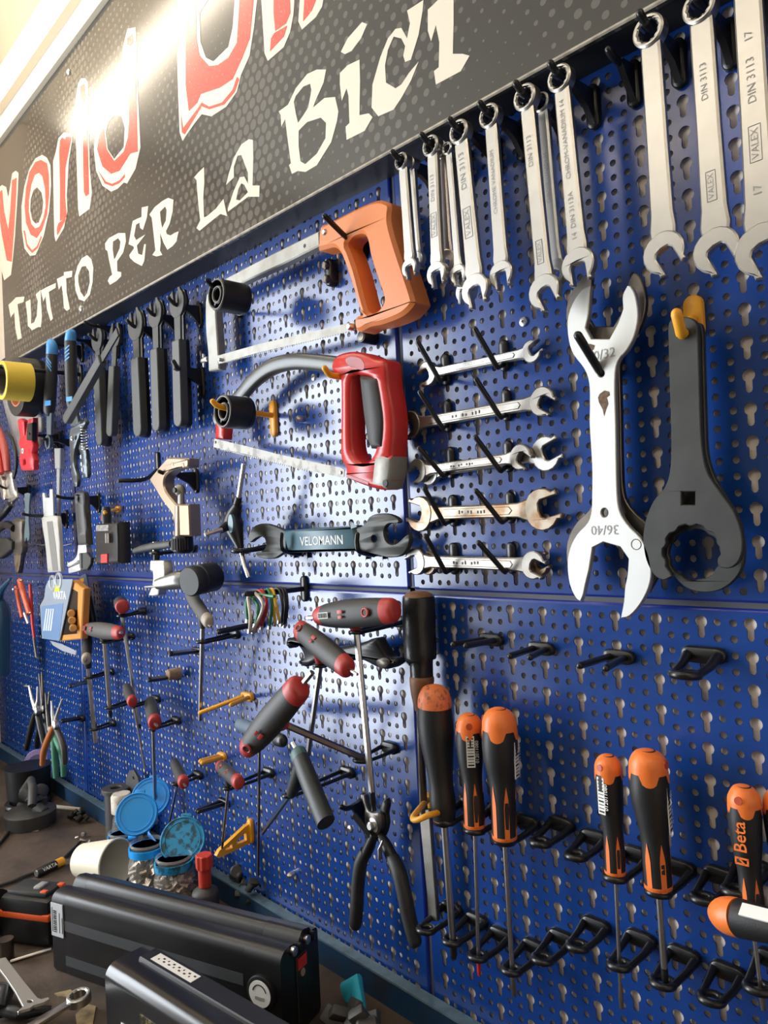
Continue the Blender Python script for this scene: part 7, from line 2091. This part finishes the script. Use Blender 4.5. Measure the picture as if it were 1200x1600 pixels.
c = P(190, 1252, -0.050)
t = thing('small_bottle', 'small clear bottle with a grubby white cap behind the jars', 'bottle', (c.x, c.y, Z_BENCH + 0.0005))
Rb = 0.0178
part(t, 'body', M_GLASS, lambda b: b.sweep([(c.x, c.y, Z_BENCH + 0.0005), (c.x, c.y, c.z - 0.045), (c.x, c.y, c.z - 0.03), (c.x, c.y, c.z - 0.014)], [Rb * 0.98, Rb * 1.0, Rb * 0.9, Rb * 0.6], n=22), 50)
part(t, 'cap', mat('grubby_white', (0.62, 0.56, 0.47), 0.5, noise=0.8, nscale=90, col2=(0.30, 0.24, 0.17), nlo=0.5, nhi=0.7), lambda b: b.sweep([(c.x, c.y, c.z - 0.018), (c.x, c.y, c.z + 0.010), (c.x, c.y, c.z + 0.014)], [Rb, Rb, Rb * 0.85], n=16), 40)

c = P(181, 1230, -0.044)
t = thing('grease_tube', 'dark grey cylinder with a hole in its flat top behind the jars', 'tube', (c.x, c.y, Z_BENCH + 0.0005))
Rb = 0.0250
M_DGREY = mat('dark_grey_plastic', (0.045, 0.043, 0.040), 0.55)
part(t, 'body', M_DGREY, lambda b: b.sweep([(c.x, c.y, Z_BENCH + 0.0005), (c.x, c.y, c.z - 0.006)], [Rb * 0.80, Rb * 0.80], n=26), 40)
part(t, 'flange', M_DGREY, lambda b: b.plate([circ(c.x, c.y, Rb, 28), circ(c.x, c.y, Rb * 0.36, 20)], (0, 0, c.z), (1, 0, 0), (0, 1, 0), (0, 0, 1), 0.007, 0.0015), 40)
c = P(209, 1222, -0.024)
t = thing('grey_tab', 'grey rounded plastic tab with a small hole against the panel', 'bracket', (c.x, c.y, Z_BENCH))
part(t, 'tab', M_DGREY, lambda b: b.plate([[(c.x - 0.032, Z_BENCH + 0.0005), (c.x + 0.032, Z_BENCH + 0.0005), (c.x + 0.032, c.z - 0.01), (c.x + 0.02, c.z + 0.012), (c.x + 0.004, c.z + 0.022), (c.x - 0.014, c.z + 0.018), (c.x - 0.030, c.z)], circ(c.x + 0.004, c.z + 0.008, 0.003, 10)], (0, -0.026, 0), (1, 0, 0), (0, 0, 1), (0, -1, 0), 0.005, 0.001), 40)

# cream cup on its side
M_CUP = mat('cream_plastic', (0.80, 0.74, 0.58), 0.45)
m0 = PZ(176, 1372, Z_BENCH)
Rm, Rk = 0.036, 0.026
mc = PZ(182, 1348, Z_BENCH + Rm + 0.004)
ax_ = Vector((-0.93, -0.35, -0.10)).normalized()
t = thing('plastic_cup', 'cream plastic cup lying on its side in front of the jars', 'cup', (mc.x, mc.y, Z_BENCH))
part(t, 'wall', M_CUP, lambda b: b.sweep([mc, mc + ax_ * 0.002, mc + ax_ * 0.075, mc + ax_ * 0.0735, mc + ax_ * 0.001], [Rm, Rm, Rk, Rk * 0.94, Rm * 0.955], n=36, caps=False), 40)
part(t, 'bottom', M_CUP, lambda b: b.lathe(mc + ax_ * 0.0725, mc + ax_ * 0.0755, [(0, Rk * 0.96), (1, Rk * 0.97)], 32))
part(t, 'rim', M_CUP, lambda b: b.ring(mc, ax_, Rm * 0.99, 0.0016, 36, 8))

# red knob
c = P(320.6, 1384, -0.062)
t = thing('adjuster_stand', 'red stepped knob standing on a round black base beside the jars', 'knob', (c.x, c.y, Z_BENCH))
r1 = rad(c, 10)
top = P(320.6, 1336, -0.062)
part(t, 'lower_barrel', mat('matt_red', (0.55, 0.045, 0.025), 0.5), lambda b: b.sweep([c, (c.x, c.y, c.z + (top.z - c.z) * 0.62)], [r1, r1], n=20), 40)
part(t, 'fluted_head', MATS['matt_red'], lambda b: b.plate([[(c.x + r1 * (1.32 if i % 4 < 2 else 1.2) * math.cos(2 * math.pi * i / 32), c.y + r1 * (1.32 if i % 4 < 2 else 1.2) * math.sin(2 * math.pi * i / 32)) for i in range(32)]], (0, 0, top.z), (1, 0, 0), (0, 1, 0), (0, 0, 1), (top.z - c.z) * 0.42, 0.001), 30)
part(t, 'base', M_DGREY, lambda b: b.sweep([(c.x, c.y, Z_BENCH + 0.0005), (c.x, c.y, c.z - 0.010), (c.x, c.y, c.z - 0.006), (c.x, c.y, c.z + 0.001)], [r1 * 2.0, r1 * 2.1, r1 * 1.9, r1 * 0.6], n=26), 40)

# AA battery
a0, a1 = PZ(57, 1372, Z_BENCH), PZ(101, 1351, Z_BENCH)
d = (a1 - a0).normalized()
a1 = a0 + d * 0.0505
Ra = 0.0072
up_ = Vector((0, 0, Ra + 0.0003))
t = thing('aa_battery', 'black and yellow VARTA cell lying on the bench', 'battery', (a0 + a1) / 2)
part(t, 'black_sleeve', M_BLACK, lambda b: b.lathe(a0 + up_, a0 + d * 0.036 + up_, [(0, Ra * 0.92), (0.02, Ra), (1, Ra)], 22), 40)
part(t, 'yellow_sleeve', M_YELLOW, lambda b: b.lathe(a0 + d * 0.036 + up_, a1 + up_, [(0, Ra), (0.95, Ra), (1, Ra * 0.9)], 22), 40)
part(t, 'end_face', M_STEEL, lambda b: b.lathe(a0 + up_ + d * 0.0004, a0 + up_ - d * 0.0008, [(0, Ra * 0.75), (1, Ra * 0.7)], 18))
vn = (CAM - a0).normalized()
vn = (vn - d * vn.dot(d)).normalized()
text_part(t, 'VARTA', a0 + d * 0.021 + up_ + vn * Ra * 1.0, d, vn.cross(d) if vn.cross(d).z > 0 else -vn.cross(d), 0.0085, M_WHITE, 'lettering', raise_=0.0006, bold=0.01)

# cable on the bench
t = thing('bench_cable', 'thin black cable lying across the bench under the VARTA cell', 'cable', PZ(20, 1385, Z_BENCH))


def on_bench(pts, r, lift=0.0):
    return [PZ(x, y, Z_BENCH) + Vector((0, 0, r + lift)) for x, y in pts]


part(t, 'cable', M_BLACK, lambda b: b.sweep([q for q in on_bench([(-10, 1390), (0, 1387), (20, 1381), (40, 1372), (54, 1367)], 0.0028, 0.0006)], 0.0028, n=8))
part(t, 'cable', M_BLACK, lambda b: b.sweep([q for q in on_bench([(103, 1342), (112, 1333), (120, 1325), (125, 1319)], 0.0028, 0.0006)], 0.0028, n=8))
part(t, 'cable', M_BLACK, lambda b: b.sweep([q for q in on_bench([(-8, 1330), (5, 1315), (14, 1303)], 0.0028, 0.0006)], 0.0028, n=8))

# white stick
t = thing('white_stick', 'short white plastic stick on the bench', 'stick', PZ(100, 1264, Z_BENCH))
part(t, 'stick', mat('off_white', (0.6, 0.55, 0.46), 0.5), lambda b: b.sweep(on_bench([(76, 1262), (126, 1268)], 0.004), 0.004, n=8))

# black derailleur lump and clutter
RN = random.Random(11)


def lump(label, name, cat, px, py, n, spread, size, m, hz=0.03, group=None):
    c = PZ(px, py, Z_BENCH)
    t = thing(name, label, cat, c, group)
    ch = 0.0
    for k in range(n):
        a = RN.uniform(0, 6.28)
        q = spread * math.sqrt(RN.random())
        s = size * RN.uniform(0.6, 1.2)
        zz = max(RN.uniform(0.3, 1.0) * hz, s * 0.62)
        p_ = c + Vector((math.cos(a) * q * 1.3, math.sin(a) * q * 0.6, zz))
        ax = Vector((RN.uniform(-1, 1), RN.uniform(-1, 1), RN.uniform(-0.4, 0.4))).normalized()
        u = ax.orthogonal().normalized()
        if k % 3 == 2:
            part(t, 'pivot', m, lambda b: b.lathe(p_ - ax * s * 0.4, p_ + ax * s * 0.4, [(0, s * 0.3), (0.1, s * 0.38), (0.9, s * 0.38), (1, s * 0.3)], 14), 40)
        else:
            part(t, 'link', m, lambda b: b.obox(p_, ax, u, ax.cross(u), s, s * 0.55, s * 0.35, s * 0.08), 40)
    return t


c = PZ(50, 1292, Z_BENCH)
t = lump('heap of black rubber clamp parts on a dark round box', 'clamp_heap', 'clamp', 50, 1284, 16, 0.034, 0.030, M_DGREY, 0.056)
cc = PZ(48, 1288, Z_BENCH)
part(t, 'round_box', M_DGREY, lambda b: b.sweep([cc + Vector((0, 0, 0.0005)), cc + Vector((0, 0, 0.026)), cc + Vector((0, 0, 0.03))], [0.046, 0.048, 0.042], n=30), 40)
part(t, 'cable_guide', M_DGREY, lambda b: b.sweep([cc + Vector((-0.04, 0, 0.055)), cc + Vector((-0.02, 0.01, 0.080)), cc + Vector((0.02, 0.0, 0.078)), cc + Vector((0.045, -0.01, 0.05))], 0.008, n=10), 50)
lump('flattened oily chain links on the bench', 'chain_piece', 'chain', 124, 1279, 9, 0.028, 0.016, mat('oily_black', (0.02, 0.016, 0.013), 0.5, metal=0.4), 0.010)
lump('pale bolts and washers lying on the bench near the stick', 'bolt_pair', 'bolts', 131, 1315, 4, 0.022, 0.011, mat('dull_zinc', (0.35, 0.31, 0.27), 0.4, metal=0.8), 0.006)
lump('dark hinge parts beside the red knob on the bench', 'hinge_parts', 'hardware', 385, 1425, 10, 0.030, 0.024, M_GREYBLACK, 0.050)
lump('dark greasy parts at the right of the rear battery', 'greasy_parts', 'hardware', 560, 1640, 12, 0.035, 0.030, M_DGREY, 0.040)
lump('rusty brown scraps at the foot of the upstand', 'rusty_scraps', 'scraps', 620, 1690, 8, 0.030, 0.022, mat('brown_rust', (0.10, 0.04, 0.02), 0.8, noise=0.7, nscale=60), 0.022)
c = PZ(562, 1612, Z_BENCH)
t = thing('blue_rag', 'small crumpled turquoise rag beside the rear battery', 'rag', c)
part(t, 'cloth', mat('turquoise_cloth', (0.02, 0.38, 0.55), 0.7), lambda b: b.sweep([c + Vector((-0.045, 0.02, 0.004)), c + Vector((-0.032, 0.012, 0.022)), c + Vector((-0.020, 0.016, 0.034)), c + Vector((-0.008, 0.008, 0.018)), c + Vector((0.004, 0.0, 0.003))], [0.004, 0.014, 0.016, 0.013, 0.003], n=12, flat=0.5), 40)

# left clutter by the pliers
for (x, y, col, lb) in ((22, 1226, (0.55, 0.52, 0.47), 'white plastic bolt on the bench near the left corner'), (37, 1206, (0.30, 0.28, 0.26), 'grey bolt on the bench behind the white one')):
    p0 = PZ(x - 8, y - 4, Z_BENCH)
    p1 = PZ(x + 6, y + 4, Z_BENCH)
    t = thing('loose_bolt', lb, 'bolt', p0)
    u3 = Vector((0, 0, 0.010))
    m_ = mat('bolt_%d' % x, col, 0.4)
    part(t, 'head', m_, lambda b: b.lathe(p0 + u3, p0.lerp(p1, 0.35) + u3, [(0, 0.008), (0.2, 0.0095), (1, 0.0095)], 6), 20)
    part(t, 'thread', m_, lambda b: b.lathe(p0.lerp(p1, 0.35) + u3 * 0.8, p1 + u3 * 0.6, [(0, 0.006), (1, 0.0055)], 12))
p = PZ(44, 1212, Z_BENCH)
t = thing('bottle_stopper', 'tiny red stopper among the clutter in the left corner', 'stopper', p)
part(t, 'plug', M_OHND, lambda b: b.lathe(p + Vector((0, 0, 0.0005)), p + Vector((0, 0, 0.013)), [(0, 0.011), (0.7, 0.011), (1, 0.007)], 16), 50)
p = PZ(62, 1222, Z_BENCH)
t = thing('lavender_roll', 'small lavender tape roll leaning on the clutter', 'tape', p)
q0, q1_ = p + Vector((-0.012, 0.0, 0.046)), p + Vector((0.022, -0.012, 0.052))
part(t, 'tape', mat('lavender', (0.42, 0.33, 0.62), 0.4), lambda b: b.sweep([q0, q1_], 0.027, n=26), 40)
part(t, 'core', mat('lavender_dark', (0.16, 0.13, 0.28), 0.5), lambda b: b.lathe(q1_ - (q1_ - q0) * 0.02, q1_ + (q1_ - q0) * 0.02, [(0, 0.018), (1, 0.018)], 20))
part(t, 'stand', M_DGREY, lambda b: b.sweep([p + Vector((0, 0, 0.0005)), p + Vector((0.004, -0.004, 0.028))], [0.02, 0.016], n=12))
p = PZ(72, 1232, Z_BENCH)
t = thing('white_disc', 'small white round cap in front of the lavender roll', 'cap', p)
q0 = p + Vector((0.01, -0.02, 0.040))
nn = (CAM - q0).normalized()
part(t, 'disc', M_WHITE, lambda b: b.lathe(q0, q0 + nn * 0.012, [(0, 0.015), (0.8, 0.016), (1, 0.014)], 20), 40)
part(t, 'stem', M_DGREY, lambda b: b.sweep([p + Vector((0.006, -0.01, 0.0005)), q0], [0.010, 0.009], n=12))
t = thing('clear_sachet', 'crumpled clear sachet with a pale paper at the left edge of the bench', 'bag', PZ(5, 1285, Z_BENCH))
cb = PZ(-2, 1292, Z_BENCH) + Vector((-0.02, -0.03, 0.020))
part(t, 'film', M_BAG, lambda b: b.sweep([cb + Vector((-0.06, 0.02, 0.012)), cb + Vector((-0.02, 0.01, 0.026)), cb + Vector((0.02, 0.0, 0.022)), cb + Vector((0.055, -0.01, 0.006))], [0.02, 0.045, 0.042, 0.012], n=14, flat=0.5), 30)
part(t, 'paper', mat('pale_paper', (0.5, 0.45, 0.30), 0.7), lambda b: b.sweep([cb + Vector((-0.03, -0.045, 0.003)), cb + Vector((0.03, -0.055, 0.006)), cb + Vector((0.085, -0.052, 0.003))], [0.010, 0.012, 0.003], n=8, flat=0.3), 30)

# orange and black tool at the left edge
c0 = PZ(40, 1478, Z_BENCH)
t = thing('tape_measure', 'black and orange tape measure at the left edge of the bench', 'tape measure', c0)
ux = Vector((0.86, 0.50, 0)).normalized()
uy = Vector((-0.50, 0.86, 0)).normalized()
part(t, 'case', M_BLACK, lambda b: b.obox(c0 + Vector((0, 0, 0.034)) + uy * 0.02, ux, uy, (0, 0, 1), 0.088, 0.050, 0.066, 0.012), 40)
part(t, 'orange_band', M_OHND, lambda b: b.obox(c0 + Vector((0, 0, 0.043)) + uy * 0.02, ux, uy, (0, 0, 1), 0.0895, 0.0515, 0.009, 0.002), 40)
part(t, 'top_pad', M_GREYBLACK, lambda b: b.obox(c0 + Vector((0, 0, 0.068)) + uy * 0.022, ux, uy, (0, 0, 1), 0.066, 0.036, 0.008, 0.003), 40)
part(t, 'grey_button', mat('mid_grey', (0.3, 0.3, 0.29), 0.5), lambda b: b.obox(c0 + Vector((0, 0, 0.073)) + uy * 0.022 + ux * 0.010, ux, uy, (0, 0, 1), 0.012, 0.018, 0.005, 0.002), 40)
for s_ in (0.026, 0.034):
    part(t, 'orange_corner', M_OHND, lambda b: b.obox(c0 + Vector((0, 0, 0.0705)) + uy * (0.010 if s_ < 0.03 else 0.034) + ux * s_, ux, uy, (0, 0, 1), 0.010, 0.008, 0.006, 0.002), 40)
part(t, 'belt_clip', M_STEEL, lambda b: b.sweep([c0 - ux * 0.049 - uy * 0.004 + Vector((0, 0, z_)) for z_ in (0.070, 0.055, 0.03, 0.006)], [0.003, 0.005, 0.005, 0.004], n=8, flat=0.4), 40)
part(t, 'reel', M_BLACK, lambda b: b.lathe(c0 - ux * 0.052 + Vector((0, 0, 0.036)), c0 - ux * 0.075 + Vector((0, 0, 0.036)), [(0, 0.034), (0.8, 0.034), (1, 0.028)], 24), 40)

# grey flat bracket, steel rod, ring wrench
t = thing('flat_bracket', 'flat grey steel bracket with a hole lying on the bench', 'bracket', PZ(30, 1540, Z_BENCH))
FBR = (0, 1380, 6.667)
bo = [(-40, 790), (60, 770), (120, 850), (250, 1020), (390, 1190), (430, 1205), (505, 1185), (515, 1205), (450, 1240), (350, 1270), (310, 1300), (215, 1325), (190, 1345), (180, 1335), (240, 1280), (160, 1130), (60, 980), (0, 900)]
zb = Z_BENCH + 0.030


def _brk(b):
    pts = [PZ(*q1(FBR, *q), zb) for q in bo]
    hole = [PZ(*q1(FBR, 312 + 30 * math.cos(a), 1230 + 16 * math.sin(a)), zb) for a in np.linspace(0, 2 * math.pi, 14)[:-1]]
    b.plate([[(p.x, p.y) for p in pts], [(p.x, p.y) for p in hole]], (0, 0, zb), (1, 0, 0), (0, 1, 0), (0, 0, 1), 0.003, 0.0004)


part(t, 'plate', mat('grey_zinc', (0.36, 0.34, 0.31), 0.45, metal=0.6), _brk)
pp = PZ(10, 1500, Z_BENCH)
part(t, 'support_lug', M_DARKSTEEL, lambda b: b.sweep([(pp.x, pp.y, Z_BENCH + 0.0005), (pp.x, pp.y, zb - 0.002)], 0.010, n=12))
t = thing('steel_rod', 'thin bright steel rod on the bench beside the rear battery', 'rod', PZ(50, 1495, Z_BENCH))
part(t, 'rod', M_STEEL, lambda b: b.sweep(on_bench([(16, 1506), (80, 1486)], 0.002, 0.001), 0.002, n=8))
t = thing('ring_wrench', 'bright ring-end wrench lying on the bench in front of the batteries', 'wrench', PZ(123, 1560, Z_BENCH))
zb2 = Z_BENCH + 0.022
rc = PZ(123, 1557, zb2)
e2 = PZ(20, 1618, zb2 - 0.006)
dd2 = (e2 - rc).normalized()
sd2 = Vector((-dd2.y, dd2.x, 0)).normalized()
nn2 = dd2.cross(sd2)
nn2 = nn2 if nn2.z > 0 else -nn2
Rw = 0.0135
part(t, 'ring_end', M_CHROME, lambda b: b.plate([circ(0, 0, Rw, 28), [(Rw * 0.68 * (1 if i % 2 else 0.9) * math.cos(2 * math.pi * i / 24), Rw * 0.68 * (1 if i % 2 else 0.9) * math.sin(2 * math.pi * i / 24)) for i in range(24)]], rc + nn2 * 0.003, dd2, sd2, nn2, 0.010, 0.0012), 40)
part(t, 'shank', M_CHROME, lambda b: b.obox(rc + dd2 * (Rw * 0.9 + 0.06) - nn2 * 0.002, dd2, sd2, nn2, 0.124, 0.012, 0.005, 0.0015), 40)
part(t, 'prop', M_DARKSTEEL, lambda b: b.sweep([(rc.x + dd2.x * 0.05, rc.y + dd2.y * 0.05, Z_BENCH + 0.0005), (rc.x + dd2.x * 0.05, rc.y + dd2.y * 0.05, zb2 - 0.008)], 0.008, n=10))
t = thing('black_bracket', 'black bicycle bracket with a bolt in the lower left corner', 'bracket', PZ(20, 1590, Z_BENCH))
bc = PZ(10, 1575, Z_BENCH)
part(t, 'arm', M_BLACK, lambda b: b.sweep([bc + Vector((-0.03, -0.01, 0.014)), bc + Vector((0.0, 0.0, 0.018)), bc + Vector((0.022, -0.014, 0.012))], 0.010, n=12), 50)
part(t, 'tail', M_BLACK, lambda b: b.sweep([PZ(5, 1592, Z_BENCH) + Vector((0, 0, 0.01)), PZ(30, 1600, Z_BENCH) + Vector((0, 0, 0.012)), PZ(80, 1585, Z_BENCH) + Vector((0, 0, 0.006))], [0.006, 0.008, 0.004], n=10), 50)
pb_ = bc + Vector((0.022, -0.024, 0.018))
part(t, 'bolt', M_STEEL, lambda b: b.lathe(pb_, pb_ + (CAM - pb_).normalized() * 0.006, [(0, 0.005), (0.7, 0.005), (1, 0.003)], 12))
M_DUST = mat('sawdust', (0.32, 0.24, 0.13), 0.9, noise=0.8, nscale=80, col2=(0.12, 0.09, 0.05))
for k, (pts_, lb) in enumerate(((((118, 1585), (135, 1568), (150, 1572), (145, 1600), (150, 1620), (112, 1620), (120, 1600)), 'pale torn paper scrap on the bench beside the ring wrench'), (((85, 1552), (110, 1546), (118, 1552), (108, 1558), (90, 1556)), 'small tan crumb on the bench above the ring wrench'), (((22, 1300), (40, 1292), (62, 1294), (60, 1298), (40, 1300)), 'tan wood splinter on the bench at the left'))):
    t = thing('paper_scrap', lb, 'scrap', PZ(*pts_[0], Z_BENCH))

    def _sc(b):
        q = [PZ(x, y, Z_BENCH + 0.0015) for x, y in pts_]
        b.plate([[(p.x, p.y) for p in q]], (0, 0, Z_BENCH + 0.0016), (1, 0, 0), (0, 1, 0), (0, 0, 1), 0.0014)
    part(t, 'sheet', M_DUST, _sc)
